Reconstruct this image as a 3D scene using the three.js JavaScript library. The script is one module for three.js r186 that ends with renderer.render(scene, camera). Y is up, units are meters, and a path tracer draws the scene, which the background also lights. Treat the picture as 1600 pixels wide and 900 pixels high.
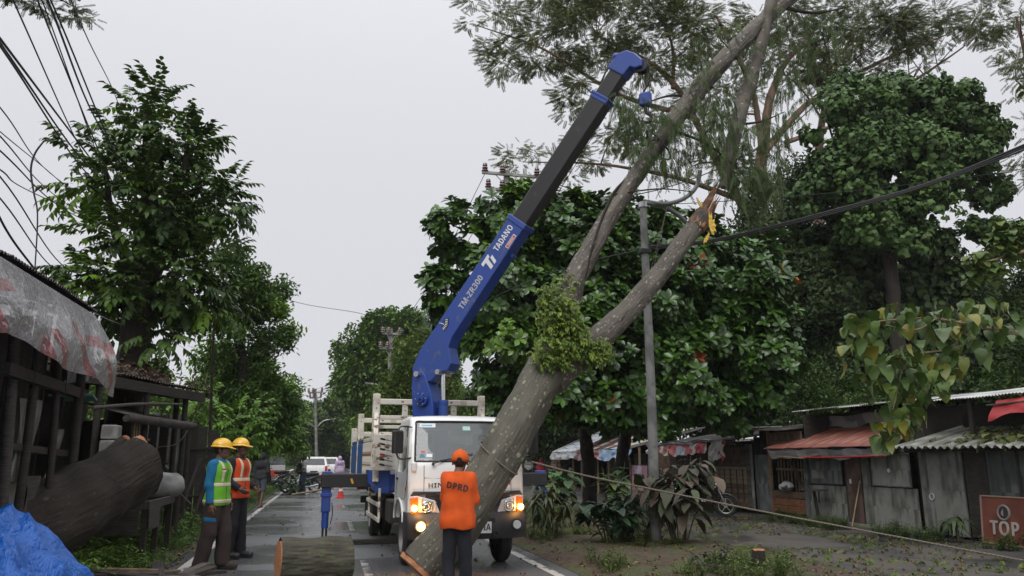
import * as THREE from 'three';
import { mergeGeometries, mergeVertices, toCreasedNormals } from 'three/addons/utils/BufferGeometryUtils.js';
import { TextGeometry } from 'three/addons/geometries/TextGeometry.js';
import { FontLoader } from 'three/addons/loaders/FontLoader.js';
import { Brush, Evaluator, SUBTRACTION } from 'three-bvh-csg';

// ---------------------------------------------------------------- camera, sky, sun, exposure
const D = Math.PI / 180;
const scene = new THREE.Scene();
const camera = new THREE.PerspectiveCamera(40.83, 16 / 9, 0.1, 900);
camera.position.set(0, 1.488, 0);
camera.rotation.order = 'YXZ';
camera.rotation.set(12.45 * D, -13.2 * D, 0);
scene.add(camera);
{ // rain-grey overcast: even all round, brighter towards the zenith
  const W = 64, H = 64, a = new Float32Array(W * H * 4);
  for (let j = 0; j < H; j++) for (let i = 0; i < W; i++) {
    const el = Math.max(0, Math.sin(((j + 0.5) / H - 0.5) * Math.PI));
    const L = 0.72 * (1 + 1.7 * Math.pow(el, 4));
    const k = (j * W + i) * 4;
    a[k] = L * 0.985; a[k + 1] = L * 0.995; a[k + 2] = L * 1.055; a[k + 3] = 1;
  }
  const t = new THREE.DataTexture(a, W, H, THREE.RGBAFormat, THREE.FloatType);
  t.mapping = THREE.EquirectangularReflectionMapping; t.magFilter = THREE.LinearFilter; t.minFilter = THREE.LinearFilter; t.needsUpdate = true;
  scene.background = t; scene.environment = t;
}
const sun = new THREE.DirectionalLight(new THREE.Color().setRGB(1, 0.985, 0.95), 1.5);
sun.position.set(-22, 62, 34); sun.target.position.set(3, 0, -14);
sun.castShadow = true; sun.shadow.radius = 60; sun.shadow.mapSize.set(2048, 2048);
Object.assign(sun.shadow.camera, { left: -60, right: 60, top: 60, bottom: -60, near: 1, far: 220 });
scene.add(sun, sun.target);
scene.fog = new THREE.FogExp2(new THREE.Color().setRGB(0.93, 0.95, 1.0), 0.00035);
const EXPOSURE = 1.0;

// ---------------------------------------------------------------- helpers
const V = (x, y, z) => new THREE.Vector3(x, y, z);
const rng = s => () => { s |= 0; s = s + 0x6D2B79F5 | 0; let t = Math.imul(s ^ s >>> 15, 1 | s); t = t + Math.imul(t ^ t >>> 7, 61 | t) ^ t; return ((t ^ t >>> 14) >>> 0) / 4294967296; };
const taken = {};
const numbered = n => { const k = taken[n] = (taken[n] ?? -1) + 1; return k ? n + '_' + String(k).padStart(3, '0') : n; };
const shade = o => { o.castShadow = true; o.receiveShadow = true; return o; };
function thing(name, label, category, p = [0, 0, 0], turn = 0, group) {
  const o = new THREE.Group(); o.name = numbered(name); scene.add(o);
  o.position.set(...p); o.rotation.y = turn; o.userData = { label, category };
  if (group) o.userData.group = group;
  return o;
}
function tag(o, label, category, group, kind) {
  o.userData = { label, category }; if (group) o.userData.group = group; if (kind) o.userData.kind = kind; return o;
}
const clean = g => {
  let r = g.index ? g.toNonIndexed() : g;
  for (const k of Object.keys(r.attributes)) if (!['position', 'normal', 'uv', 'color'].includes(k)) r.deleteAttribute(k);
  if (!r.attributes.normal) r.computeVertexNormals();
  if (!r.attributes.uv) muv(r);
  r.groups = []; r.clearGroups?.();
  return r;
};
function muv(g0) { // uv in metres by the way each face points
  const g = g0.index ? g0.toNonIndexed() : g0, p = g.attributes.position, n = p.count, uv = new Float32Array(n * 2);
  const a = V(), b = V(), c = V(), e = V();
  for (let i = 0; i < n; i += 3) {
    a.fromBufferAttribute(p, i); b.fromBufferAttribute(p, i + 1); c.fromBufferAttribute(p, i + 2);
    e.crossVectors(b.clone().sub(a), c.clone().sub(a));
    const x = Math.abs(e.x), y = Math.abs(e.y), z = Math.abs(e.z);
    for (let k = 0; k < 3; k++) {
      const q = [a, b, c][k], j = (i + k) * 2;
      if (x >= y && x >= z) { uv[j] = q.z; uv[j + 1] = q.y; } else if (y >= z) { uv[j] = q.x; uv[j + 1] = q.z; } else { uv[j] = q.x; uv[j + 1] = q.y; }
    }
  }
  g.setAttribute('uv', new THREE.BufferAttribute(uv, 2));
  return g;
}
function merge(list) {
  const l = list.flat(9).filter(Boolean).map(clean);
  if (l.length === 1) return l[0];
  const col = l.some(g => g.attributes.color);
  if (col) for (const g of l) if (!g.attributes.color) g.setAttribute('color', new THREE.BufferAttribute(new Float32Array(g.attributes.position.count * 3).fill(1), 3));
  return mergeGeometries(l);
}
function obj(name, geos, m, parent = scene) {
  const o = shade(new THREE.Mesh(Array.isArray(geos) ? merge(geos) : geos, m));
  o.name = parent === scene ? numbered(name) : name; parent.add(o); return o;
}
const struct = (name, geos, m, parent = scene) => { const o = obj(name, geos, m, parent); if (parent === scene) o.userData.kind = 'structure'; return o; };
const _e = new THREE.Euler(), _q = new THREE.Quaternion(), _m = new THREE.Matrix4();
const xf = (g, p = [0, 0, 0], r = [0, 0, 0], s = 1) => {
  _q.setFromEuler(_e.set(r[0], r[1], r[2])); const S = typeof s === 'number' ? V(s, s, s) : V(...s);
  return g.applyMatrix4(_m.compose(V(...p), _q, S));
};
// box with chamfered edges, 44 triangles, uv in metres
function box(w, h, d, p = [0, 0, 0], r = [0, 0, 0], c = 0.006) {
  const s = [w / 2, h / 2, d / 2]; c = Math.min(c, s[0] * 0.5, s[1] * 0.5, s[2] * 0.5);
  const pos = [], nor = [];
  const pt = (sg, a) => [0, 1, 2].map(i => sg[i] * (i === a ? s[i] : s[i] - c));
  const tri = (A, B, C) => {
    const u = V(...B).sub(V(...A)).cross(V(...C).sub(V(...A))).normalize(), m = V(...A).add(V(...B)).add(V(...C));
    const L = u.dot(m) < 0 ? (u.negate(), [A, C, B]) : [A, B, C];
    for (const q of L) { pos.push(...q); nor.push(u.x, u.y, u.z); }
  };
  const quad = (A, B, C, E) => { tri(A, B, C); tri(A, C, E); };
  for (let a = 0; a < 3; a++) {
    const b = (a + 1) % 3, e = (a + 2) % 3;
    for (const sa of [-1, 1]) {
      const k = (sb, se) => { const g = []; g[a] = sa; g[b] = sb; g[e] = se; return pt(g, a); };
      quad(k(-1, -1), k(1, -1), k(1, 1), k(-1, 1));
      for (const sb of [-1, 1]) {
        const g1 = [], g2 = []; g1[a] = g2[a] = sa; g1[b] = g2[b] = sb; g1[e] = -1; g2[e] = 1;
        quad(pt(g1, a), pt(g2, a), pt(g2, b), pt(g1, b));
      }
    }
  }
  for (const x of [-1, 1]) for (const y of [-1, 1]) for (const z of [-1, 1]) tri(pt([x, y, z], 0), pt([x, y, z], 1), pt([x, y, z], 2));
  const g = new THREE.BufferGeometry();
  g.setAttribute('position', new THREE.Float32BufferAttribute(pos, 3)); g.setAttribute('normal', new THREE.Float32BufferAttribute(nor, 3));
  return xf(muv(g), p, r);
}
const bar = (a, b, w, h = w, c = 0.004) => { // box from point a to b
  const A = V(...a), B = V(...b), d = B.clone().sub(A), L = d.length();
  const g = box(w, h, L, [0, 0, 0], [0, 0, 0], c), z = d.normalize();
  const up = Math.abs(z.y) > 0.95 ? V(1, 0, 0) : V(0, 1, 0), x = up.clone().cross(z).normalize(), y = z.clone().cross(x);
  return g.applyMatrix4(_m.makeBasis(x, y, z).setPosition(A.add(B).multiplyScalar(0.5)));
};
const cyl = (r0, r1, h, p = [0, 0, 0], r = [0, 0, 0], seg = 16, open = false) => {
  const g = new THREE.CylinderGeometry(r1, r0, h, seg, 1, open), uv = g.attributes.uv;
  for (let i = 0; i < uv.count; i++) uv.setXY(i, uv.getX(i) * 6.28 * Math.max(r0, r1), uv.getY(i) * h);
  return xf(clean(g), p, r);
};
const ball = (r, p = [0, 0, 0], s = 1, seg = 14) => xf(clean(new THREE.SphereGeometry(r, seg, Math.ceil(seg * 0.7))), p, [0, 0, 0], s);
// tapered tube through points [x,y,z,r]; wob(angle, s) displaces the skin in metres
function tube(pts, seg = 10, step = 0.2, caps = true, wob = null, straight = false) {
  const P = pts.map(p => V(p[0], p[1], p[2])), cv = straight ? null : new THREE.CatmullRomCurve3(P, false, 'centripetal');
  let total = 0; for (let i = 1; i < P.length; i++) total += P[i].distanceTo(P[i - 1]);
  const n = straight ? P.length - 1 : Math.max(P.length - 1, Math.ceil(total / step)), pos = [], nor = [], uv = [], idx = [];
  const C = [], R = [];
  for (let i = 0; i <= n; i++) {
    const t = i / n, f = t * (P.length - 1), k = Math.min(P.length - 2, Math.floor(f)), u = f - k;
    C.push(straight ? P[i].clone() : cv.getPoint(t)); R.push(pts[k][3] + (pts[k + 1][3] - pts[k][3]) * u);
  }
  let T = C[1].clone().sub(C[0]).normalize(), N = Math.abs(T.y) > 0.9 ? V(1, 0, 0) : V(0, 1, 0);
  let s = 0;
  for (let i = 0; i <= n; i++) {
    const T2 = (i < n ? C[i + 1].clone().sub(C[Math.max(0, i - 1)]) : C[n].clone().sub(C[n - 1])).normalize();
    N.addScaledVector(T2, -N.dot(T2)).normalize(); const B = T2.clone().cross(N);
    if (i) s += C[i].distanceTo(C[i - 1]);
    for (let j = 0; j <= seg; j++) {
      const a = j / seg * 2 * Math.PI, d = N.clone().multiplyScalar(Math.cos(a)).addScaledVector(B, Math.sin(a));
      const r = R[i] + (wob ? wob(j === seg ? 0 : a, s, R[i]) : 0);
      pos.push(C[i].x + d.x * r, C[i].y + d.y * r, C[i].z + d.z * r); nor.push(d.x, d.y, d.z);
      uv.push(j / seg * 6.283 * Math.max(R[0], 0.01), s);
    }
  }
  for (let i = 0; i < n; i++) for (let j = 0; j < seg; j++) { const a = i * (seg + 1) + j, b = a + seg + 1; idx.push(a, a + 1, b, b, a + 1, b + 1); }
  let g = new THREE.BufferGeometry();
  g.setAttribute('position', new THREE.Float32BufferAttribute(pos, 3)); g.setAttribute('normal', new THREE.Float32BufferAttribute(nor, 3)); g.setAttribute('uv', new THREE.Float32BufferAttribute(uv, 2)); g.setIndex(idx);
  if (wob) g.computeVertexNormals();
  const out = [clean(g)];
  if (caps) for (const [i, sg] of [[0, -1], [n, 1]]) {
    const cp = [], o = i * (seg + 1);
    for (let j = 0; j < seg; j++) { const q = k => [pos[(o + k) * 3], pos[(o + k) * 3 + 1], pos[(o + k) * 3 + 2]]; const c = [C[i].x, C[i].y, C[i].z]; cp.push(...c, ...(sg > 0 ? [...q(j), ...q(j + 1)] : [...q(j + 1), ...q(j)])); }
    const cg = new THREE.BufferGeometry(); cg.setAttribute('position', new THREE.Float32BufferAttribute(cp, 3)); cg.computeVertexNormals(); out.push(muv(cg));
  }
  return out.length > 1 ? mergeGeometries(out) : out[0];
}
const rod = (a, b, r, seg = 8) => tube([[...a, r], [...b, r]], seg, 1, true, null, true);
// shape outline [x,y] extruded along z with a bevel, centred on z = 0
function slab(o, depth, bev = 0.01, seg = 2, steps = 1, holes = []) {
  const s = new THREE.Shape(o.map(p => new THREE.Vector2(...p))); for (const h of holes) s.holes.push(new THREE.Path(h.map(p => new THREE.Vector2(...p))));
  const g = new THREE.ExtrudeGeometry(s, { depth: Math.max(0.001, depth - 2 * bev), bevelEnabled: bev > 0, bevelThickness: bev, bevelSize: bev, bevelOffset: -bev, bevelSegments: seg, steps });
  g.translate(0, 0, -Math.max(0.001, depth - 2 * bev) / 2); return muv(g);
}
// a sheet: f(u,v) -> [x,y,z], u,v in 0..1, uv in metres (w,h), optional thickness
function sheet(f, nu, nv, w, h, thick = 0) {
  const mk = (off, flip) => {
    const pos = [], uv = [], idx = [];
    for (let j = 0; j <= nv; j++) for (let i = 0; i <= nu; i++) { const p = f(i / nu, j / nv); pos.push(...p); uv.push(i / nu * w, j / nv * h); }
    for (let j = 0; j < nv; j++) for (let i = 0; i < nu; i++) { const a = j * (nu + 1) + i, b = a + nu + 1; flip ? idx.push(a, b, a + 1, b, b + 1, a + 1) : idx.push(a, a + 1, b, b, a + 1, b + 1); }
    const g = new THREE.BufferGeometry(); g.setAttribute('position', new THREE.Float32BufferAttribute(pos, 3)); g.setAttribute('uv', new THREE.Float32BufferAttribute(uv, 2)); g.setIndex(idx); g.computeVertexNormals();
    if (off) { const P = g.attributes.position, N = g.attributes.normal; for (let i = 0; i < P.count; i++) P.setXYZ(i, P.getX(i) + N.getX(i) * off, P.getY(i) + N.getY(i) * off, P.getZ(i) + N.getZ(i) * off); }
    return clean(g);
  };
  return thick ? mergeGeometries([mk(0, false), mk(thick, true)]) : mk(0, false);
}
// ---------------------------------------------------------------- noise and textures
const hash = (x, y, s) => { let h = Math.imul(x, 374761393) ^ Math.imul(y, 668265263) ^ Math.imul(s, 2246822519); h = Math.imul(h ^ h >>> 13, 1274126177); return ((h ^ h >>> 16) >>> 0) / 4294967296; };
function vn(x, y, per, s) { // tiling value noise, 0..1
  const xi = Math.floor(x), yi = Math.floor(y), fx = x - xi, fy = y - yi, w = n => ((n % per) + per) % per;
  const u = fx * fx * (3 - 2 * fx), v = fy * fy * (3 - 2 * fy);
  const a = hash(w(xi), w(yi), s), b = hash(w(xi + 1), w(yi), s), c = hash(w(xi), w(yi + 1), s), d = hash(w(xi + 1), w(yi + 1), s);
  return a + (b - a) * u + (c - a) * v + (a - b - c + d) * u * v;
}
const fbm = (u, v, f, oct, s) => { let t = 0, a = 0.5, n = 0; for (let i = 0; i < oct; i++) { t += a * vn(u * f, v * f, f, s + i); n += a; f *= 2; a *= 0.5; } return t / n; };
const vnz = (x, y, s) => vn(x, y, 1 << 20, s);
const lerp = (a, b, t) => a + (b - a) * t, mix3 = (a, b, t) => [lerp(a[0], b[0], t), lerp(a[1], b[1], t), lerp(a[2], b[2], t)], clamp = (x, a = 0, b = 1) => Math.min(b, Math.max(a, x)), ss = (a, b, x) => { const t = clamp((x - a) / (b - a)); return t * t * (3 - 2 * t); };
const toS = c => 255 * (c <= 0.0031308 ? c * 12.92 : 1.055 * Math.pow(Math.max(c, 0), 1 / 2.4) - 0.055);
// fn(u,v) -> linear [r,g,b] when colour, else a number; size = metres one tile covers
function tex(n, size, fn, color = true) {
  const a = new Uint8Array(n * n * 4), sz = Array.isArray(size) ? size : [size, size];
  for (let j = 0; j < n; j++) for (let i = 0; i < n; i++) {
    const c = fn((i + 0.5) / n, (j + 0.5) / n), k = (j * n + i) * 4;
    if (color) { a[k] = toS(clamp(c[0])); a[k + 1] = toS(clamp(c[1])); a[k + 2] = toS(clamp(c[2])); } else a[k] = a[k + 1] = a[k + 2] = 255 * clamp(c);
    a[k + 3] = 255;
  }
  const t = new THREE.DataTexture(a, n, n, THREE.RGBAFormat); t.wrapS = t.wrapT = THREE.RepeatWrapping; t.magFilter = THREE.LinearFilter; t.minFilter = THREE.LinearMipmapLinearFilter; t.generateMipmaps = true;
  if (color) t.colorSpace = THREE.SRGBColorSpace; t.repeat.set(1 / sz[0], 1 / sz[1]); t.needsUpdate = true; return t;
}
const lin = (r, g, b) => new THREE.Color().setRGB(r, g, b);
const std = (c, rough = 0.7, extra = {}) => new THREE.MeshStandardMaterial({ color: c ? lin(...c) : lin(1, 1, 1), roughness: rough, ...extra });
const phy = (c, rough = 0.5, extra = {}) => new THREE.MeshPhysicalMaterial({ color: c ? lin(...c) : lin(1, 1, 1), roughness: rough, ...extra });
const mottle = (n, size, a, b, f, oct, s, lo = 0.3, hi = 0.7) => tex(n, size, (u, v) => mix3(a, b, ss(lo, hi, fbm(u, v, f, oct, s))));
const bumpN = (n, size, f, oct, s) => tex(n, size, (u, v) => fbm(u, v, f, oct, s), false);
const M = {};
{ // materials
  const fine = bumpN(256, 0.35, 24, 3, 5), cloth = tex(128, 0.02, (u, v) => 0.5 + 0.25 * Math.sin(u * 50.27) + 0.25 * Math.sin(v * 50.27), false), crumple = tex(256, 0.5, (u, v) => { const a = fbm(u, v, 5, 4, 71); return Math.abs(a - 0.5) * 2.4; }, false);
  M.fine = fine; M.crumple = crumple;
  const asph = tex(512, 3, (u, v) => { const p = fbm(u, v, 4, 4, 11), g = hash(Math.floor(u * 512), Math.floor(v * 512), 3), g2 = vn(u * 256, v * 256, 256, 17); const k = 0.1 + 0.045 * p + 0.03 * (g - 0.5) + 0.034 * (g2 - 0.5); return [k * 1.0, k * 1.02, k * 1.06]; });
  const asphR = tex(512, 7.3, (u, v) => { const p = fbm(u, v, 4, 5, 23); return 0.1 + 0.34 * ss(0.36, 0.64, p); }, false);
  M.asphalt = std(null, 1, { map: asph, roughnessMap: asphR, bumpMap: tex(512, 1.5, (u, v) => 0.6 * vn(u * 128, v * 128, 128, 9) + 0.4 * vn(u * 256, v * 256, 256, 10), false), bumpScale: 0.0025 });
  const lotR = tex(256, 9, (u, v) => 0.3 + 0.5 * ss(0.4, 0.6, fbm(u, v, 5, 5, 29)), false);
  M.lot = std(null, 1, { map: tex(512, 5, (u, v) => { const p = fbm(u, v, 5, 5, 13), g = vn(u * 200, v * 200, 200, 19); return mix3([0.045, 0.044, 0.043], [0.1, 0.086, 0.07], clamp(ss(0.4, 0.7, p) * 0.8 + 0.35 * (g - 0.5))); }), roughnessMap: lotR, bumpMap: bumpN(256, 1.2, 24, 4, 31), bumpScale: 0.012 });
  M.soil = std(null, 0.8, { map: tex(512, 3.3, (u, v) => { const p = fbm(u, v, 6, 6, 41), g = vn(u * 120, v * 120, 120, 43); return mix3([0.03, 0.022, 0.015], [0.12, 0.085, 0.055], clamp(p * 1.3 - 0.2 + 0.5 * (g - 0.5))); }), bumpMap: bumpN(512, 1.7, 16, 6, 47), bumpScale: 0.03 });
  M.verge = std(null, 0.85, { map: tex(512, 2.7, (u, v) => { const p = fbm(u, v, 6, 5, 51), g = vn(u * 160, v * 160, 160, 53); return mix3(mix3([0.05, 0.037, 0.024], [0.09, 0.065, 0.042], g), mix3([0.025, 0.055, 0.012], [0.06, 0.11, 0.02], g), ss(0.42, 0.58, p)); }), bumpMap: bumpN(512, 1.7, 16, 6, 57), bumpScale: 0.03 });
  M.median = std(null, 0.8, { map: tex(512, 2.9, (u, v) => { const p = fbm(u, v, 6, 5, 151), g = vn(u * 140, v * 140, 140, 153), h = vn(u * 60, v * 60, 60, 155); return mix3(mix3([0.03, 0.022, 0.015], [0.13, 0.085, 0.05], clamp(0.6 * g + 0.6 * (h - 0.3))), mix3([0.04, 0.06, 0.014], [0.08, 0.11, 0.025], g), 0.6 * ss(0.55, 0.68, p)); }), bumpMap: bumpN(512, 1.1, 24, 6, 157), bumpScale: 0.035 });
  M.line = std(null, 0.55, { map: tex(256, 1.1, (u, v) => { const p = fbm(u, v, 7, 5, 61), g = vn(u * 90, v * 90, 90, 63); const w = ss(0.34, 0.52, p + 0.2 * (g - 0.5)); return mix3([0.1, 0.095, 0.085], [0.52, 0.5, 0.46], w); }) });
  // bark: grey with pale lichen discs and dark fissures along the stem
  const barkF = (base, dark, lich, amt, s) => tex(512, [1.4, 1.7], (u, v) => {
    const f = fbm(u * 3 % 1, v, 6, 5, s), p = fbm(u, v, 5, 5, s + 9), st = vn(u * 60, v * 12, 12 * 5, s + 3);
    let c = mix3(dark, base, clamp(0.25 + 0.9 * p + 0.35 * (st - 0.5) + 0.25 * (f - 0.5)));
    for (let k = 0; k < 2; k++) { const F = [13, 29][k], xi = Math.floor(u * F), yi = Math.floor(v * F), h = hash(xi, yi, s + 20 + k); if (h < amt) { const cx = 0.3 + 0.4 * hash(xi, yi, s + 31), cy = 0.3 + 0.4 * hash(xi, yi, s + 32), r = 0.1 + 0.2 * hash(xi, yi, s + 33), dx = u * F - xi - cx, dy = v * F - yi - cy; const dd = Math.hypot(dx, dy) + 0.12 * (vn(u * 160, v * 160, 160, s + 40) - 0.5); c = mix3(c, lich, 0.75 * ss(r, r * 0.6, dd)); } }
    return c;
  });
  const barkB = tex(512, [1.4, 1.7], (u, v) => 0.5 * fbm(u, v, 12, 5, 81) + 0.5 * vn(u * 48, v * 12, 48, 83), false);
  M.bark = std(null, 0.72, { map: barkF([0.125, 0.108, 0.086], [0.028, 0.02, 0.015], [0.32, 0.32, 0.27], 0.3, 101), bumpMap: barkB, bumpScale: 0.022 });
  M.barkMoss = std(null, 0.75, { map: barkF([0.105, 0.096, 0.07], [0.03, 0.025, 0.018], [0.27, 0.28, 0.2], 0.22, 131), bumpMap: barkB, bumpScale: 0.02 });
  M.barkLog = std(null, 0.8, { map: barkF([0.075, 0.066, 0.045], [0.012, 0.011, 0.008], [0.07, 0.1, 0.035], 0.5, 141), bumpMap: barkB, bumpScale: 0.03 });
  M.barkDark = std(null, 0.95, { map: barkF([0.038, 0.03, 0.023], [0.01, 0.008, 0.006], [0.07, 0.07, 0.055], 0.1, 161), bumpMap: barkB, bumpScale: 0.025 });
  M.barkRed = std(null, 0.75, { map: barkF([0.2, 0.115, 0.075], [0.07, 0.045, 0.032], [0.3, 0.26, 0.2], 0.12, 191), bumpMap: barkB, bumpScale: 0.015 });
  M.cutWood = std(null, 0.7, { map: tex(256, 0.8, (u, v) => { const p = fbm(u, v, 6, 5, 201), r = vn(Math.hypot(u - 0.5, v - 0.5) * 60, 1, 999, 4); return mix3([0.3, 0.11, 0.045], [0.62, 0.3, 0.15], clamp(0.6 * p + 0.4 * r)); }), bumpMap: fine, bumpScale: 0.006 });
  M.tornWood = std(null, 0.75, { map: mottle(256, 0.5, [0.09, 0.04, 0.024], [0.3, 0.14, 0.075], 9, 4, 205), bumpMap: fine, bumpScale: 0.005 });
  M.paleWood = std(null, 0.75, { map: mottle(256, 0.5, [0.42, 0.3, 0.16], [0.62, 0.48, 0.3], 9, 4, 207), bumpMap: fine, bumpScale: 0.003 });
  const grain = (a, b, s) => tex(256, [0.6, 0.6], (u, v) => { const g = vn(u * 6 + 0.4 * fbm(u, v, 4, 3, s), v * 60, 60, s + 1), p = fbm(u, v, 4, 5, s + 3), st = ss(0.58, 0.75, fbm(u, v, 5, 4, s + 7)); return mix3(mix3(a, b, clamp(0.55 * g + 0.6 * p - 0.1)), [0.03, 0.027, 0.024], 0.6 * st); });
  const grB = tex(256, [0.6, 0.6], (u, v) => vn(u * 6, v * 70, 70, 219), false);
  M.plank = [std(null, 0.75, { map: grain([0.07, 0.045, 0.03], [0.22, 0.14, 0.085], 211), bumpMap: grB, bumpScale: 0.003 }), std(null, 0.75, { map: grain([0.09, 0.06, 0.04], [0.3, 0.2, 0.12], 231), bumpMap: grB, bumpScale: 0.003 }), std(null, 0.75, { map: grain([0.06, 0.05, 0.04], [0.18, 0.15, 0.12], 251), bumpMap: grB, bumpScale: 0.003 })];
  M.plankRed = std(null, 0.7, { map: grain([0.13, 0.05, 0.025], [0.36, 0.15, 0.07], 261), bumpMap: grB, bumpScale: 0.003 });
  M.plankDark = [std(null, 0.78, { map: grain([0.012, 0.01, 0.008], [0.048, 0.038, 0.03], 271), bumpMap: grB, bumpScale: 0.004 }), std(null, 0.78, { map: grain([0.022, 0.019, 0.016], [0.085, 0.072, 0.06], 281), bumpMap: grB, bumpScale: 0.004 })];
  M.bamboo = std(null, 0.6, { map: grain([0.16, 0.11, 0.06], [0.38, 0.29, 0.17], 291) });
  const panelF = (a, b, st, s) => tex(512, 1.7, (u, v) => { const p = fbm(u, v, 4, 6, s), d = fbm(u, v * 0.5 % 1, 7, 5, s + 5), r = ss(0.5, 0.72, vn(u * 24, v * 3, 24, s + 8) * 0.55 + 0.5 * d); return mix3(mix3(a, b, ss(0.3, 0.7, p)), st, 0.75 * r); });
  M.panel = [std(null, 0.8, { map: panelF([0.125, 0.13, 0.115], [0.26, 0.265, 0.235], [0.06, 0.057, 0.047], 301), bumpMap: fine, bumpScale: 0.002 }), std(null, 0.8, { map: panelF([0.16, 0.165, 0.145], [0.3, 0.3, 0.27], [0.07, 0.065, 0.055], 321), bumpMap: fine, bumpScale: 0.002 }), std(null, 0.78, { map: panelF([0.09, 0.1, 0.1], [0.19, 0.205, 0.2], [0.05, 0.05, 0.045], 341), bumpMap: fine, bumpScale: 0.002 })];
  M.rustRoof = std(null, 0.6, { map: panelF([0.22, 0.065, 0.045], [0.36, 0.14, 0.1], [0.1, 0.05, 0.035], 361), bumpMap: fine, bumpScale: 0.001, metalness: 0.1 });
  M.greyRoof = std(null, 0.75, { map: panelF([0.16, 0.16, 0.14], [0.36, 0.36, 0.32], [0.07, 0.075, 0.045], 381), bumpMap: fine, bumpScale: 0.002 });
  M.darkRoof = std(null, 0.7, { map: panelF([0.03, 0.026, 0.024], [0.085, 0.075, 0.068], [0.035, 0.02, 0.014], 401), bumpMap: fine, bumpScale: 0.002 });
  M.zinc = std(null, 0.5, { map: panelF([0.1, 0.1, 0.1], [0.24, 0.25, 0.25], [0.06, 0.045, 0.035], 421), metalness: 0.35, bumpMap: fine, bumpScale: 0.001 });
  M.whiteRoof = std(null, 0.6, { map: panelF([0.42, 0.43, 0.42], [0.6, 0.6, 0.58], [0.2, 0.19, 0.17], 441) });
  // vehicle paint
  const grime = (c, d, s) => tex(256, 1.3, (u, v) => mix3(c, d, 0.55 * ss(0.5, 0.75, fbm(u, v, 5, 6, s)) + 0.12 * vn(u * 100, v * 100, 100, s + 4)));
  M.white = phy(null, 0.35, { map: grime([0.78, 0.775, 0.75], [0.5, 0.46, 0.4], 501), clearcoat: 0.6, clearcoatRoughness: 0.15 });
  M.rackWhite = phy(null, 0.55, { map: tex(256, 0.9, (u, v) => { const p = fbm(u, v, 6, 6, 511), q = fbm(u, v, 9, 4, 517); let c = mix3([0.66, 0.62, 0.53], [0.42, 0.36, 0.28], ss(0.45, 0.75, p)); return mix3(c, [0.16, 0.075, 0.035], ss(0.64, 0.72, q)); }), bumpMap: fine, bumpScale: 0.001 });
  M.blue = phy(null, 0.4, { map: tex(256, 1.1, (u, v) => { const p = fbm(u, v, 5, 6, 521), q = fbm(u, v, 11, 4, 527); return mix3(mix3([0.014, 0.05, 0.3], [0.02, 0.06, 0.24], p), [0.09, 0.1, 0.13], 0.7 * ss(0.66, 0.78, q)); }), clearcoat: 0.3, clearcoatRoughness: 0.3 });
  M.bedBlue = phy(null, 0.45, { map: grime([0.02, 0.075, 0.22], [0.05, 0.075, 0.12], 531) });
  M.boomBlack = phy(null, 0.45, { map: grime([0.018, 0.018, 0.019], [0.05, 0.045, 0.04], 541) });
  M.black = std([0.018, 0.018, 0.019], 0.5); M.plastic = std(null, 0.55, { map: grime([0.022, 0.023, 0.025], [0.07, 0.062, 0.05], 551) });
  M.rubber = std(null, 0.85, { map: grime([0.016, 0.016, 0.016], [0.06, 0.05, 0.04], 561), bumpMap: fine, bumpScale: 0.002 });
  M.chassis = std(null, 0.75, { map: grime([0.02, 0.019, 0.018], [0.075, 0.055, 0.04], 571) });
  M.steel = std([0.5, 0.5, 0.5], 0.3, { metalness: 0.9 }); M.chrome = std([0.75, 0.75, 0.75], 0.12, { metalness: 1 });
  M.glass = phy([0.55, 0.6, 0.6], 0.06, { transmission: 0.8, thickness: 0, ior: 1.5 });
  M.lens = phy([0.95, 0.95, 0.95], 0.02, { transmission: 1, thickness: 0, ior: 1.5 });
  M.seat = std([0.05, 0.052, 0.056], 0.85);
  M.orangeLens = phy([0.9, 0.3, 0.05], 0.1, { transmission: 0.6, thickness: 0 }); M.redLens = phy([0.5, 0.02, 0.02], 0.2, {});
  M.paper = std([0.72, 0.74, 0.76], 0.6); M.text = std([0.03, 0.03, 0.035], 0.5); M.textWhite = std([0.7, 0.7, 0.7], 0.45); M.textRed = std([0.5, 0.05, 0.05], 0.45);
  M.concrete = std(null, 0.85, { map: mottle(256, 1.1, [0.2, 0.195, 0.18], [0.36, 0.35, 0.32], 6, 6, 601), bumpMap: fine, bumpScale: 0.003 });
  M.pole = std(null, 0.8, { map: mottle(256, 1.1, [0.13, 0.13, 0.125], [0.24, 0.24, 0.23], 6, 6, 611), bumpMap: fine, bumpScale: 0.003 });
  M.wire = std([0.012, 0.012, 0.013], 0.6); M.rope = std(null, 0.9, { map: tex(64, [0.1, 0.05], (u, v) => mix3([0.12, 0.1, 0.075], [0.3, 0.26, 0.2], vn((u + v) * 8 % 8, v * 4, 8, 3))), bumpMap: tex(64, [0.1, 0.05], (u, v) => 0.5 + 0.5 * Math.sin((u + v) * 25.13), false), bumpScale: 0.006 });
  M.insulator = phy([0.09, 0.025, 0.02], 0.2, { clearcoat: 1 });
  M.tarpBlue = phy(null, 0.38, { map: tex(256, 1.2, (u, v) => mix3([0.002, 0.075, 0.36], [0.005, 0.13, 0.52], fbm(u, v, 5, 5, 621))), bumpMap: crumple, bumpScale: 0.014, side: THREE.DoubleSide });
  // cloth
  const fabT = tex(128, 0.5, (u, v) => { const p = 0.78 + 0.44 * fbm(u, v, 6, 4, 7) - 0.11; return [p, p, p]; }), fab = c => std(c, 0.9, { map: fabT, bumpMap: cloth, bumpScale: 0.0008 });
  M.fab = fab;
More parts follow.
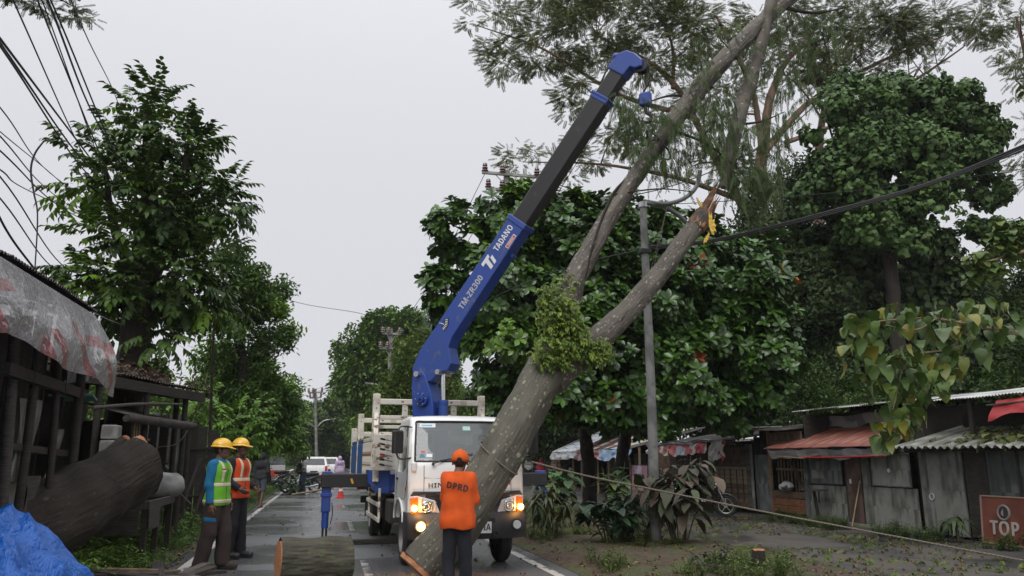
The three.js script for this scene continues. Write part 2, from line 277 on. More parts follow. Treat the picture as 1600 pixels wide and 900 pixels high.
  M.hiGreen = fab([0.17, 0.52, 0.03], 0.15, 701); M.hiOrange = fab([0.75, 0.085, 0.015], 0.15, 703); M.tape = std([0.62, 0.56, 0.4], 0.35); M.cyan = fab([0.01, 0.16, 0.32], 0.2, 705); M.trousers = fab([0.045, 0.03, 0.026], 0.3, 707); M.navy = fab([0.012, 0.013, 0.018], 0.3, 709);
  M.shirtOrange = fab([0.78, 0.105, 0.008], 0.12, 711); M.capOrange = fab([0.75, 0.12, 0.012], 0.1, 713); M.helmet = phy([0.75, 0.42, 0.01], 0.3, { clearcoat: 0.6 }); M.skin = phy([0.15, 0.075, 0.045], 0.5, {}); M.skinDark = phy([0.1, 0.05, 0.032], 0.5, {}); M.hair = std([0.01, 0.009, 0.008], 0.6); M.boot = fab([0.05, 0.035, 0.025], 0.4, 715);
}
const font = await new FontLoader().loadAsync('fonts/droid/droid_sans_bold.typeface.json');
const text = (s, size, depth = 0.004, stretch = 1) => { const g = new TextGeometry(s, { font, size, depth, curveSegments: 3, bevelEnabled: false }); g.computeBoundingBox(); const b = g.boundingBox; g.translate(-(b.max.x + b.min.x) / 2, -(b.max.y + b.min.y) / 2, 0); g.scale(stretch, 1, 1); return muv(g); };
// ---------------------------------------------------------------- signed distance bodies (surface nets)
const cap = (p, a, b, ra, rb) => { const dx = b[0] - a[0], dy = b[1] - a[1], dz = b[2] - a[2], px = p[0] - a[0], py = p[1] - a[1], pz = p[2] - a[2]; const t = clamp((px * dx + py * dy + pz * dz) / (dx * dx + dy * dy + dz * dz + 1e-9)); const x = px - dx * t, y = py - dy * t, z = pz - dz * t; return Math.sqrt(x * x + y * y + z * z) - (ra + (rb - ra) * t); };
const smin = (a, b, k) => { const h = Math.max(k - Math.abs(a - b), 0) / k; return Math.min(a, b) - h * h * k * 0.25; };
const bones = (B, k = 0.035, grow = 0) => p => { let d = 1e3; for (const b of B) { const c = b.length > 5 ? ell(p, b) : cap(p, b[0], b[1], b[2], b[3] ?? b[2]); d = d > 100 ? c : smin(d, c, b[4] ?? k); } return d - grow; };
const ell = (p, b) => { const q = [(p[0] - b[0][0]) / b[1][0], (p[1] - b[0][1]) / b[1][1], (p[2] - b[0][2]) / b[1][2]], l = Math.hypot(...q), g = Math.hypot(q[0] / b[1][0], q[1] / b[1][1], q[2] / b[1][2]); return l * (l - 1) / Math.max(g, 1e-6); };
function nets(f, lo, hi, h) {
  const n = [0, 1, 2].map(i => Math.max(2, Math.ceil((hi[i] - lo[i]) / h) + 1)), [nx, ny, nz] = n, F = new Float32Array(nx * ny * nz);
  const at = (i, j, k) => (k * ny + j) * nx + i, P = [0, 0, 0];
  const step = 4; // coarse skip: the field changes no faster than distance
  for (let k = 0; k < nz; k += step) for (let j = 0; j < ny; j += step) for (let i = 0; i < nx; i += step) {
    const ci = Math.min(step, nx - i), cj = Math.min(step, ny - j), ck = Math.min(step, nz - k);
    P[0] = lo[0] + (i + (ci - 1) / 2) * h; P[1] = lo[1] + (j + (cj - 1) / 2) * h; P[2] = lo[2] + (k + (ck - 1) / 2) * h;
    const c = f(P), far = Math.abs(c) > h * step * 1.7;
    for (let kk = k; kk < k + ck; kk++) for (let jj = j; jj < j + cj; jj++) for (let ii = i; ii < i + ci; ii++) { if (far) F[at(ii, jj, kk)] = c; else { P[0] = lo[0] + ii * h; P[1] = lo[1] + jj * h; P[2] = lo[2] + kk * h; F[at(ii, jj, kk)] = f(P); } }
  }
  const id = new Int32Array(nx * ny * nz).fill(-1), pos = [], idx = [];
  for (let k = 0; k < nz - 1; k++) for (let j = 0; j < ny - 1; j++) for (let i = 0; i < nx - 1; i++) {
    let c = 0, x = 0, y = 0, z = 0, m = 0; const v = [];
    for (let q = 0; q < 8; q++) { const w = F[at(i + (q & 1), j + (q >> 1 & 1), k + (q >> 2))]; v.push(w); if (w < 0) m |= 1 << q; }
    if (m === 0 || m === 255) continue;
    for (const [a, b] of EDG) { const A = v[a], B = v[b]; if ((A < 0) === (B < 0)) continue; const t = A / (A - B); x += lerp(a & 1, b & 1, t); y += lerp(a >> 1 & 1, b >> 1 & 1, t); z += lerp(a >> 2, b >> 2, t); c++; }
    id[at(i, j, k)] = pos.length / 3; pos.push(lo[0] + (i + x / c) * h, lo[1] + (j + y / c) * h, lo[2] + (k + z / c) * h);
  }
  for (let k = 1; k < nz - 1; k++) for (let j = 1; j < ny - 1; j++) for (let i = 1; i < nx - 1; i++) {
    const s = F[at(i, j, k)] < 0;
    for (let a = 0; a < 3; a++) {
      const e = F[at(i + (a === 0), j + (a === 1), k + (a === 2))] < 0; if (s === e) continue;
      const b = (a + 1) % 3, c = (a + 2) % 3, o = (db, dc) => { const q = [i, j, k]; q[b] -= db; q[c] -= dc; return id[at(...q)]; };
      const A = o(1, 1), B = o(0, 1), C = o(0, 0), E = o(1, 0);
      if (s) idx.push(A, B, C, A, C, E); else idx.push(A, C, B, A, E, C);
    }
  }
  const g = new THREE.BufferGeometry(); g.setAttribute('position', new THREE.Float32BufferAttribute(pos, 3)); g.setIndex(idx); g.computeVertexNormals();
  return g;
}
const EDG = [[0, 1], [2, 3], [4, 5], [6, 7], [0, 2], [1, 3], [4, 6], [5, 7], [0, 4], [1, 5], [2, 6], [3, 7]];
const blob = (f, lo, hi, h) => muvSoft(nets(f, lo, hi, h));
const muvSoft = g => { const n = g.toNonIndexed(); return muv(n); };
// ---------------------------------------------------------------- the setting: ground, road, verges
const plane = (x0, x1, z0, z1, y, nx, nz, f) => sheet((u, v) => { const x = lerp(x0, x1, u), z = lerp(z0, z1, v); return [x, y + (f ? f(x, z) : 0), z]; }, nx, nz, x1 - x0, Math.abs(z1 - z0));
struct('ground', plane(-420, 420, 60, -420, -0.06, 2, 2), M.soil);
struct('road', [box(5.5, 0.06, 210, [0.6, -0.03, -85], [0, 0, 0], 0.004)], M.asphalt);
const leftRise = (x, z) => { const d = clamp((-2.15 - x) / 3.5); return 0.16 * d + 0.05 * (vnz(x * 1.7 + 50, z * 1.7 + 50, 3) - 0.4) * Math.min(1, d * 5) + 0.02 * (vnz(x * 6, z * 6, 4) - 0.5); };
struct('left_verge', plane(-16, -2.12, 12, -120, 0.012, 70, 260, leftRise), M.verge);
const medRise = (x, z) => { const a = clamp((x - 3.32) / 0.5) * clamp((7.0 - x) / 0.6); return 0.1 * a + 0.05 * (vnz(x * 2 + 9, z * 2, 13) - 0.4) * a + 0.02 * a * (vnz(x * 7, z * 7, 14) - 0.5); };
struct('median_strip', plane(3.31, 7.0, 12, -110, 0.006, 40, 260, medRise), M.median);
struct('side_lane', plane(6.9, 13.2, 12, -110, -0.012, 24, 160, (x, z) => 0.03 * (vnz(x * 0.9, z * 0.9, 15) - 0.5) + 0.012 * (vnz(x * 4, z * 4, 16) - 0.5)), M.lot);
struct('forest_floor', plane(13.1, 75, 14, -130, -0.03, 40, 60, (x, z) => 3.2 * ss(15, 40, x) + 0.4 * (vnz(x * 0.4, z * 0.4, 18) - 0.3)), M.soil);
// painted lines
M.lineWorn = std(null, 0.55, { map: tex(256, 1.1, (u, v) => mix3([0.05, 0.05, 0.052], [0.3, 0.29, 0.27], ss(0.46, 0.62, fbm(u, v, 7, 5, 67) + 0.2 * (vn(u * 90, v * 90, 90, 68) - 0.5)))) });
const lineSeg = (x, z0, z1, w = 0.13) => plane(x - w / 2, x + w / 2, z0, z1, 0.004, 1, 40, null);
struct('edge_line_left', lineSeg(-1.86, 6, -118), M.line);
struct('edge_line_right', lineSeg(3.03, 6, -118), M.line);
for (let k = 0; k < 12; k++) struct('centre_line_dash', lineSeg(0.62, -9.3 - k * 8, -12.4 - k * 8, 0.11), M.lineWorn);
// ---------------------------------------------------------------- leaves and sprigs
const P_BROAD = t => Math.pow(Math.sin(Math.PI * Math.pow(t, 0.75)), 0.8), P_OBOV = t => Math.pow(Math.sin(Math.PI * Math.pow(t, 1.5)), 0.75), P_LANCE = t => Math.sin(Math.PI * Math.pow(t, 0.7)), P_HEART = t => Math.pow(Math.sin(Math.PI * Math.pow(clamp(t, 0, 1), 0.55)), 0.6);
function leaf(L, W, { n = 3, prof = P_LANCE, droop = 0.15, fold = 0.2, twist = 0, wave = 0 } = {}) {
  const pos = [], uv = [], idx = [];
  for (let i = 0; i <= n; i++) {
    const t = i / n, w = i === n ? 0 : i === 0 ? W * 0.06 : W * 0.5 * prof(t), x = L * t * (1 - 0.25 * droop * t), y = -droop * L * t * t;
    const wv = wave * (i % 2 ? 1 : -1) * W;
    pos.push(x, y + w * fold + wv, -w, x, y, 0, x, y + w * fold - wv, w); uv.push(t * L, -w, t * L, 0, t * L, w);
    if (i) { const a = (i - 1) * 3, b = i * 3; idx.push(a, a + 1, b, b, a + 1, b + 1, a + 1, a + 2, b + 1, b + 1, a + 2, b + 2); }
  }
  const g = new THREE.BufferGeometry(); g.setAttribute('position', new THREE.Float32BufferAttribute(pos, 3)); g.setAttribute('uv', new THREE.Float32BufferAttribute(uv, 2)); g.setIndex(idx); g.computeVertexNormals();
  return clean(g);
}
const tint = (g, c) => { const n = g.attributes.position.count, a = new Float32Array(n * 3); for (let i = 0; i < n; i++) { a[3 * i] = c[0]; a[3 * i + 1] = c[1]; a[3 * i + 2] = c[2]; } g.setAttribute('color', new THREE.BufferAttribute(a, 3)); return g; };
const vary = (R, k = 0.3) => { const b = 1 - k + 2 * k * R(); return [b * (0.92 + 0.16 * R()), b, b * (0.9 + 0.2 * R())]; };
const sprigs = {
  compound: R => { const o = [], L = 0.46, yat = t => -0.2 * t * t * L; for (let i = 0; i < 4; i++) for (const s of [-1, 1]) { const t = 0.22 + 0.72 * i / 4 + 0.05 * R(); o.push(tint(xf(leaf(0.16 + 0.04 * R(), 0.085, { n: 3, droop: 0.4 }), [t * L, yat(t), 0], [0.3 * (R() - 0.5), -s * (1.15 - 0.35 * t) + 0.25 * (R() - 0.5), -0.1 - 0.5 * R()]), vary(R))); } o.push(tint(xf(leaf(0.17, 0.085, { n: 3, droop: 0.5 }), [L * 0.96, yat(1), 0], [0, 0, -0.4]), vary(R))); o.push(tint(tube([[0, 0, 0, 0.004], [L / 2, yat(0.5), 0, 0.003], [L, yat(1), 0, 0.002]], 3, 0.2, false), [0.9, 0.8, 0.6])); return merge(o); },
  rosette: R => { const o = []; for (let i = 0; i < 9; i++) { const a = i * 2.4 + 0.3 * R(), e = 0.15 + 0.75 * (i / 9) + 0.2 * (R() - 0.5); o.push(tint(xf(xf(leaf(0.2 + 0.08 * R(), 0.105 + 0.03 * R(), { n: 4, prof: P_OBOV, droop: 0.25, fold: 0.25 }), [0, 0, 0], [0.3 * (R() - 0.5), 0, e]), [0, 0.03 * R(), 0], [0, a, 0]), vary(R, 0.35))); } return merge(o); },
  feather: R => { const o = [], L = 0.5; for (let i = 0; i < 9; i++) for (const s of [-1, 1]) { const t = 0.12 + 0.85 * i / 9; o.push(tint(xf(leaf(0.15 * (1 - 0.45 * Math.abs(t - 0.45)), 0.04, { n: 2, droop: 0.3 }), [t * L, -0.12 * t * t * L, 0], [0.4 * (R() - 0.5), -s * (1.0 - 0.25 * t), -0.2 - 0.2 * R()]), vary(R, 0.25))); } return merge(o); },
  plume: R => { const o = [], L = 0.62; for (let i = 0; i < 15; i++) for (const s of [-1, 1]) { const t = 0.06 + 0.92 * i / 15; o.push(tint(xf(leaf(0.17 * (1.05 - t * 0.75), 0.02, { n: 2, droop: 0.5 }), [t * L * 0.8, -0.55 * t * t * L, 0], [0.3 * (R() - 0.5), -s * (0.75 - 0.2 * t), -0.5 - 0.3 * R()]), vary(R, 0.25))); } return merge(o); },
  broad: R => { const o = []; for (let i = 0; i < 6; i++) { const a = i * 2.3 + R(); o.push(tint(xf(xf(leaf(0.24 + 0.1 * R(), 0.22 + 0.06 * R(), { n: 4, prof: P_HEART, droop: 0.5, fold: 0.15, wave: 0.05 }), [0, 0, 0], [0.5 * (R() - 0.5), 0, 0.25 - 0.8 * R()]), [0, 0.05 * i - 0.1, 0], [0, a, 0]), vary(R, 0.3))); } return merge(o); },
  fine: R => { const o = []; for (let i = 0; i < 15; i++) o.push(tint(xf(leaf(0.09 + 0.05 * R(), 0.05, { n: 2, droop: 0.3 }), [0.17 * (R() - 0.5) * 2, 0.12 * (R() - 0.5) * 2, 0.17 * (R() - 0.5) * 2], [R() * 2 - 1, R() * 6.28, R() * 1.6 - 1]), vary(R))); return merge(o); },
  far: R => { const o = []; for (let i = 0; i < 12; i++) o.push(tint(xf(leaf(0.3 + 0.15 * R(), 0.2, { n: 2, droop: 0.3 }), [0.5 * (R() - 0.5) * 2, 0.35 * (R() - 0.5) * 2, 0.5 * (R() - 0.5) * 2], [R() * 2 - 1, R() * 6.28, R() * 1.6 - 1]), vary(R))); return merge(o); },
  weed: R => { const o = []; for (let i = 0; i < 9; i++) { const a = R() * 6.28, h = 0.08 + 0.26 * R(), x = 0.09 * Math.cos(a), z = 0.09 * Math.sin(a); o.push(tint(tube([[0, 0, 0, 0.003], [x * 0.6, h * 0.6, z * 0.6, 0.0025], [x, h, z, 0.002]], 3, 0.2, false), [0.7, 0.8, 0.5])); for (let k = 0; k < 3; k++) o.push(tint(xf(leaf(0.07 + 0.05 * R(), 0.035, { n: 2 }), [x * (0.5 + 0.25 * k), h * (0.5 + 0.25 * k), z * (0.5 + 0.25 * k)], [0, R() * 6.28, 0.4 - 0.7 * R()]), vary(R))); } return merge(o); },
  grass: R => { const o = []; for (let i = 0; i < 12; i++) { const a = R() * 6.28; o.push(tint(xf(leaf(0.16 + 0.16 * R(), 0.012, { n: 3, droop: 0.6, fold: 0.3, prof: t => 1 - t * t }), [0.06 * (R() - 0.5), 0, 0.06 * (R() - 0.5)], [0, a, 0.9 + 0.45 * R()]), vary(R))); } return merge(o); },
};
const variants = {}; // three variants of each kind of sprig
for (const k of Object.keys(sprigs)) variants[k] = [0, 1, 2].map(i => sprigs[k](rng(900 + i * 17 + k.length)));
const leafMat = (rough, tr, extra = {}) => phy(null, rough, { vertexColors: true, side: THREE.DoubleSide, transmission: tr, thickness: 0, specularIntensity: 0.55, ...extra });
const L_soft = leafMat(0.62, 0.32), L_gloss = leafMat(0.3, 0.16, { specularIntensity: 1 }), L_mid = leafMat(0.5, 0.25), L_dull = leafMat(0.8, 0.35);
// placements: {p:Vector3, q:Quaternion, s, c:[r,g,b]} -> up to three InstancedMesh named `name`
function scatter(name, kind, m, list, parent, kindTag = 'stuff') {
  const vs = variants[kind];
  vs.forEach((g, k) => {
    const l = list.filter((_, i) => i % vs.length === k); if (!l.length) return;
    const im = shade(new THREE.InstancedMesh(g, m, l.length)), mm = new THREE.Matrix4();
    l.forEach((e, i) => { im.setMatrixAt(i, mm.compose(e.p, e.q, V(e.s, e.s, e.s))); im.setColorAt(i, lin(...e.c)); });
    im.name = parent ? name : numbered(name); if (kindTag) im.userData.kind = kindTag; (parent ?? scene).add(im);
  });
}
const face = (dir, R, roll = 6.28) => { const z = V(R() - 0.5, R() - 0.5, R() - 0.5).cross(dir).normalize(), q = new THREE.Quaternion().setFromRotationMatrix(_m.makeBasis(dir.clone().normalize(), z.clone().cross(dir).normalize(), z)); return q; };
// sprig whose own +x points along dir and whose own y stays as upward as it can
const along = dir => { const x = dir.clone().normalize(); let z = x.clone().cross(V(0, 1, 0)); if (z.lengthSq() < 1e-3) z = V(0, 0, 1); z.normalize(); const y = z.clone().cross(x); return new THREE.Quaternion().setFromRotationMatrix(new THREE.Matrix4().makeBasis(x, y, z)); };
function makeTree(o) {
  const R = rng(o.seed), B = V(...o.base), t = thing(o.name, o.label, o.cat ?? 'tree', o.base, 0, o.group);
  const loc = p => [p[0] - B.x, p[1] - B.y, p[2] - B.z];
  const wob = (a, s, r) => r * (0.1 * Math.sin(a * 3 + s * 2.1) + 0.07 * Math.sin(a * 5 - s * 3.7) + 0.05 * Math.sin(s * 9 + a));
  const stems = (o.trunk ?? []).map(s => s.map(p => [...loc(p), p[3]]));
  stems.forEach((s, i) => obj(i ? 'branch' : 'trunk', tube(s, o.seg ?? 12, o.step ?? 0.25, true, wob), o.bark ?? M.barkDark, t));
  const pts = []; stems.forEach(s => { const cv = new THREE.CatmullRomCurve3(s.map(p => V(p[0], p[1], p[2])), false, 'centripetal'); for (let i = 2; i <= 12; i++) pts.push([cv.getPoint(i / 12), s[0][3] + (s[s.length - 1][3] - s[0][3]) * i / 12]); });
  const clumps = [];
  for (const b of o.blobs) {
    const c = V(...loc(b)), rx = b[3], ry = b[4], rz = b[5] ?? b[3];
    const n = Math.max(3, Math.round((o.clumps ?? 9) * Math.pow(rx * ry * rz, 0.55)));
    for (let i = 0; i < n; i++) {
      const d = V(R() - 0.5, R() - 0.5, R() - 0.5).normalize(), r = 0.35 + 0.65 * Math.sqrt(R());
      clumps.push({ p: c.clone().add(V(d.x * rx * r, d.y * ry * r, d.z * rz * r)), c, r: (o.clumpR ?? 0.42) * Math.cbrt(rx * ry * rz) * (0.6 + 0.8 * R()), young: R() });
    }
  }
  const list = [], twigs = [];
  clumps.forEach((k, ci) => {
    const n = Math.round((o.dens ?? 26) * Math.pow(k.r / 0.5, 1.6) * (0.7 + 0.6 * R())) + 2, tone = R();
    for (let i = 0; i < n; i++) {
      const d = V(R() - 0.5, R() - 0.5, R() - 0.5).normalize(), p = k.p.clone().addScaledVector(V(d.x, d.y * (o.flat ?? 0.8), d.z), k.r * Math.cbrt(R()));
      let dir = p.clone().sub(k.p).normalize().addScaledVector(p.clone().sub(k.c).normalize(), 0.7).add(V(0, o.lift ?? 0.15, 0)).add(V(R() - 0.5, R() - 0.5, R() - 0.5).multiplyScalar(0.8)).normalize();
      const q = o.upright ? new THREE.Quaternion().setFromUnitVectors(V(0, 1, 0), dir.add(V(0, 0.6, 0)).normalize()).multiply(new THREE.Quaternion().setFromAxisAngle(V(0, 1, 0), R() * 6.28)) : along(dir);
      const u = clamp(0.5 * tone + 0.5 * R()); let c = mix3(o.cols[0], o.cols[1], u);
      if (o.odd && R() < o.odd[0]) c = o.odd[1 + Math.floor(R() * (o.odd.length - 1))];
      if (o.youngCol && k.young < 0.12) c = mix3(c, o.youngCol, 0.8);
      list.push({ p, q, s: (o.s ?? 1) * (0.75 + 0.5 * R()), c });
    }
  });
  const nl = Math.min(clumps.length, o.limbs ?? 16);
  for (let i = 0; i < nl && pts.length; i++) {
    const k = clumps[Math.floor(i * clumps.length / nl)]; let best = null, bd = 1e9;
    for (const [p, r] of pts) { const dd = p.distanceTo(k.p) + (p.y > k.p.y - 0.2 ? 1.5 * (p.y - k.p.y + 0.2) : 0); if (dd < bd) { bd = dd; best = [p, r]; } }
    const m = best[0].clone().lerp(k.p, 0.5).add(V((R() - 0.5) * 0.3, 0.12 * bd * (R() - 0.2), (R() - 0.5) * 0.3)), r = Math.min(best[1] * 0.55, o.limbR ?? 0.07);
    obj('branch', tube([[best[0].x, best[0].y, best[0].z, r], [m.x, m.y, m.z, r * 0.65], [k.p.x, k.p.y, k.p.z, r * 0.25]], 6, 0.35, false), o.bark ?? M.barkDark, t);
  }
  const nLeaf = o.leafParts ?? 0; // the sprays that show largest are parts of their own
  if (nLeaf) {
    const eye = camera.position, d = list.map((e, i) => [e.p.clone().add(B).distanceTo(eye) / e.s, i]).sort((a, b) => a[0] - b[0]).slice(0, nLeaf * 3).filter((_, i) => i % 3 === 0).map(a => a[1]);
    const near = new Set(d), mats = [0, 0.33, 0.66, 1].map(u => { const m = o.mat.clone(); m.color = lin(...mix3(o.cols[0], o.cols[1], u)); return m; });
    for (const i of near) { const e = list[i], x = shade(new THREE.Mesh(variants[o.sprig][i % 3], mats[i % 4])); x.name = 'leaf_spray'; x.position.copy(e.p); x.quaternion.copy(e.q); x.scale.setScalar(e.s); t.add(x); }
    scatter('crown', o.sprig, o.mat, list.filter((_, i) => !near.has(i)), t);
  } else scatter('crown', o.sprig, o.mat, list, t);
  return t;
}
// ---------------------------------------------------------------- trees
const G1 = [[0.026, 0.058, 0.009], [0.08, 0.145, 0.016]];
makeTree({ name: 'leafy_tree', label: 'tall dark tree with compound leaves rising behind the left shack roof', seed: 1, base: [-3.75, 0.1, -16], trunk: [[[-3.75, 0, -16, 0.36], [-3.72, 3.1, -16, 0.3], [-3.68, 4.8, -16, 0.25], [-3.7, 6.4, -16, 0.16], [-3.95, 8.5, -16, 0.04]], [[-3.7, 4.2, -16, 0.14], [-3.2, 6.0, -15.9, 0.09], [-3.05, 7.9, -15.9, 0.03]], [[-3.7, 4.6, -16, 0.12], [-4.3, 6.0, -16, 0.08], [-4.6, 7.3, -16, 0.03]]],
  blobs: [[-3.97, 8.3, -16, 0.6, 0.75], [-4.55, 7.04, -16, 0.76, 0.64], [-3.13, 7.7, -16, 0.72, 0.85], [-3.75, 6.71, -16, 1.15, 1.03], [-2.64, 6.39, -16, 0.71, 0.91], [-4.43, 5.4, -16, 0.62, 0.75], [-3.6, 5.2, -16, 1.07, 0.95], [-2.76, 5.0, -16, 0.76, 0.95], [-4.09, 4.3, -16, 0.62, 0.66], [-3.35, 4.15, -16, 0.9, 0.6]],
  sprig: 'compound', mat: L_mid, cols: G1, youngCol: [0.166, 0.302, 0.018], clumps: 17, dens: 17, clumpR: 0.44, lift: 0.3, limbs: 34, limbR: 0.05, leafParts: 220, s: 0.95 });
makeTree({ name: 'roadside_tree', label: 'slim dense tree overgrown with creepers standing behind the tall left tree', seed: 2, base: [-2.85, 0.1, -27], trunk: [[[-2.85, 0, -27, 0.22], [-2.8, 3.4, -27, 0.17], [-3.1, 7.4, -27, 0.05]]],
  blobs: [[-3.16, 7.5, -27, 0.87, 1.1], [-1.75, 6.1, -27, 0.6, 0.8], [-2.71, 5.7, -27, 1.15, 1.2], [-3.0, 4.2, -27, 1.1, 1.2], [-2.2, 3.2, -27, 1.25, 1.1], [-2.9, 2.2, -27, 1.2, 0.9], [-2.0, 6.8, -27, 0.6, 0.6]], sprig: 'fine', mat: L_mid, cols: [[0.036, 0.077, 0.012], [0.090, 0.168, 0.020]], youngCol: [0.166, 0.302, 0.025], clumps: 14, dens: 30, limbs: 12, s: 1.5 });
makeTree({ name: 'verge_shrub', label: 'bright green leafy shrub beside the two helmeted workers', cat: 'shrub', seed: 3, base: [-2.9, 0.1, -21.5], trunk: [[[-2.9, 0, -21.5, 0.06], [-2.8, 1.4, -21.5, 0.04], [-2.6, 2.4, -21.5, 0.02]]],
  blobs: [[-2.9, 2.35, -21.6, 0.55, 0.6], [-2.3, 2.4, -21.4, 0.6, 0.55], [-3.4, 2.9, -21.6, 0.5, 0.5], [-2.6, 1.7, -21.7, 0.6, 0.4], [-1.95, 2.0, -21.4, 0.45, 0.4]], sprig: 'compound', mat: L_mid, cols: [[0.070, 0.145, 0.013], [0.179, 0.336, 0.025]], clumps: 16, dens: 18, limbs: 10, limbR: 0.02, s: 0.9 });
makeTree({ name: 'verge_tree', label: 'dark leaning roadside tree above the parked cart on the left', seed: 4, base: [-3.4, 0.1, -34], trunk: [[[-3.4, 0, -34, 0.2], [-3.2, 2.6, -34, 0.15], [-2.7, 5, -34, 0.05]]], blobs: [[-3.2, 3.0, -34, 1.4, 1.0], [-2.1, 2.9, -34.4, 1.1, 0.9], [-3.4, 4.4, -34, 1.3, 1.0], [-4.2, 3.6, -34, 1.2, 1.4], [-1.5, 2.2, -34.5, 0.8, 0.6]], sprig: 'fine', mat: L_mid, cols: [[0.064, 0.128, 0.013], [0.141, 0.255, 0.024]], clumps: 10, dens: 22, limbs: 8, s: 2.0 });
// behind the left shacks and far down the road
const farTree = (seed, label, base, h, r, cols, sprig = 'far', extra = {}) => { const R = rng(seed), b = [], [x, y, z] = base; const n = 7; for (let i = 0; i < n; i++) { const a = i * 2.4 + R(), q = i === 0 ? 0 : 0.55 + 0.25 * R(); b.push([x + r * q * Math.cos(a), y + h * (0.45 + 0.4 * R() + (i === 0 ? 0.1 : 0)), z + r * q * Math.sin(a), r * (0.45 + 0.2 * R()), r * (0.4 + 0.2 * R())]); }
  return makeTree({ name: 'roadside_tree', label, seed, base, trunk: [[[x, y - 0.1, z, 0.03 * h], [x + 0.1, y + h * 0.4, z, 0.022 * h], [x, y + h * 0.85, z, 0.006 * h]]], blobs: b, sprig, mat: L_mid, cols, clumps: 5.5, clumpR: 0.45, dens: 9, limbs: 8, limbR: 0.1, s: 0.95, ...extra }); };
const FG = [[0.045, 0.090, 0.013], [0.109, 0.186, 0.023]], FB = [[0.077, 0.151, 0.016], [0.166, 0.290, 0.029]];
makeTree({ name: 'round_crowned_tree', label: 'large round-crowned tree beside the road behind the truck bed', seed: 7, base: [5.3, 0, -62], trunk: [[[5.3, 0, -62, 0.45], [5, 4.5, -62, 0.35], [4.6, 9, -62, 0.12]]],
  blobs: [[5.05, 10.6, -62, 3.0, 2.1], [2.59, 9.3, -62, 2.1, 2.1], [6.63, 9.4, -62, 2.4, 2.4], [4.16, 7.3, -62, 2.8, 2.4], [2.1, 6.9, -62, 1.6, 1.6], [8.5, 8, -62, 2, 2.4], [6.7, 6.3, -62, 2.8, 2.2]], sprig: 'far', mat: L_mid, cols: [[0.051, 0.104, 0.013], [0.122, 0.215, 0.024]], clumps: 5, dens: 15, clumpR: 0.4, limbs: 12, limbR: 0.14, s: 0.9 });
makeTree({ name: 'wispy_tree', label: 'pale green wispy tree right behind the white truck rack', seed: 8, base: [5.0, 0, -38], trunk: [[[5.0, 0, -38, 0.16], [4.6, 3.0, -38, 0.12], [4.5, 6.2, -38, 0.04]]],
  blobs: [[4.2, 6.3, -38, 1.1, 0.9], [5.1, 6.9, -38, 1.1, 0.9], [4.0, 5.2, -38, 1.4, 1.1], [5.0, 4.4, -38, 1.4, 1.2], [3.0, 3.9, -38, 1.2, 1.0], [2.5, 2.9, -38.5, 1.0, 0.9], [3.8, 2.6, -38, 1.3, 1.1]], sprig: 'fine', mat: L_soft, cols: [[0.070, 0.122, 0.017], [0.154, 0.232, 0.032]], clumps: 11, dens: 17, limbs: 10, s: 1.9 });
farTree(11, 'far green tree left of the road below the leaning lamp pole', [-7.5, 0, -92], 8.5, 4, FG);
farTree(12, 'far tree closing the road just left of the concrete power pole', [-3.2, 0, -110], 8.8, 4, FG);
farTree(13, 'distant dark tree closing the road between the pole and round tree', [2.2, 0, -112], 9.2, 4.2, FG);
farTree(14, 'distant tree low under the right side of the round-crowned tree', [7.0, 0, -104], 9.5, 4.4, FG);
farTree(15, 'bright roadside tree over the motorcyclist at the road edge', [-5.2, 0, -52], 5.6, 3, FB, 'far', { s: 0.7, dens: 14 });
farTree(16, 'pale tree beside the road past the raincoat walker', [5.6, 0, -76], 6.5, 3, FB);
farTree(17, 'dark tree behind the second left shack roof', [-8.5, 0, -30], 3.2, 2.4, FG, 'fine', { s: 2, dens: 24 });
farTree(18, 'broad tree mass behind the corrugated sheet fence', [-6.5, 0, -42], 4, 2.6, FG, 'far', { s: 0.7, dens: 14 });
farTree(41, 'far bushy tree at the very end of the road', [-0.6, 0, -128], 8, 4.2, FG);
[[-9, -135, 5.5, 'far leafy mass left of the road end'], [-4, -140, 5, 'far leafy mass closing the road end on its left'], [1, -142, 5.2, 'far leafy mass closing the road end on its right'], [6, -136, 5.5, 'far leafy mass right of the road end'], [-14, -110, 6, 'far leafy mass behind the left verge trees'], [12, -120, 7, 'far leafy mass behind the round-crowned tree'], [-9, -62, 5, 'leafy mass behind the vending cart'], [-12, -46, 6, 'leafy mass far behind the left fence'], [10, -70, 7, 'leafy mass behind the far stalls'], [14, -62, 8, 'tall leafy mass behind the farthest stall']].forEach(([x, z, h, label], i) => makeTree({ name: 'background_bush', label, cat: 'bush', seed: 140 + i, base: [x, 0, z], trunk: [[[x, -0.1, z, 0.15], [x, h * 0.6, z, 0.06]]], blobs: [[x, h * 0.3, z, 3.4, h * 0.36], [x - 2.4, h * 0.35, z, 2.6, h * 0.33], [x + 2.4, h * 0.33, z, 2.6, h * 0.34], [x + 0.5, h * 0.72, z, 2.4, h * 0.3], [x - 1.4, h * 0.62, z, 2.2, h * 0.3]], sprig: 'far', mat: L_mid, cols: FG, clumps: 4, dens: 13, clumpR: 0.5, limbs: 4, s: 1.0 }));
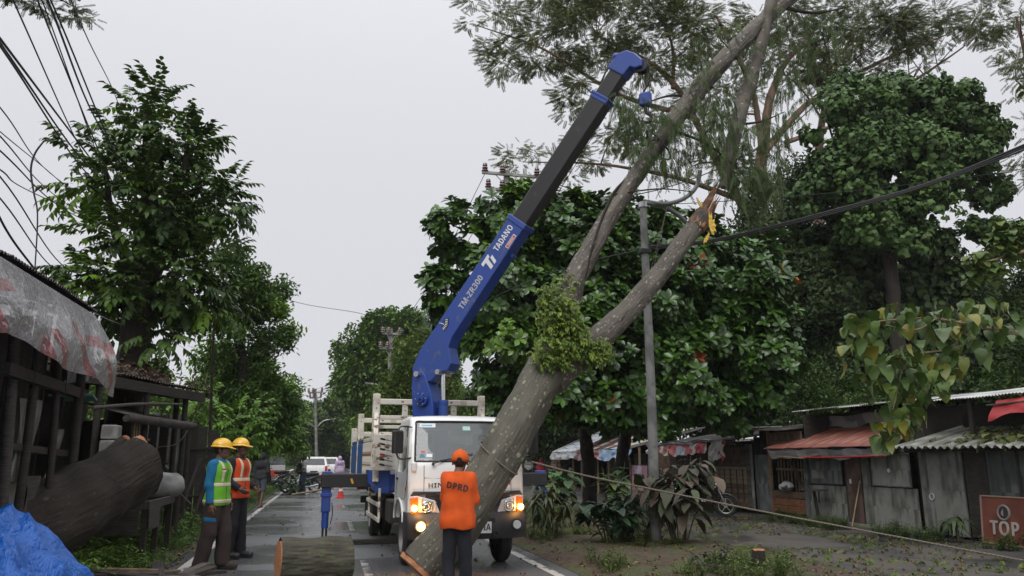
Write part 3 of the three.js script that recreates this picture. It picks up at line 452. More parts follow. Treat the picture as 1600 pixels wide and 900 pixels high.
// big-leaved tree pair behind the truck
const K = [[0.026, 0.067, 0.009], [0.079, 0.168, 0.020]], ODD = [0.006, [0.5, 0.16, 0.02], [0.35, 0.08, 0.03], [0.4, 0.28, 0.03]];
makeTree({ name: 'broad_leaved_tree', label: 'dense glossy broad-leaved tree behind the blue crane boom', seed: 21, base: [8.15, 0, -24], trunk: [[[8.15, -0.05, -24, 0.24], [7.9, 1.6, -23.4, 0.2], [6.9, 3.4, -21, 0.16], [6.2, 6.4, -20, 0.08]], [[7.6, 2.4, -22.5, 0.12], [5.4, 4.2, -20.5, 0.08], [4.2, 6.6, -20, 0.04]]],
  blobs: [[3.3, 7.3, -20, 0.8, 0.95], [4.5, 8.1, -20, 1.05, 0.85], [3.0, 5.8, -20, 0.8, 0.85], [4.4, 6.2, -20, 1.35, 1.25], [5.8, 8.0, -20, 1.05, 1.05], [6.5, 6.3, -20, 1.6, 1.6], [4.4, 4.3, -20, 1.15, 1.2], [5.9, 4.2, -20, 1.5, 1.35], [7.2, 7.4, -20, 1.2, 1.2], [6.8, 2.9, -20.2, 1.3, 0.7], [5.2, 3.0, -20.4, 1.1, 0.7]],
  sprig: 'rosette', mat: L_gloss, cols: K, odd: ODD, youngCol: [0.128, 0.232, 0.022], upright: true, clumps: 12, dens: 22, clumpR: 0.42, limbs: 24, limbR: 0.06, leafParts: 220, s: 1.12 });
makeTree({ name: 'broad_leaved_tree', label: 'dense glossy broad-leaved tree behind the lamp post and leaning fork', seed: 22, base: [9.5, 0, -25], trunk: [[[9.5, -0.05, -25, 0.24], [9.3, 1.6, -24, 0.2], [8.6, 3.4, -21.2, 0.15], [9.4, 6.6, -20, 0.07]], [[9.0, 2.4, -22.8, 0.12], [10.6, 4.4, -20.5, 0.07], [11.3, 6.4, -20, 0.04]]],
  blobs: [[8.41, 6.0, -20, 1.6, 1.5], [8.3, 7.6, -20, 1.2, 1.0], [9.46, 7.5, -20, 1.3, 1.1], [10.17, 5.9, -20, 1.65, 1.5], [11.45, 6.9, -20, 1.25, 1.1], [7.8, 3.9, -20, 1.5, 1.2], [9.5, 4.1, -20, 1.6, 1.3], [11.3, 4.9, -20, 1.4, 1.4], [11.9, 3.8, -20, 1.1, 1.1], [8.4, 2.9, -20.3, 1.2, 0.65], [9.5, 2.85, -20.2, 1.4, 0.7], [11, 2.9, -20.2, 1.2, 0.6]],
  sprig: 'rosette', mat: L_gloss, cols: K, odd: ODD, upright: true, clumps: 12, dens: 22, clumpR: 0.42, limbs: 24, limbR: 0.06, leafParts: 220, s: 1.12 });
// tall feathery trees over the scene
const AZ = [[0.077, 0.099, 0.019], [0.154, 0.180, 0.036]];
makeTree({ name: 'feathery_tree', label: 'tall feathery tree with red-brown limbs spreading over the crane tip', seed: 31, base: [18.6, 0.4, -30], trunk: [[[18.6, 0, -30, 0.4], [18.4, 9.7, -30, 0.34], [18.9, 15.2, -30, 0.26], [20, 19.2, -30, 0.15], [22.5, 22.3, -30, 0.06]],
  [[18.6, 11, -30, 0.22], [16.6, 14.6, -30, 0.17], [14.3, 18.6, -30, 0.12], [11, 20.2, -30, 0.05]], [[15.4, 16.7, -30, 0.13], [12, 17.4, -30, 0.09], [8.4, 19.2, -30, 0.05], [5.6, 19.9, -30, 0.02]], [[18.8, 12.5, -30, 0.15], [15, 13.6, -30, 0.1], [11, 14, -30, 0.05], [7.6, 13.8, -30, 0.02]], [[18.9, 15.2, -30, 0.18], [21.5, 18, -30, 0.13], [25, 20.3, -30, 0.09], [30, 22.8, -30, 0.03]], [[18.9, 14.4, -30, 0.16], [18.6, 18.5, -30, 0.12], [17, 22, -30, 0.06]], [[14.6, 18, -30, 0.1], [14.6, 20.4, -30, 0.06], [13.5, 22.5, -30, 0.03]], [[20, 15.8, -29.8, 0.12], [23, 16.9, -29.5, 0.07], [25.5, 17.0, -29.5, 0.03]]],
  blobs: [[5.9, 20.2, -30, 1.7, 0.9, 2], [7.04, 18.5, -30, 1.6, 1.0, 2], [8.8, 19.8, -30, 2.2, 1.2, 2.4], [10.9, 20.7, -30, 2.3, 1.3, 2.4], [10, 17.1, -30, 1.6, 0.8, 2], [11.8, 18.5, -30, 2.2, 1, 2.4], [14.3, 20.4, -30, 2.3, 1.6, 2.4], [8.7, 13.7, -30, 1.6, 0.6, 2], [10.8, 14.8, -30, 1.6, 0.7, 2], [7.4, 13.9, -30, 1.3, 0.4, 1.6], [12.9, 15.8, -30, 2, 0.9, 2], [16.4, 21.6, -30, 2.4, 1.5, 2.4], [16.7, 18.2, -30, 2, 1.3, 2], [9.5, 22.4, -30, 2.6, 1, 2.4], [13, 22.8, -30, 2.6, 1, 2.4], [16.5, 14.5, -30.5, 1.5, 0.9, 2]],
  sprig: 'feather', mat: L_soft, cols: AZ, bark: M.barkRed, clumps: 6.5, clumpR: 0.36, flat: 0.45, dens: 28, lift: -0.1, limbs: 44, limbR: 0.06, s: 0.82, step: 0.5 });
makeTree({ name: 'feathery_tree', label: 'tall feathery tree whose crown fills the top right behind the cable', seed: 32, base: [24, 1, -32], trunk: [[[24, 0.5, -32, 0.36], [23, 10, -32, 0.3], [23.4, 17, -32, 0.2], [25, 22, -32, 0.06]], [[23.2, 14.5, -32, 0.14], [27.5, 19.5, -32, 0.1], [33, 23.6, -32, 0.04]]],
  blobs: [[21.4, 21.2, -30, 2.4, 1.6], [24.4, 22.3, -30, 2.5, 1.3], [23, 19.8, -30, 1.8, 1], [27, 22.7, -30, 2.5, 1.3], [30.2, 23.5, -30, 2.3, 0.9], [32.7, 24.2, -30, 2, 0.9], [25.5, 20.6, -30, 1.7, 0.7], [28.4, 21.5, -30, 1.4, 0.5], [19.5, 22.5, -30, 2.2, 1.2]],
  sprig: 'feather', mat: L_soft, cols: [[0.077, 0.099, 0.022], [0.134, 0.157, 0.036]], bark: M.barkRed, clumps: 6.5, clumpR: 0.36, flat: 0.5, dens: 28, lift: -0.1, limbs: 30, limbR: 0.06, s: 0.82, step: 0.5 });
makeTree({ name: 'feathery_tree', label: 'feathery tree cut by the right edge of the picture', seed: 33, base: [27.5, 1.2, -23], trunk: [[[27.5, 0.8, -23, 0.3], [27.3, 9, -23, 0.24], [26.3, 15, -22.5, 0.12], [25.6, 18.5, -22.2, 0.04]]], blobs: [[24.9, 15.6, -22, 1, 0.8], [25.5, 17.6, -22, 1.1, 1.1], [25.0, 13.4, -22, 0.9, 0.9], [26.5, 16.5, -22, 1.3, 1.3], [25.6, 12.0, -22, 1.0, 0.8]], sprig: 'feather', mat: L_soft, cols: [[0.077, 0.099, 0.022], [0.134, 0.157, 0.036]], bark: M.barkRed, clumps: 8, flat: 0.5, dens: 16, lift: -0.1, limbs: 12, s: 0.9 });
// large-leaved tree on the right and the dark wood behind the stalls
const TK = [[0.048, 0.1, 0.022], [0.115, 0.205, 0.045]];
makeTree({ name: 'large_leaved_tree', label: 'tall large-leaved tree crowning the wood above the right stalls', seed: 51, base: [20, 0.7, -24], trunk: [[[20, 0.3, -24, 0.32], [20.1, 8.8, -24, 0.22], [20.3, 13, -24, 0.08]], [[20.1, 9.5, -24, 0.12], [22.5, 12, -24, 0.07], [24.5, 14.5, -24, 0.03]], [[20.1, 9.8, -24, 0.1], [18.6, 12, -24, 0.06], [18, 14, -24, 0.03]]],
  blobs: [[19.7, 15.1, -24, 1.5, 1], [21.6, 15.6, -24, 1.4, 0.8], [22.9, 13.4, -24, 1.4, 1.1], [21.1, 14.3, -24, 1.7, 1.4], [18.3, 14.3, -24, 1.2, 1], [23.2, 15.0, -24, 1.5, 1.2], [25, 14.6, -24, 1.3, 1.2], [19.1, 12.3, -24, 1.9, 1.3], [21.7, 12.2, -24, 1.9, 1.3], [24.4, 12.5, -24, 1.4, 1.1], [20, 10.2, -24, 2, 1.3], [17.7, 11.2, -24, 1.2, 0.9], [25.3, 10.8, -24, 1.2, 1.2]], sprig: 'broad', mat: L_mid, cols: TK, clumps: 9, dens: 21, clumpR: 0.42, limbs: 24, limbR: 0.06, upright: true, s: 0.78 });
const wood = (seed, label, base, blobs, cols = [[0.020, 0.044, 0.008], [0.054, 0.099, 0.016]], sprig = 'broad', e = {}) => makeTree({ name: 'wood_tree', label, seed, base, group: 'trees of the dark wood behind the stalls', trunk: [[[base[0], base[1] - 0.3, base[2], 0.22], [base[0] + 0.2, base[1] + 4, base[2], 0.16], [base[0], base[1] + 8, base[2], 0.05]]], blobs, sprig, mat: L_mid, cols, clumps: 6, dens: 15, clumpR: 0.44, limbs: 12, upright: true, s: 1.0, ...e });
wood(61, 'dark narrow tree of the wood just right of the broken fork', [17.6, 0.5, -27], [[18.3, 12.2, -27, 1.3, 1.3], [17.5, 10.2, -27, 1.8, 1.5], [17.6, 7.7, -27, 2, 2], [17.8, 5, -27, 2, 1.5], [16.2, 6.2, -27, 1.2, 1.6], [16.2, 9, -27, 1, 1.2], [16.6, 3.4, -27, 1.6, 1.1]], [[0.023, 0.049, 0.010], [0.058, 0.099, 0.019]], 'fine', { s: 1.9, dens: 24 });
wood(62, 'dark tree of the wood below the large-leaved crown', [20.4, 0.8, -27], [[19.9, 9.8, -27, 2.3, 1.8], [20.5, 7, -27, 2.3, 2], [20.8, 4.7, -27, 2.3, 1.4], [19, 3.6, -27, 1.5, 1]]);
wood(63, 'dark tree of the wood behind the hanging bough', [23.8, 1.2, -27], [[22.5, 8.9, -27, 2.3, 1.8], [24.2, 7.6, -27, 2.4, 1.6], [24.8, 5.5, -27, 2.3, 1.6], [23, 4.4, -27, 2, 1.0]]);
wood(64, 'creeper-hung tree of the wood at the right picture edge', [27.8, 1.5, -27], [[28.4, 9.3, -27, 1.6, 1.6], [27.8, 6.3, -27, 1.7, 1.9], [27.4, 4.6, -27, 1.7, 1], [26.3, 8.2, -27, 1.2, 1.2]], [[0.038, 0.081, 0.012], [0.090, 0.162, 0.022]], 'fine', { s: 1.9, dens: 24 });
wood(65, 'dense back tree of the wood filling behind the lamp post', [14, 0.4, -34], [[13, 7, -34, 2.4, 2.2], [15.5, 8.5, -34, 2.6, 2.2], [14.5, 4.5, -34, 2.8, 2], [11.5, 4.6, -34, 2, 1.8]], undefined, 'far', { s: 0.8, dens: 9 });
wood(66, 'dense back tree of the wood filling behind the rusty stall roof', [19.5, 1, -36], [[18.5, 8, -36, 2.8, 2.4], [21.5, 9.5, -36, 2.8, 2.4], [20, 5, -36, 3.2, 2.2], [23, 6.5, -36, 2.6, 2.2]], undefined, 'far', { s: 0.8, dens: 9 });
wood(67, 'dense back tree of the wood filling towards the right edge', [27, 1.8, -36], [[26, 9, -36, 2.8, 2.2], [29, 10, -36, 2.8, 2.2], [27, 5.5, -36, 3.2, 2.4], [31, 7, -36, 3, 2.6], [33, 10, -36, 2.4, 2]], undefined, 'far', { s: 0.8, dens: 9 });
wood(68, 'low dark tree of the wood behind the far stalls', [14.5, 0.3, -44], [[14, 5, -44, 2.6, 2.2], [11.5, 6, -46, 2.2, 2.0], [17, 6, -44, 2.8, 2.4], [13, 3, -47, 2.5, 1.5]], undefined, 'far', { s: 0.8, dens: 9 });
// trunk-side bushes under the eaves of the wood
[[14.6, -17.5, 'low leafy bush behind the white-edged stall roof'], [15.4, -14.6, 'low leafy bush behind the grey sheet roof'], [14.8, -21.5, 'low leafy bush behind the plank stall'], [17.2, -16, 'tall leafy bush on the bank above the stalls'], [19.5, -18, 'tall leafy bush on the bank near the right edge'], [17.5, -20.5, 'tall leafy bush on the bank below the wood']].forEach(([x, z, label], i) => makeTree({ name: 'bank_bush', label, cat: 'bush', group: 'bushes on the bank behind the stalls', seed: 71 + i, base: [x, 0.4, z], trunk: [[[x, 0.2, z, 0.06], [x, 1.8, z, 0.04], [x, 3, z, 0.02]]], blobs: [[x, 2.6, z, 1.2, 0.9], [x + 0.8, 3.5, z - 0.6, 1.1, 0.9], [x - 0.3, 1.6, z, 1.3, 0.9], [x + 0.4, 2.2, z + 1, 1.1, 0.8]], sprig: 'fine', mat: L_mid, cols: [[0.026, 0.058, 0.009], [0.070, 0.128, 0.016]], clumps: 12, dens: 26, limbs: 6, s: 1.3 }));
// overhanging twig at the top left corner
makeTree({ name: 'overhanging_branch', label: 'thin leafy branch hanging in from the top left corner', cat: 'branch', seed: 81, base: [-4.6, 7.2, -9], trunk: [[[-4.6, 7.2, -9, 0.03], [-3.8, 6.95, -9, 0.018], [-3.1, 6.6, -9, 0.006]]], blobs: [[-3.25, 6.58, -9, 0.3, 0.16], [-3.5, 6.72, -9, 0.3, 0.14], [-3.75, 6.85, -9, 0.3, 0.2], [-3.05, 6.5, -9, 0.16, 0.1], [-4.1, 7.05, -9, 0.3, 0.2]], sprig: 'feather', mat: L_soft, cols: [[0.064, 0.075, 0.022], [0.115, 0.128, 0.036]], clumps: 80, dens: 240, limbs: 20, limbR: 0.006, s: 0.24, bark: M.barkDark });
// ---------------------------------------------------------------- the felled leaning tree held by the crane
{
  const B = [1.19, 0, -10.1], t = thing('felled_tree', 'leaning grey forked trunk hoisted by the crane in front of the truck', 'tree', B);
  const lo = s => s.map(p => [p[0] - B[0], p[1] - B[1], p[2] - B[2], p[3]]);
  const wob = (a, s, r) => r * (0.07 * Math.sin(a * 2 + s * 1.3) + 0.05 * Math.sin(a * 5 - s * 2.7) + 0.04 * Math.sin(s * 7 + a * 3) + 0.03 * Math.sin(s * 17 - a * 7));
  obj('trunk', tube(lo([[1.20, 0.18, -10.00, 0.285], [1.68, 0.71, -10.05, 0.272], [2.01, 1.19, -10.10, 0.268], [2.30, 1.65, -10.20, 0.27], [2.64, 2.21, -10.35, 0.275], [2.95, 2.69, -10.50, 0.28], [3.19, 3.03, -10.60, 0.25], [3.30, 3.28, -10.65, 0.15]]), 28, 0.08, true, wob), M.barkMoss, t);
  const cutP = lo([[1.200, 0.176, -10.000, 0], [1.160, 0.132, -9.996, 0]]);
  obj('cut_face', tube([[cutP[0][0], cutP[0][1], cutP[0][2], 0.285], [cutP[1][0], cutP[1][1], cutP[1][2], 0.272]], 28, 0.03, true, (a, s) => 0.02 * Math.sin(a * 7) + 0.012 * Math.sin(a * 13)), M.cutWood, t);
  obj('stem', tube(lo([[3.04, 2.52, -10.50, 0.2], [3.21, 3.27, -10.60, 0.185], [3.45, 4.06, -10.70, 0.16], [3.83, 4.72, -10.78, 0.145], [4.23, 5.37, -10.85, 0.14], [4.87, 6.30, -10.95, 0.138], [5.44, 7.08, -11.03, 0.14], [6.21, 8.06, -11.15, 0.145], [7.91, 9.83, -11.40, 0.15], [9.62, 11.48, -11.60, 0.15], [11.6, 13.3, -12, 0.1], [13.4, 14.6, -12.3, 0.03]]), 20, 0.1, true, wob), M.bark, t);
  const st2 = obj('broken_stem', tube(lo([[3.04, 2.56, -10.50, 0.21], [3.32, 2.80, -10.55, 0.2], [3.73, 3.14, -10.60, 0.19], [4.21, 3.58, -10.65, 0.155], [4.96, 4.40, -10.75, 0.14], [5.50, 5.07, -10.80, 0.15], [5.68, 5.3, -10.80, 0.135]]), 20, 0.1, true, wob), M.bark, t);
  // torn end: long splinters of fresh wood
  const R = rng(77), e0 = V(5.68 - B[0], 5.3, -10.8 - B[2]), ax = V(0.55, 0.8, -0.1).normalize();
  for (let i = 0; i < 22; i++) { const a = i / 22 * 6.28 + 0.2 * R(), n = V(Math.cos(a) * 0.8, -Math.cos(a) * 0.55, Math.sin(a)).multiplyScalar(0.085 + 0.05 * R()), L = 0.5 + 0.62 * R() * (Math.cos(a) < 0.2 ? 1 : 0.45), p0 = e0.clone().add(n).addScaledVector(ax, -0.3), p1 = p0.clone().addScaledVector(ax, L * 0.6).addScaledVector(n, -0.25), p2 = p0.clone().addScaledVector(ax, L).addScaledVector(n, -0.45 + 0.3 * R());
    obj('splinter', tube([[p0.x, p0.y, p0.z, 0.042], [p1.x, p1.y, p1.z, 0.03], [p2.x, p2.y, p2.z, 0.004]], 5, 0.12, true, (g, q, r) => 0.35 * r * Math.sin(g * 2 + q * 9)), i % 5 ? M.tornWood : i % 2 ? M.paleWood : M.cutWood, st2); }
  const yel = std(null, 0.7, { map: mottle(128, 0.3, [0.5, 0.3, 0.03], [0.72, 0.5, 0.1], 7, 4, 903) });
  for (const [x, y, sc, rz] of [[5.67, 5.06, 0.78, 0.1], [5.58, 4.84, 0.42, -0.5], [5.5, 5.4, 0.36, 0.4]]) obj('torn_sapwood', slab([[0, -0.2], [0.05, -0.22], [0.045, -0.13], [0.1, -0.16], [0.085, -0.06], [0.12, -0.04], [0.09, 0.03], [0.11, 0.12], [0.06, 0.09], [0.075, 0.26], [0.035, 0.2], [0.02, 0.3], [-0.01, 0.12], [-0.03, 0.0]], 0.035, 0.006, 1).scale(sc, sc, 1).rotateZ(rz).rotateY(-0.3).translate(x - B[0], y, -10.6 - B[2]), yel, st2);
  const st3 = obj('upper_stem', tube(lo([[6.08, 5.8, -10.85, 0.05], [6.28, 6.43, -10.90, 0.11], [6.47, 6.95, -11.00, 0.115], [7.13, 8.57, -11.20, 0.12], [7.71, 10.26, -11.30, 0.11], [8.3, 12.2, -11.5, 0.08], [8.7, 13.8, -11.6, 0.03]]), 14, 0.12, true, wob), M.bark, t);
  const br = [[[5.17, 6.53, -11, 0.05], [4.6, 5.98, -10.9, 0.04], [4.17, 5.55, -10.80, 0.035], [3.91, 5.04, -10.70, 0.03], [3.71, 4.54, -10.60, 0.025], [3.6, 4.1, -10.6, 0.022]], [[5.78, 7.50, -11.1, 0.045], [5.27, 7.40, -11, 0.03], [4.70, 7.12, -10.9, 0.012]], [[5.35, 6.78, -11, 0.045], [5.81, 6.51, -10.8, 0.03], [6.36, 6.12, -10.8, 0.012]], [[6.50, 7.01, -11, 0.04], [6.96, 7.12, -11, 0.025], [7.41, 7.34, -11, 0.01]], [[5.2, 6.55, -11, 0.035], [4.9, 6.5, -10.8, 0.02], [4.6, 6.3, -10.7, 0.008]], [[4.12, 5.50, -10.8, 0.022], [4.84, 5.59, -10.6, 0.018], [5.38, 5.55, -10.5, 0.01]], [[6.83, 7.86, -11.1, 0.04], [6.62, 8.32, -11.1, 0.025], [6.28, 8.71, -11.1, 0.01]], [[7.72, 9.67, -11.4, 0.07], [8.38, 9.57, -11.3, 0.04], [9.22, 9.82, -11.3, 0.015]]];
  for (const b of br) obj('branch', tube(lo(b).map(p => [p[0], p[1], p[2], p[3] * 0.65]), 7, 0.12), M.barkDark, t);
  // drooping feathery fronds
  const list = [], RR = rng(78);
  for (const [x, y, z, r, n] of [[4.70, 6.98, -10.9, 0.5, 60], [5.26, 6.65, -10.8, 0.42, 46], [4.74, 6.25, -10.8, 0.36, 30], [6.19, 7.0, -10.9, 0.58, 80], [6.81, 6.6, -11, 0.5, 66], [5.92, 7.6, -11, 0.5, 46], [6.41, 5.95, -10.7, 0.38, 46], [7.20, 7.0, -11, 0.36, 36], [5.17, 6.1, -10.8, 0.36, 26], [6.69, 5.8, -10.8, 0.36, 36], [4.58, 7.25, -11, 0.32, 26], [6.26, 8.42, -11.1, 0.6, 46], [7.17, 8.2, -11.2, 0.55, 36], [8.65, 9.5, -11.3, 0.8, 60], [7.55, 9.0, -11.3, 0.65, 46], [5.87, 6.45, -10.8, 0.45, 46], [7.79, 8.0, -11.2, 0.5, 40], [10.2, 12.4, -11.8, 1.1, 90], [12.6, 14.2, -12.2, 1.1, 90], [8.3, 12.6, -11.5, 0.9, 80]]) for (let i = 0; i < n * 0.8; i++) { const d = V(RR() - 0.5, RR() - 0.5, RR() - 0.5).normalize().multiplyScalar(r * Math.cbrt(RR())); list.push({ p: V(x - B[0] + d.x, y + d.y, z - B[2] + d.z), q: along(V(RR() - 0.5, -0.5 + 0.5 * RR(), RR() - 0.5)), s: 0.6 + 0.4 * RR(), c: mix3([0.05, 0.085, 0.025], [0.11, 0.155, 0.05], RR()) }); }
  scatter('crown', 'plume', L_dull, list, t);
  // creeping fern clump at the fork
  const fern = [], R3 = rng(79);
  for (const [x, y, z, rx, ry, n] of [[3.13, 3.45, -10.42, 0.36, 0.42, 330], [3.0, 2.92, -10.28, 0.36, 0.3, 220], [3.58, 3.0, -10.42, 0.38, 0.22, 200], [3.0, 3.8, -10.55, 0.2, 0.2, 60], [3.3, 3.2, -10.4, 0.3, 0.3, 130], [3.3, 4.0, -10.75, 0.18, 0.2, 50]]) for (let i = 0; i < n * 1.7; i++) { const d = V(R3() - 0.5, R3() - 0.5, R3() - 0.5).normalize(), k = Math.sqrt(R3()); fern.push({ p: V(x - B[0] + d.x * rx * k, y + d.y * ry * k, z - B[2] + 0.25 * d.z * k), q: along(V(R3() - 0.5, R3() - 0.6, 0.3 + 0.5 * R3())), s: 0.17 + 0.13 * R3(), c: mix3([0.06, 0.11, 0.015], [0.24, 0.32, 0.04], R3()) }); }
  scatter('creeping_fern', 'compound', L_mid, fern, t);
  // sling chain round the trunk
  const ring = []; for (let i = 0; i <= 20; i++) { const a = i / 20 * 6.283, n = V(-0.75, 0.62, 0).normalize(); ring.push([2.20 + 0.305 * Math.cos(a) * -0.8, 1.50 + 0.305 * Math.cos(a) * 0.6 - 0.1 * Math.sin(a), -10.17 + 0.3 * Math.sin(a), 0.011]); }
  tag(obj('sling_rope', tube(ring, 6, 0.05), M.rope), 'dark rope looped round the leaning trunk at bonnet height', 'rope');
}
// rope pulled tight from the trunk to the lower right
tag(obj('pull_rope', tube([[2.6, 1.45, -9.98, 0.012], [3.4, 1.27, -10.2, 0.012], [4.50, 1.06, -10.3, 0.012], [5.78, 0.80, -10.0, 0.012], [7.34, 0.49, -9.2, 0.012], [8.60, 0.24, -8.5, 0.012], [9.6, 0.06, -7.9, 0.012]], 8, 0.1), M.rope), 'long pale rope stretched from the leaning trunk to the lower right', 'rope');
// ---------------------------------------------------------------- bough with big lobed leaves hanging in from the right
{
  const B = [14.7, 0.2, -11], t = thing('overhanging_tree', 'bough with large yellowing leaves hanging over the right stalls', 'tree', B), lo = s => s.map(p => [p[0] - B[0], p[1] - B[1], p[2] - B[2], p[3]]);
  obj('trunk', tube(lo([[14.7, 0, -11, 0.2], [14.6, 3, -11, 0.16], [14.8, 7, -11.2, 0.1], [14.6, 9, -11.3, 0.05]]), 12, 0.2), M.barkDark, t);
  for (const b of [[[14.6, 3.2, -11, 0.08], [12.60, 3.56, -11.00, 0.05], [11.65, 3.64, -11.00, 0.04], [11.00, 3.70, -11.00, 0.03], [9.97, 3.82, -11.00, 0.02], [9.21, 3.77, -11.00, 0.015], [8.52, 3.68, -11.00, 0.008]], [[10.80, 3.70, -11.00, 0.022], [10.16, 3.31, -11.00, 0.018], [9.38, 3.12, -11.00, 0.012], [8.96, 2.27, -11.00, 0.006]], [[10.0, 3.82, -11, 0.014], [9.5, 3.6, -10.9, 0.01], [8.9, 3.65, -10.9, 0.006]], [[14.7, 5, -11.1, 0.08], [14.2, 5.7, -12.4, 0.05], [13.2, 5.5, -13, 0.02]]]) obj('branch', tube(lo(b), 7, 0.12), M.bamboo, t);
  const R = rng(83), lg = [0, 1, 2].map(i => leaf(0.24 + 0.03 * i, 0.19 + 0.02 * i, { n: 5, prof: P_HEART, droop: 0.45 + 0.15 * i, fold: 0.15, wave: 0.04 })), lm = [[0.075, 0.14, 0.024], [0.1, 0.175, 0.028], [0.085, 0.14, 0.036], [0.13, 0.2, 0.03], [0.16, 0.2, 0.028], [0.24, 0.23, 0.026]].map(c => phy(c, 0.5, { side: THREE.DoubleSide, transmission: 0.3, thickness: 0 }));
  for (const [x, y, r, n] of [[8.47, 3.7, 0.28, 16], [9.22, 3.85, 0.3, 20], [8.29, 3.25, 0.27, 18], [9.13, 3.12, 0.42, 30], [9.84, 3.79, 0.4, 24], [10.51, 3.93, 0.35, 22], [9.31, 2.59, 0.42, 32], [9.01, 2.2, 0.34, 24], [10.16, 3.36, 0.45, 28], [11.32, 4.0, 0.35, 14], [8.82, 1.85, 0.18, 8], [9.72, 2.9, 0.4, 22], [8.75, 2.79, 0.35, 16], [10.9, 3.6, 0.4, 16]]) for (let i = 0; i < n * 1.25; i++) {
    const d = V(R() - 0.5, R() - 0.5, R() - 0.5).normalize().multiplyScalar(r * 1.15 * Math.cbrt(R())), m = shade(new THREE.Mesh(lg[i % 3], lm[Math.min(5, Math.floor(Math.pow(R(), 1.9) * 6))]));
    m.name = 'leaf'; m.position.set(x - B[0] + d.x, y - B[1] + d.y * 0.8, 0 + d.z); m.quaternion.copy(along(V(R() - 0.5, -0.75 * R(), R() - 0.5))); m.scale.setScalar(0.65 + 0.5 * R()); t.add(m);
  }
  const more = [], R2 = rng(84); for (const [x, y, z, r, n] of [[13.6, 5.87, -13, 0.5, 16], [14.13, 6.1, -13, 0.5, 18], [13.19, 5.36, -13, 0.4, 12], [14.4, 5.9, -13, 0.5, 14], [14.5, 8.4, -11.3, 1.2, 40]]) for (let i = 0; i < n; i++) { const d = V(R2() - 0.5, R2() - 0.5, R2() - 0.5).normalize().multiplyScalar(r * Math.cbrt(R2())); more.push({ p: V(x - B[0] + d.x, y - B[1] + d.y, z - B[2] + d.z), q: new THREE.Quaternion().setFromAxisAngle(V(0, 1, 0), R2() * 6), s: 0.8, c: mix3([0.06, 0.11, 0.02], [0.14, 0.19, 0.03], R2()) }); }
  scatter('crown', 'broad', L_mid, more, t);
}
// ---------------------------------------------------------------- plants on the median
function leafyPlant(name, label, base, { n, L, W, H, spread, cols, prof = P_LANCE, droop = 0.5, seed, stems = 6, rough = 0.45, group, y0 = 0.15 }) {
  const R = rng(seed), t = thing(name, label, 'plant', base, 0, group), gs = [0, 1, 2].map(i => leaf(L * (0.85 + 0.15 * i), W * (0.9 + 0.1 * i), { n: 6, prof, droop: droop * (0.8 + 0.25 * i), fold: 0.25, wave: 0.03 })), ms = cols.map(c => phy(c, rough, { side: THREE.DoubleSide, transmission: 0.2, thickness: 0 }));
  const tips = []; for (let i = 0; i < stems; i++) { const a = i / stems * 6.28 + R(), r = spread * (0.3 + 0.6 * R()), h = H * (0.65 + 0.4 * R()), p = [r * Math.cos(a), h, r * Math.sin(a)]; tips.push(p); obj('stem', tube([[0.1 * Math.cos(a), 0, 0.1 * Math.sin(a), 0.014], [p[0] * 0.5, h * 0.55, p[2] * 0.5, 0.011], [...p, 0.006]], 6, 0.2), M.stemMat, t); }
  for (let i = 0; i < n; i++) { const p = tips[i % stems], u = y0 + (1 - y0) * Math.sqrt(R()), m = shade(new THREE.Mesh(gs[i % 3], ms[Math.floor(R() * ms.length)])), a = R() * 6.28; m.name = 'leaf'; m.position.set(p[0] * u, p[1] * u, p[2] * u); m.quaternion.copy(along(V(Math.cos(a), 0.75 * R() - 0.1, Math.sin(a)))); m.scale.setScalar(0.7 + 0.5 * R()); t.add(m); }
  return t;
}
M.stemMat = std([0.06, 0.06, 0.03], 0.7);
leafyPlant('brown_leaved_plant', 'tall drooping plant with long brownish leaves against the lamp post', [5.85, 0.08, -12.6], { n: 230, L: 0.34, W: 0.15, H: 1.4, spread: 0.8, cols: [[0.05, 0.045, 0.025], [0.075, 0.055, 0.035], [0.05, 0.055, 0.022], [0.11, 0.08, 0.05], [0.05, 0.075, 0.02]], prof: P_OBOV, droop: 0.7, seed: 91, stems: 14, rough: 0.55, y0: 0.35 });
leafyPlant('dark_leafy_plant', 'dark green big-leaved plant in the middle of the median', [4.75, 0.06, -12.9], { n: 95, L: 0.3, W: 0.17, H: 0.75, spread: 0.65, cols: [[0.016, 0.045, 0.016], [0.022, 0.06, 0.02], [0.03, 0.075, 0.022]], prof: P_HEART, seed: 92, stems: 10 });
leafyPlant('dark_leafy_plant', 'dark green leafy plant left of the brown drooping plant', [5.2, 0.06, -13.4], { n: 75, L: 0.3, W: 0.16, H: 0.8, spread: 0.5, cols: [[0.02, 0.05, 0.018], [0.03, 0.07, 0.02], [0.06, 0.11, 0.03]], prof: P_HEART, seed: 93, stems: 8 });
leafyPlant('pale_leafy_plant', 'light green leafy plant just right of the right outrigger leg', [4.75, 0.06, -15.9], { n: 90, L: 0.32, W: 0.16, H: 1.15, spread: 0.5, cols: [[0.05, 0.1, 0.03], [0.035, 0.08, 0.02], [0.09, 0.13, 0.03]], prof: P_OBOV, seed: 94, stems: 8 });
leafyPlant('median_shrub', 'drooping grassy shrub beside the right side of the bumper', [3.95, 0.06, -13.9], { n: 190, L: 0.24, W: 0.06, H: 0.95, spread: 0.45, cols: [[0.06, 0.08, 0.02], [0.045, 0.075, 0.018], [0.1, 0.1, 0.03]], droop: 0.9, seed: 95, stems: 10 });
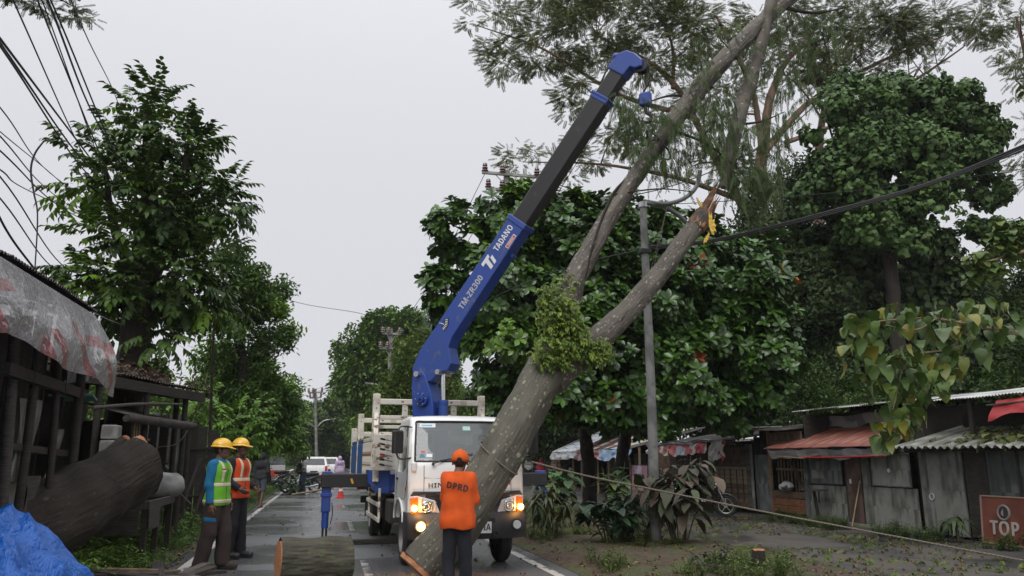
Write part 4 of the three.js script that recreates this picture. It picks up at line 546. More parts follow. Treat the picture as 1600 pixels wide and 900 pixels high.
leafyPlant('pale_leafy_plant', 'pale yellow-green shrub between the two dark tree trunks', [6.5, 0.06, -17.2], { n: 80, L: 0.34, W: 0.18, H: 1.3, spread: 0.55, cols: [[0.06, 0.11, 0.03], [0.1, 0.14, 0.035], [0.04, 0.08, 0.025]], prof: P_HEART, seed: 96, stems: 8 });
leafyPlant('median_shrub', 'grassy weeds behind the brown drooping plant', [6.2, 0.06, -14.5], { n: 80, L: 0.34, W: 0.06, H: 0.8, spread: 0.6, cols: [[0.05, 0.08, 0.025], [0.035, 0.065, 0.018]], droop: 0.9, seed: 97, stems: 10 });
leafyPlant('cut_branch', 'cut leafy branch lying dark by the sawn stump', [5.1, 0.06, -9.9], { n: 60, L: 0.2, W: 0.06, H: 0.3, spread: 0.55, cols: [[0.03, 0.045, 0.02], [0.05, 0.06, 0.025]], droop: 0.5, seed: 98, stems: 7 });
leafyPlant('potted_weed', 'small fern-like weed growing by the TOP board', [11.35, 0.0, -12.6], { n: 40, L: 0.34, W: 0.06, H: 0.5, spread: 0.25, cols: [[0.05, 0.09, 0.02], [0.07, 0.12, 0.03]], droop: 0.8, seed: 99, stems: 6 });
leafyPlant('broad_leafed_weed', 'broad-leafed plant growing before the corrugated fence', [-3.05, 0.12, -16.3], { n: 40, L: 0.4, W: 0.2, H: 1.5, spread: 0.35, cols: [[0.04, 0.1, 0.02], [0.06, 0.13, 0.025]], prof: P_HEART, seed: 100, stems: 5 });
// ---------------------------------------------------------------- ground cover
{
  const R = rng(201), gl = [], wl = [], up = () => new THREE.Quaternion().setFromAxisAngle(V(0, 1, 0), R() * 6.28);
  for (let i = 0; i < 9000; i++) { const z = -8 - 34 * Math.pow(R(), 1.5), x = -2.2 - 2.3 * Math.pow(R(), 0.8), d = vnz(x * 1.3, z * 1.3, 21); if (d < 0.28) continue; const g = z > -12 && x < -2.9 && R() < 0.7; if (g) continue; (R() < 0.5 ? gl : wl).push({ p: V(x, 0.0 + leftRise(x, z), z), q: up(), s: (0.55 + 0.8 * R()) * (x > -2.5 ? 0.6 : 1), c: mix3([0.07, 0.14, 0.018], [0.19, 0.32, 0.04], R()) }); }
  for (let i = 0; i < 5200; i++) { const z = -8 - 34 * Math.pow(R(), 1.4), x = 3.6 + 3.3 * R(), d = vnz(x * 1.1 + 7, z * 1.1, 22); if (d < 0.6) continue; (R() < 0.7 ? gl : wl).push({ p: V(x, medRise(x, z), z), q: up(), s: 0.35 + 0.5 * R(), c: mix3([0.05, 0.085, 0.015], [0.13, 0.18, 0.03], R()) }); }
  for (let i = 0; i < 900; i++) { const z = -10 - 16 * R(), x = 10.6 + 1.1 * R(); if (vnz(x * 1.4, z * 1.4, 25) < 0.5) continue; wl.push({ p: V(x, -0.01, z), q: up(), s: 0.4 + 0.5 * R(), c: mix3([0.04, 0.08, 0.015], [0.1, 0.16, 0.03], R()) }); }
  const far = []; for (let i = 0; i < 2600; i++) { const z = -40 - 60 * R(), l = R() < 0.5, x = l ? -2.2 - 3 * R() : 3.4 + 3 * R(); far.push({ p: V(x, 0.03, z), q: up(), s: 1.2 + R(), c: mix3([0.05, 0.1, 0.015], [0.12, 0.2, 0.03], R()) }); }
  const gg = thing('grass', 'wild grass and weeds along both road verges', 'grass'); gg.userData.kind = 'stuff';
  scatter('blades', 'grass', L_mid, gl, gg); scatter('weeds', 'weed', L_mid, wl, gg); scatter('far_weeds', 'weed', L_mid, far, gg);
  // fallen leaves and snapped green sprays
  const ll = [], ls = []; for (let i = 0; i < 5200; i++) { const side = R(); let x, z; if (side < 0.5) { z = -7.5 - 14 * R(); x = 3.4 + 8 * R(); if (vnz(x * 0.8, z * 0.8, 26) < 0.42) continue; } else if (side < 0.68) { z = -8 - 20 * R(); x = -2.4 + 5.4 * R(); if (R() < 0.75) continue; } else { z = -8 - 14 * R(); x = -2.0 - 1.6 * R(); } const y = x > 3.3 && x < 7 ? medRise(x, z) + 0.02 : x < -2.12 ? leftRise(x, z) + 0.025 : 0.012; ll.push({ p: V(x, y, z), q: new THREE.Quaternion().setFromEuler(new THREE.Euler(0.5 * (R() - 0.5), R() * 6.28, 0.5 * (R() - 0.5))), s: 0.14 + 0.22 * R(), c: R() < 0.55 ? mix3([0.06, 0.035, 0.02], [0.2, 0.13, 0.06], R()) : mix3([0.05, 0.09, 0.02], [0.2, 0.22, 0.04], R()) }); }
  for (let i = 0; i < 420; i++) { const z = -8.2 - 9 * R(), x = 5.5 + 5.8 * R(); if (vnz(x * 0.9 + 3, z * 0.9, 27) < 0.5) continue; ls.push({ p: V(x, x < 7 ? medRise(x, z) + 0.03 : 0.03, z), q: along(V(R() - 0.5, 0.12 * R(), R() - 0.5)), s: 0.5 + 0.5 * R(), c: mix3([0.06, 0.1, 0.02], [0.16, 0.2, 0.04], R()) }); }
  const lt = thing('leaf_litter', 'fallen leaves and snapped sprays strewn over lane and verge', 'leaf litter'); lt.userData.kind = 'stuff';
  scatter('leaves', 'broad', L_mid, ll.map(e => ({ ...e, s: e.s * 0.5 })), lt); scatter('sprays', 'plume', L_mid, ls, lt);
}
// ---------------------------------------------------------------- crane truck
const TRUCK = { p: [1.95, 0, -10.92], r: 2.4 * D };
const ev = new Evaluator(); ev.useGroups = false; ev.attributes = ['position', 'normal', 'uv'];
function wheel(parent, p, r, w, side, name = 'wheel', dual = false) {
  const g = new THREE.Group(); g.name = name; g.position.set(...p); parent.add(g);
  const prof = [[r * 0.56, -w / 2 + 0.01], [r * 0.72, -w / 2], [r * 0.92, -w / 2 + 0.012], [r * 0.985, -w / 2 + 0.035], [r, -w / 4], [r * 0.985, -w / 4 + 0.006], [r * 0.985, -w / 4 + 0.014], [r, -w / 4 + 0.02], [r, -0.008], [r * 0.98, -0.006], [r * 0.98, 0.006], [r, 0.008], [r, w / 4 - 0.02], [r * 0.985, w / 4 - 0.014], [r * 0.985, w / 4 - 0.006], [r, w / 4], [r * 0.985, w / 2 - 0.035], [r * 0.92, w / 2 - 0.012], [r * 0.72, w / 2], [r * 0.56, w / 2 - 0.01]];
  const ty = new THREE.LatheGeometry(prof.map(q => new THREE.Vector2(...q)), 36); ty.rotateZ(Math.PI / 2); obj('tyre', muv(ty), M.rubber, g);
  const rm = new THREE.LatheGeometry([[0.001, 0.05], [r * 0.2, 0.06], [r * 0.24, 0.02], [r * 0.45, -0.015], [r * 0.5, 0.03], [r * 0.57, w / 2 - 0.006], [r * 0.585, w / 2 - 0.012], [r * 0.55, -w / 2 + 0.02]].map(q => new THREE.Vector2(q[0], q[1] * 1)), 28); rm.rotateZ(-side * Math.PI / 2);
  const rim = obj('rim', [muv(rm)], M.rimMat, g);
  for (let i = 0; i < 6; i++) { const a = i / 6 * 6.283; obj('wheel_nut', cyl(0.013, 0.012, 0.03, [side * 0.045, r * 0.3 * Math.cos(a), r * 0.3 * Math.sin(a)], [0, 0, Math.PI / 2], 6), M.steel, rim); }
  return g;
}
M.headCase = phy([0.8, 0.81, 0.82], 0.22, { clearcoat: 1, clearcoatRoughness: 0.02, metalness: 0.3 }); M.amberDim = phy([0.8, 0.25, 0.03], 0.12, { transmission: 0.55, thickness: 0 });
M.rimMat = std([0.2, 0.19, 0.18], 0.55, { metalness: 0.4 });
{
  const t = thing('crane_truck', 'white cab crane truck with blue telescopic boom parked on the wet road', 'truck', TRUCK.p, TRUCK.r);
  const W = 0.83; // half width
  const zProf = y => y < 1.05 ? 0 : y < 1.44 ? -0.06 * Math.pow((y - 1.05) / 0.39, 1.4) : -0.06 - 0.36 * (y - 1.44) / 0.6;
  const warp = g => { const P = g.attributes.position; for (let i = 0; i < P.count; i++) { let x = P.getX(i), y = P.getY(i), z = P.getZ(i); const k = Math.max(0, (y - 1.35) / 0.75); const nx = x * (1 - 0.085 * Math.pow(k, 1.25)); z -= (0.1 * Math.pow(Math.abs(x) / W, 3) + 0.03 * Math.pow(Math.abs(x) / W, 2)) * ss(-0.9, 0, z); y -= 0.03 * Math.pow(Math.abs(x) / W, 3) * ss(1.95, 2.12, y); P.setXYZ(i, nx, y, z); } return g; };
  const prof = (dx) => { const o = [[-1.62 + dx, 0.62 + dx * 0.3]]; for (let i = 0; i <= 10; i++) { const a = Math.PI - i / 10 * Math.PI; o.push([-0.95 + 0.47 * Math.cos(a), 0.62 + 0.29 * Math.sin(a)]); } o.push([-0.44, 0.6], [-0.02 - dx, 0.6], [0 - dx, 0.7], [0 - dx, 1.05]); for (const y of [1.15, 1.25, 1.35, 1.44]) o.push([zProf(y) - dx, y]); for (const y of [1.6, 1.75, 1.9, 2.0]) o.push([zProf(y) - dx, y]); o.push([-0.47 - dx, 2.065 - dx * 0.4], [-0.6, 2.11 - dx], [-1.1, 2.135 - dx], [-1.5, 2.125 - dx], [-1.6 + dx, 2.08 - dx], [-1.62 + dx, 1.95]); return o; };
  const ext = (o, w, steps, bev) => { const g = slab(o, w, bev, 3, steps); g.rotateY(-Math.PI / 2); return g; };
  const brush = g => { const b = new Brush(g); b.updateMatrixWorld(); return b; };
  let body = brush(ext(prof(0), 2 * W, 16, 0.045));
  const inner = ext([[-1.55, 0.95], [-0.12, 0.95], [-0.1, 1.3], [-0.14, 1.44], [-0.5, 2.02], [-0.62, 2.06], [-1.5, 2.07], [-1.56, 1.95]], 2 * W - 0.1, 1, 0);
  body = ev.evaluate(body, brush(inner), SUBTRACTION);
  body = ev.evaluate(body, brush(ext([[-0.25, 1.455], [0.3, 1.455], [0.3, 2.015], [-0.55, 2.015]], 1.47, 1, 0)), SUBTRACTION); // windscreen
  body = ev.evaluate(body, brush(ext([[-0.27, 1.36], [-0.55, 1.965], [-1.22, 1.985], [-1.24, 1.3], [-0.7, 1.3]], 3, 1, 0)), SUBTRACTION); // door windows
  body = ev.evaluate(body, brush(box(0.9, 0.42, 0.4, [0, 1.72, -1.62])), SUBTRACTION); // rear window
  let cab = body.geometry.clone(); for (const k of Object.keys(cab.attributes)) if (!['position', 'normal', 'uv'].includes(k)) cab.deleteAttribute(k);
  cab = warp(cab.index ? cab.toNonIndexed() : cab); cab.deleteAttribute('normal'); cab = muv(toCreasedNormals(cab, 0.6)); cab.clearGroups();
  const cabM = obj('cab', cab, M.white, t);
  // glass
  const ws = sheet((u, v) => { const y = lerp(1.445, 2.025, v), x = lerp(-0.75, 0.75, u); return [x, y, zProf(y) - 0.012]; }, 16, 6, 1.5, 0.7); warp(ws); ws.computeVertexNormals();
  const wsM = obj('windscreen', clean(mergeVertices(ws.clone()).toNonIndexed()), M.glass, cabM);
  const frame = []; { const pts = []; const ed = [[-0.745, 1.452], [0.745, 1.452], [0.745, 2.018], [-0.745, 2.018], [-0.745, 1.452]]; for (let k = 0; k < 4; k++) for (let i = 0; i < 10; i++) { const u = i / 10; const x = lerp(ed[k][0], ed[k + 1][0], u), y = lerp(ed[k][1], ed[k + 1][1], u); const g = new THREE.BufferGeometry(); g.setAttribute('position', new THREE.Float32BufferAttribute([x, y, zProf(y)], 3)); warp(g); pts.push([...g.attributes.position.array, 0.014]); } pts.push(pts[0]); frame.push(tube(pts, 6, 0.04, false)); }
  obj('windscreen_seal', frame, M.black, cabM);
  for (const s of [-1, 1]) { const g = warp(sheet((u, v) => { const y = lerp(1.3, 1.98, v), z = lerp(-1.24, -0.26 - 0.28 * clamp((y - 1.36) / 0.6), u); return [s * (W - 0.03), y, z]; }, 4, 4, 0.8, 0.6)); g.computeVertexNormals(); obj('door_window', g, M.glass, cabM); }
  obj('rear_window', [box(0.92, 0.44, 0.006, [0, 1.72, -1.585], [0, 0, 0], 0)], M.glass, cabM);
  // sun strip and stickers on the glass, lying 4 mm proud
  const onGlass = (x0, x1, y0, y1, m, name) => { const g = warp(sheet((u, v) => { const y = lerp(y0, y1, v), x = lerp(x0, x1, u); return [x, y, zProf(y) - 0.006]; }, 4, 2, x1 - x0, y1 - y0)); g.computeVertexNormals(); return obj(name, clean(g), m, wsM); };
  onGlass(-0.69, -0.45, 1.93, 1.99, M.paper, 'sticker'); onGlass(-0.66, -0.5, 1.95, 1.97, std([0.2, 0.45, 0.62], 0.6), 'sticker_print').position.z += 0.003;
  onGlass(-0.03, 0.09, 1.89, 1.95, std([0.4, 0.6, 0.52], 0.6), 'sticker'); onGlass(-0.585, -0.505, 1.51, 1.555, M.paper, 'sticker'); onGlass(-0.68, -0.61, 1.51, 1.55, std([0.03, 0.2, 0.3], 0.6), 'sticker'); onGlass(-0.66, -0.61, 1.57, 1.6, std([0.6, 0.05, 0.03], 0.5), 'sticker');
  // interior
  obj('dashboard', [box(1.44, 0.3, 0.3, [0, 1.26, -0.32], [0, 0, 0], 0.05), box(0.4, 0.12, 0.2, [-0.4, 1.42, -0.34], [0, 0, 0], 0.04)], M.seat, cabM);
  for (const x of [-0.42, 0.12, 0.5]) { const s = obj('cab_seat', [box(x === 0.12 ? 0.3 : 0.46, 0.16, 0.5, [x, 1.05, -1.05], [0, 0, 0], 0.05), box(x === 0.12 ? 0.3 : 0.46, 0.62, 0.14, [x, 1.4, -1.36], [-0.15, 0, 0], 0.05)], M.seat, cabM); if (x !== 0.12) obj('headrest', [box(0.26, 0.18, 0.09, [x, 1.78, -1.42], [-0.15, 0, 0], 0.04)], M.seat, s); }
  { const g = new THREE.TorusGeometry(0.19, 0.014, 8, 26); g.rotateX(-0.9); obj('steering_wheel', [xf(clean(g), [0.42, 1.4, -0.62]), rod([0.42, 1.4, -0.62], [0.42, 1.22, -0.42], 0.02)], M.black, cabM); }
  // wipers
  for (const [x, x2, y2] of [[-0.5, 0.08, 1.56], [0.02, 0.55, 1.54]]) { const z0 = zProf(1.44) + 0.005; const w = obj('wiper', [rod([x, 1.425, z0 + 0.012], [(x + x2) / 2, (1.44 + y2) / 2, zProf(1.48) + 0.016], 0.008), rod([x + 0.1, 1.465, zProf(1.46) + 0.01], [x2, y2, zProf(y2) + 0.012], 0.007)], M.black, cabM); obj('wiper_pivot', cyl(0.022, 0.02, 0.03, [x, 1.42, z0 + 0.006], [1.3, 0, 0], 12), M.black, w); }
  // front panel relief: bonnet seam, lower lip, badge, number
  const strip = (x0, x1, y, h, m, name, off = 0.004, n = 14, dep = 0.012) => { const g = warp(sheet((u, v) => { const yy = y - h / 2 + h * v, x = lerp(x0, x1, u); return [x, yy, zProf(yy) + off]; }, n, 2, x1 - x0, h)); g.computeVertexNormals(); return obj(name, clean(g), m, cabM); };
  const seam = (pts) => { const q = pts.map(([x, y]) => { const g = new THREE.BufferGeometry(); g.setAttribute('position', new THREE.Float32BufferAttribute([x, y, zProf(y) + 0.0005], 3)); warp(g); return [...g.attributes.position.array, 0.0045]; }); return tube(q, 4, 0.06, false); };
  obj('panel_seam', [seam([[-0.62, 1.4], [-0.62, 1.2], [-0.62, 1.02]]), seam([[0.62, 1.4], [0.62, 1.2], [0.62, 1.02]]), seam([[-0.62, 1.23], [-0.3, 1.22], [0, 1.215], [0.3, 1.22], [0.62, 1.23]])], M.text, cabM);
  { const g = text('HINO', 0.062, 0.008, 1.35); obj('badge', xf(g, [-0.42, 1.135, 0.0 - 0.02 - 0.012]), M.chrome, cabM); const g2 = text('300', 0.06, 0.006, 1.35); obj('badge', xf(g2, [0.52, 1.15, -0.055], [0, 0.13, 0]), M.textRed, cabM); }
  // grille band
  const grP = []; for (let i = 0; i < 5; i++) grP.push(strip(-0.48, 0.48, 0.86 + 0.0 + i * 0.034, 0.012, M.black, 'grille_slat', 0.022)); strip(-0.6, 0.6, 0.89, 0.26, M.plastic, 'grille', 0.009, 20);
  { const g = warp(slabX([...[...Array(13)].map((_, i) => [-0.8 + i * 1.6 / 12, 0.99]), ...[...Array(13)].map((_, i) => [0.76 - i * 1.52 / 12, 1.05])], 0.05, 0.008)); obj('grille_top_trim', g, M.plastic, cabM); }
  function slabX(o, d, b) { return slab(o, d, b, 2); }
  // bumper
  { const o = [[-0.1, 0.4], [0.06, 0.42], [0.11, 0.5], [0.12, 0.62], [0.09, 0.72], [0.03, 0.775], [-0.45, 0.77], [-0.45, 0.5], [-0.3, 0.42]]; let g = ext(o, 1.7, 18, 0.03); const P = g.attributes.position; for (let i = 0; i < P.count; i++) { const x = P.getX(i), z = P.getZ(i); P.setZ(i, z - (0.17 * Math.pow(Math.abs(x) / 0.85, 3.2)) * ss(-0.5, 0.1, z)); } g.deleteAttribute('normal'); const bm = obj('bumper', muv(toCreasedNormals(g, 0.7)), M.plastic, t);
    obj('bumper_slot', [box(0.7, 0.07, 0.03, [0, 0.67, 0.098], [0, 0, 0], 0.01)], M.black, bm);
    for (const s of [-1, 1]) { obj('fog_lamp_housing', cyl(0.075, 0.08, 0.05, [s * 0.67, 0.6, 0.04], [Math.PI / 2, 0, s * 0.0], 20), M.black, bm); obj('bumper_hook', [new THREE.TorusGeometry(0.035, 0.011, 6, 14).translate(s * 0.36, 0.49, 0.11)], M.black, bm); }
    const pl = obj('number_plate', [box(0.44, 0.15, 0.008, [0.07, 0.575, 0.135], [0, 0, 0], 0.003)], M.paper, bm); obj('plate_lettering', xf(text('PIA', 0.085, 0.003, 0.85), [0.2, 0.58, 0.14]), M.text, pl); }
  // lamps
  const amber = (i) => new THREE.MeshStandardMaterial({ color: lin(0.8, 0.3, 0.05), emissive: lin(1, 0.42, 0.08), emissiveIntensity: i, roughness: 0.3 });
  for (const s of [-1, 1]) {
    const hl = obj('headlight', (() => { const o = [[0.40 * s, 0.76], [0.80 * s, 0.73], [0.815 * s, 0.985], [0.72 * s, 1.0], [0.47 * s, 0.93]]; const g = slab(s > 0 ? o : o.reverse(), 0.06, 0.015, 2); const P = g.attributes.position; for (let i = 0; i < P.count; i++) { const x = Math.abs(P.getX(i)); P.setZ(i, P.getZ(i) + 0.012 - 0.14 * Math.pow(x / W, 3) - 0.02 * Math.pow(x / W, 2)); } return g; })(), M.headCase, t);
    obj('headlight_reflector', [new THREE.TorusGeometry(0.07, 0.012, 8, 24).translate(s * 0.58, 0.85, 0.0), new THREE.TorusGeometry(0.035, 0.014, 8, 20).translate(s * 0.58, 0.85, 0.006)], M.chrome, hl);
    for (let i = 0; i < 5; i++) obj('reflector_rib', [box(0.01, 0.13, 0.01, [s * (0.47 + i * 0.045), 0.85 + 0.01 * i, 0.024 - 0.012 * i], [0, 0, s * 0.1], 0.002)], M.steel, hl);
    const ts = obj('turn_signal_lamp', (() => { const o = [[0.70 * s, 0.755], [0.785 * s, 0.745], [0.8 * s, 0.96], [0.7 * s, 0.97]]; const g = slab(s > 0 ? o : o.reverse(), 0.04, 0.012, 2); const P = g.attributes.position; for (let i = 0; i < P.count; i++) { const x = Math.abs(P.getX(i)); P.setZ(i, P.getZ(i) + 0.04 - 0.14 * Math.pow(x / W, 3) - 0.02 * Math.pow(x / W, 2)); } return g; })(), M.amberDim, t);
    obj('turn_signal_bulb', ball(0.045, [s * 0.75, 0.83, -0.02]), amber(16), ts);
    const L = new THREE.PointLight(lin(1, 0.45, 0.1), 0.2); L.position.set(s * 0.75, 0.835, 0.06); L.castShadow = true; L.shadow.radius = 2; t.add(L);
  }
  { const f = obj('fog_lamp', cyl(0.06, 0.055, 0.03, [-0.67, 0.6, 0.07], [Math.PI / 2, 0, 0], 22), amber(26), t); const L = new THREE.PointLight(lin(1, 0.45, 0.1), 0.45); L.position.set(-0.67, 0.6, 0.16); L.castShadow = true; L.shadow.radius = 3; t.add(L); obj('fog_lamp', cyl(0.06, 0.055, 0.03, [0.67, 0.6, 0.07], [Math.PI / 2, 0, 0], 22), M.headCase, t); }
  // mirrors, corner vanes, doors, steps
  for (const s of [-1, 1]) {
    obj('corner_vane', [box(0.07, 0.13, 0.07, [s * 0.755, 1.38, -0.13], [0, s * 0.5, 0], 0.025)], M.white, cabM);
    const mr = obj('mirror', [box(0.08, 0.32, 0.19, [s * 0.98, 1.72, -0.22], [0, s * 0.9, 0], 0.035)], M.black, cabM); obj('mirror_arm', [tube([[s * 0.78, 1.5, -0.22, 0.013], [s * 0.95, 1.49, -0.2, 0.013], [s * 0.99, 1.56, -0.21, 0.013], [s * 0.98, 1.72, -0.22, 0.012]], 6, 0.05), tube([[s * 0.76, 1.93, -0.4, 0.01], [s * 0.94, 1.93, -0.26, 0.01], [s * 0.98, 1.86, -0.22, 0.01]], 6, 0.05)], M.black, mr);
    const x = s * (W + 0.002);
    obj('door_seam', [tube([[x, 0.95, -0.42, 0.004], [x, 1.28, -0.2, 0.004]], 4, 0.1, false), tube([[x, 0.95, -1.36, 0.004], [x, 1.3, -1.36, 0.004]], 4, 0.1, false), tube([[x, 0.93, -0.45, 0.004], [x, 0.93, -1.36, 0.004]], 4, 0.2, false)], M.text, cabM);
    obj('door_handle', [box(0.03, 0.035, 0.14, [s * (W + 0.008), 1.2, -1.24], [0, 0, 0], 0.01)], M.black, cabM);
    const ar = []; for (let i = 0; i <= 12; i++) { const a = Math.PI * i / 12; ar.push([s * (W + 0.012), 0.62 + 0.3 * Math.sin(a), -0.95 + 0.48 * Math.cos(a), 0.02]); } obj('wheel_arch_trim', tube(ar, 6, 0.08), M.white, cabM);
    obj('step', [box(0.2, 0.05, 0.3, [s * 0.72, 0.5, -1.52], [0, 0, 0], 0.01), box(0.2, 0.04, 0.26, [s * 0.72, 0.72, -0.3], [0, 0, 0], 0.01)], M.plastic, t);
    obj('side_marker', [box(0.012, 0.04, 0.07, [s * (W + 0.004), 1.08, -0.33], [0, 0, 0], 0.006)], M.redLens, cabM);
    wheel(t, [s * 0.7, 0.38, -0.95], 0.38, 0.21, s); wheel(t, [s * 0.73, 0.38, -5.45], 0.38, 0.2, s); wheel(t, [s * 0.5, 0.38, -5.45], 0.38, 0.2, s, 'inner_wheel');
    obj('chassis_rail', [box(0.07, 0.2, 8.1, [s * 0.36, 0.68, -4.5], [0, 0, 0], 0.01)], M.chassis, t);
    obj('mudguard', [box(0.5, 0.02, 0.5, [s * 0.62, 0.86, -5.45], [0, 0, 0], 0.008), box(0.5, 0.3, 0.02, [s * 0.62, 0.5, -6.0], [0, 0, 0], 0.004)], M.chassis, t);
    const gd = obj('side_guard', [box(0.03, 0.07, 2.2, [s * 0.92, 0.72, -3.95], [0, 0, 0], 0.008), box(0.03, 0.07, 2.2, [s * 0.92, 0.47, -3.95], [0, 0, 0], 0.008), box(0.04, 0.55, 0.06, [s * 0.91, 0.72, -2.95], [0, 0, 0], 0.008), box(0.04, 0.55, 0.06, [s * 0.91, 0.72, -4.7], [0, 0, 0], 0.008)], M.rackWhite, t);
    obj('battery_box', [box(0.36, 0.36, 0.7, [s * 0.66, 0.66, -2.3], [0, 0, 0], 0.02)], M.chassis, t);
    obj('fuel_tank', [box(0.36, 0.4, 0.9, [s * 0.6, 0.62, -4.0], [0, 0, 0], 0.06)], M.chassis, t);
    obj('rear_light', [box(0.24, 0.1, 0.05, [s * 0.72, 0.82, -8.62], [0, 0, 0], 0.01)], M.redLens, t);
  }
  obj('front_axle', [rod([-0.6, 0.38, -0.95], [0.6, 0.38, -0.95], 0.06), box(0.5, 0.4, 0.9, [0, 0.72, -1.0], [0, 0, 0], 0.05), rod([-0.6, 0.38, -5.45], [0.6, 0.38, -5.45], 0.07), ball(0.2, [0, 0.38, -5.45]), rod([0, 0.5, -1.4], [0, 0.4, -5.4], 0.05), box(1.5, 0.16, 0.08, [0, 0.55, -8.55], [0, 0, 0], 0.02)], M.chassis, t);
  // ---- load bed
  const bed = obj('load_bed', [box(1.98, 0.08, 5.1, [0, 1.08, -6.0], [0, 0, 0], 0.01), box(0.1, 0.12, 5.1, [-0.6, 0.98, -6.0]), box(0.1, 0.12, 5.1, [0.6, 0.98, -6.0])], M.rackWhite, t);
  for (let i = 0; i < 9; i++) obj('cross_bearer', [box(1.94, 0.07, 0.07, [0, 0.93, -3.6 - i * 0.6], [0, 0, 0], 0.008)], M.chassis, bed);
  for (const s of [-1, 1]) {
    const side = (z0, z1, m) => { const p = obj('side_panel', [box(0.03, 0.7, Math.abs(z1 - z0) - 0.02, [s * 0.98, 1.48, (z0 + z1) / 2], [0, 0, 0], 0.006), box(0.05, 0.07, Math.abs(z1 - z0) - 0.02, [s * 0.99, 1.84, (z0 + z1) / 2], [0, 0, 0], 0.008), box(0.05, 0.07, Math.abs(z1 - z0) - 0.02, [s * 0.99, 1.13, (z0 + z1) / 2], [0, 0, 0], 0.008)], m, bed); const n = Math.round(Math.abs(z1 - z0) / 0.2); for (let i = 0; i < n; i++) obj('panel_rib', [box(0.06, 0.62, 0.06, [s * 1.0, 1.48, z0 - (i + 0.5) / n * Math.abs(z1 - z0)], [0, 0, 0], 0.015)], m, p); };
    side(-3.5, -5.3, M.rackWhite); side(-5.32, -8.5, M.bedBlue);
  }
  obj('tail_panel', [box(1.96, 0.7, 0.04, [0, 1.48, -8.52], [0, 0, 0], 0.01)], M.bedBlue, bed);
  // rack frames
  const rackF = (z, top, zb) => { const r = obj('rack_frame', [box(1.92, 0.1, 0.08, [0, top - 0.14, z], [0, 0, 0], 0.01), box(1.92, 0.07, 0.06, [0, top - 0.42, z], [0, 0, 0], 0.01)], M.rackWhite, t); for (const s of [-1, 1]) obj('rack_post', [box(0.13, top - 1.12, 0.1, [s * 0.97, (top + 1.12) / 2, z], [0, 0, 0], 0.012)], M.rackWhite, r); return r; };
  const rf = rackF(-3.42, 2.64); for (const s of [-1, 1]) { obj('rack_brace', [bar([s * 0.97, 2.3, -3.36], [s * 1.0, 1.9, -3.05], 0.08, 0.06)], M.rackWhite, rf); obj('rack_bar', [box(0.6, 0.06, 0.06, [s * 0.62, 2.05, -3.42])], M.rackWhite, rf); obj('rack_post', [box(0.1, 1.3, 0.08, [s * 0.45, 1.85, -3.43], [0, 0, 0], 0.01)], M.rackWhite, rf); }
  for (let i = 0; i < 5; i++) obj('headboard_plank', [box(1.78, 0.13, 0.03, [0, 1.25 + i * 0.145, -3.43], [0, 0, 0], 0.006)], M.rackWhite, rf);
  rackF(-6.6, 2.45); rackF(-8.4, 2.2);
  // lever panel
  const lp = obj('lever_panel', [box(0.5, 0.62, 0.06, [-0.82, 1.6, -2.95], [0, 0.3, 0], 0.01), box(0.1, 0.8, 0.1, [-0.98, 1.5, -3.05], [0, 0, 0], 0.01)], M.rackWhite, t);
  for (let i = 0; i < 6; i++) { const y = 1.36 + i * 0.085; const lv = obj('lever', [rod([-0.72, y, -2.9], [-0.9, y + 0.03, -2.72], 0.009)], M.steel, lp); obj('lever_grip', [rod([-0.88, y + 0.026, -2.74], [-0.95, y + 0.038, -2.67], 0.018)], i === 2 ? M.textRed : M.black, lv); }
  // ---- outriggers
  const ob = obj('outrigger_box', [box(1.7, 0.32, 0.42, [0, 1.08, -3.35], [0, 0, 0], 0.02)], M.blue, t);
  obj('outrigger_housing', [slab([[-1.1, 1.3], [-0.72, 1.3], [-0.72, 0.9], [-0.92, 0.9], [-1.1, 1.08]], 0.5, 0.015).translate(0.0, 0, -3.32)], M.blue, ob);
  for (const s of [-1, 1]) {
    const x = s < 0 ? -1.78 : 2.1, zz = -3.35, og = obj('outrigger_beam', [box(Math.abs(x) - 0.7, 0.23, 0.26, [(x + s * 0.9) / 2, 1.12, zz], [0, 0, 0], 0.01)], M.boomBlack, t);
    obj('reflector_mark', [box(0.035, 0.09, 0.004, [x - s * 0.42, 1.11, zz + 0.133], [0, 0, 0.35], 0.001)], std([0.75, 0.35, 0.02], 0.4), og);
    const jack = obj('outrigger_jack', [box(0.15, 0.66, 0.15, [x, 0.93, zz], [0, 0, 0], 0.012), box(0.19, 0.06, 0.19, [x, 0.88, zz], [0, 0, 0], 0.008), box(0.17, 0.05, 0.17, [x, 1.25, zz], [0, 0, 0], 0.01), cyl(0.06, 0.062, 0.3, [x, 0.48, zz], [0, 0, 0], 14)], M.blue, og);
    obj('jack_rod', [s < 0 ? [rod([x - 0.03, 0.03, zz], [x - 0.03, 0.6, zz], 0.018), rod([x + 0.03, 0.03, zz], [x + 0.03, 0.6, zz], 0.018)] : rod([x, 0.03, zz], [x, 0.6, zz], 0.026)], s < 0 ? M.black : M.chrome, jack);
    obj('jack_foot', [cyl(0.14, 0.11, 0.04, [x, 0.02, zz], [0, 0, 0], 18)], M.chassis, jack);
    obj('jack_hose', [tube([[x + 0.1, 0.75, zz, 0.008], [x + 0.12, 0.55, zz, 0.008], [x + 0.09, 0.4, zz, 0.008]], 5, 0.05)], M.black, jack);
  }
  // ---- crane
  const c = new THREE.Group(); c.name = 'crane'; c.position.set(-0.16 + 0.02, 0, -2.68); c.rotation.y = -40.6 * D - TRUCK.r; t.add(c);
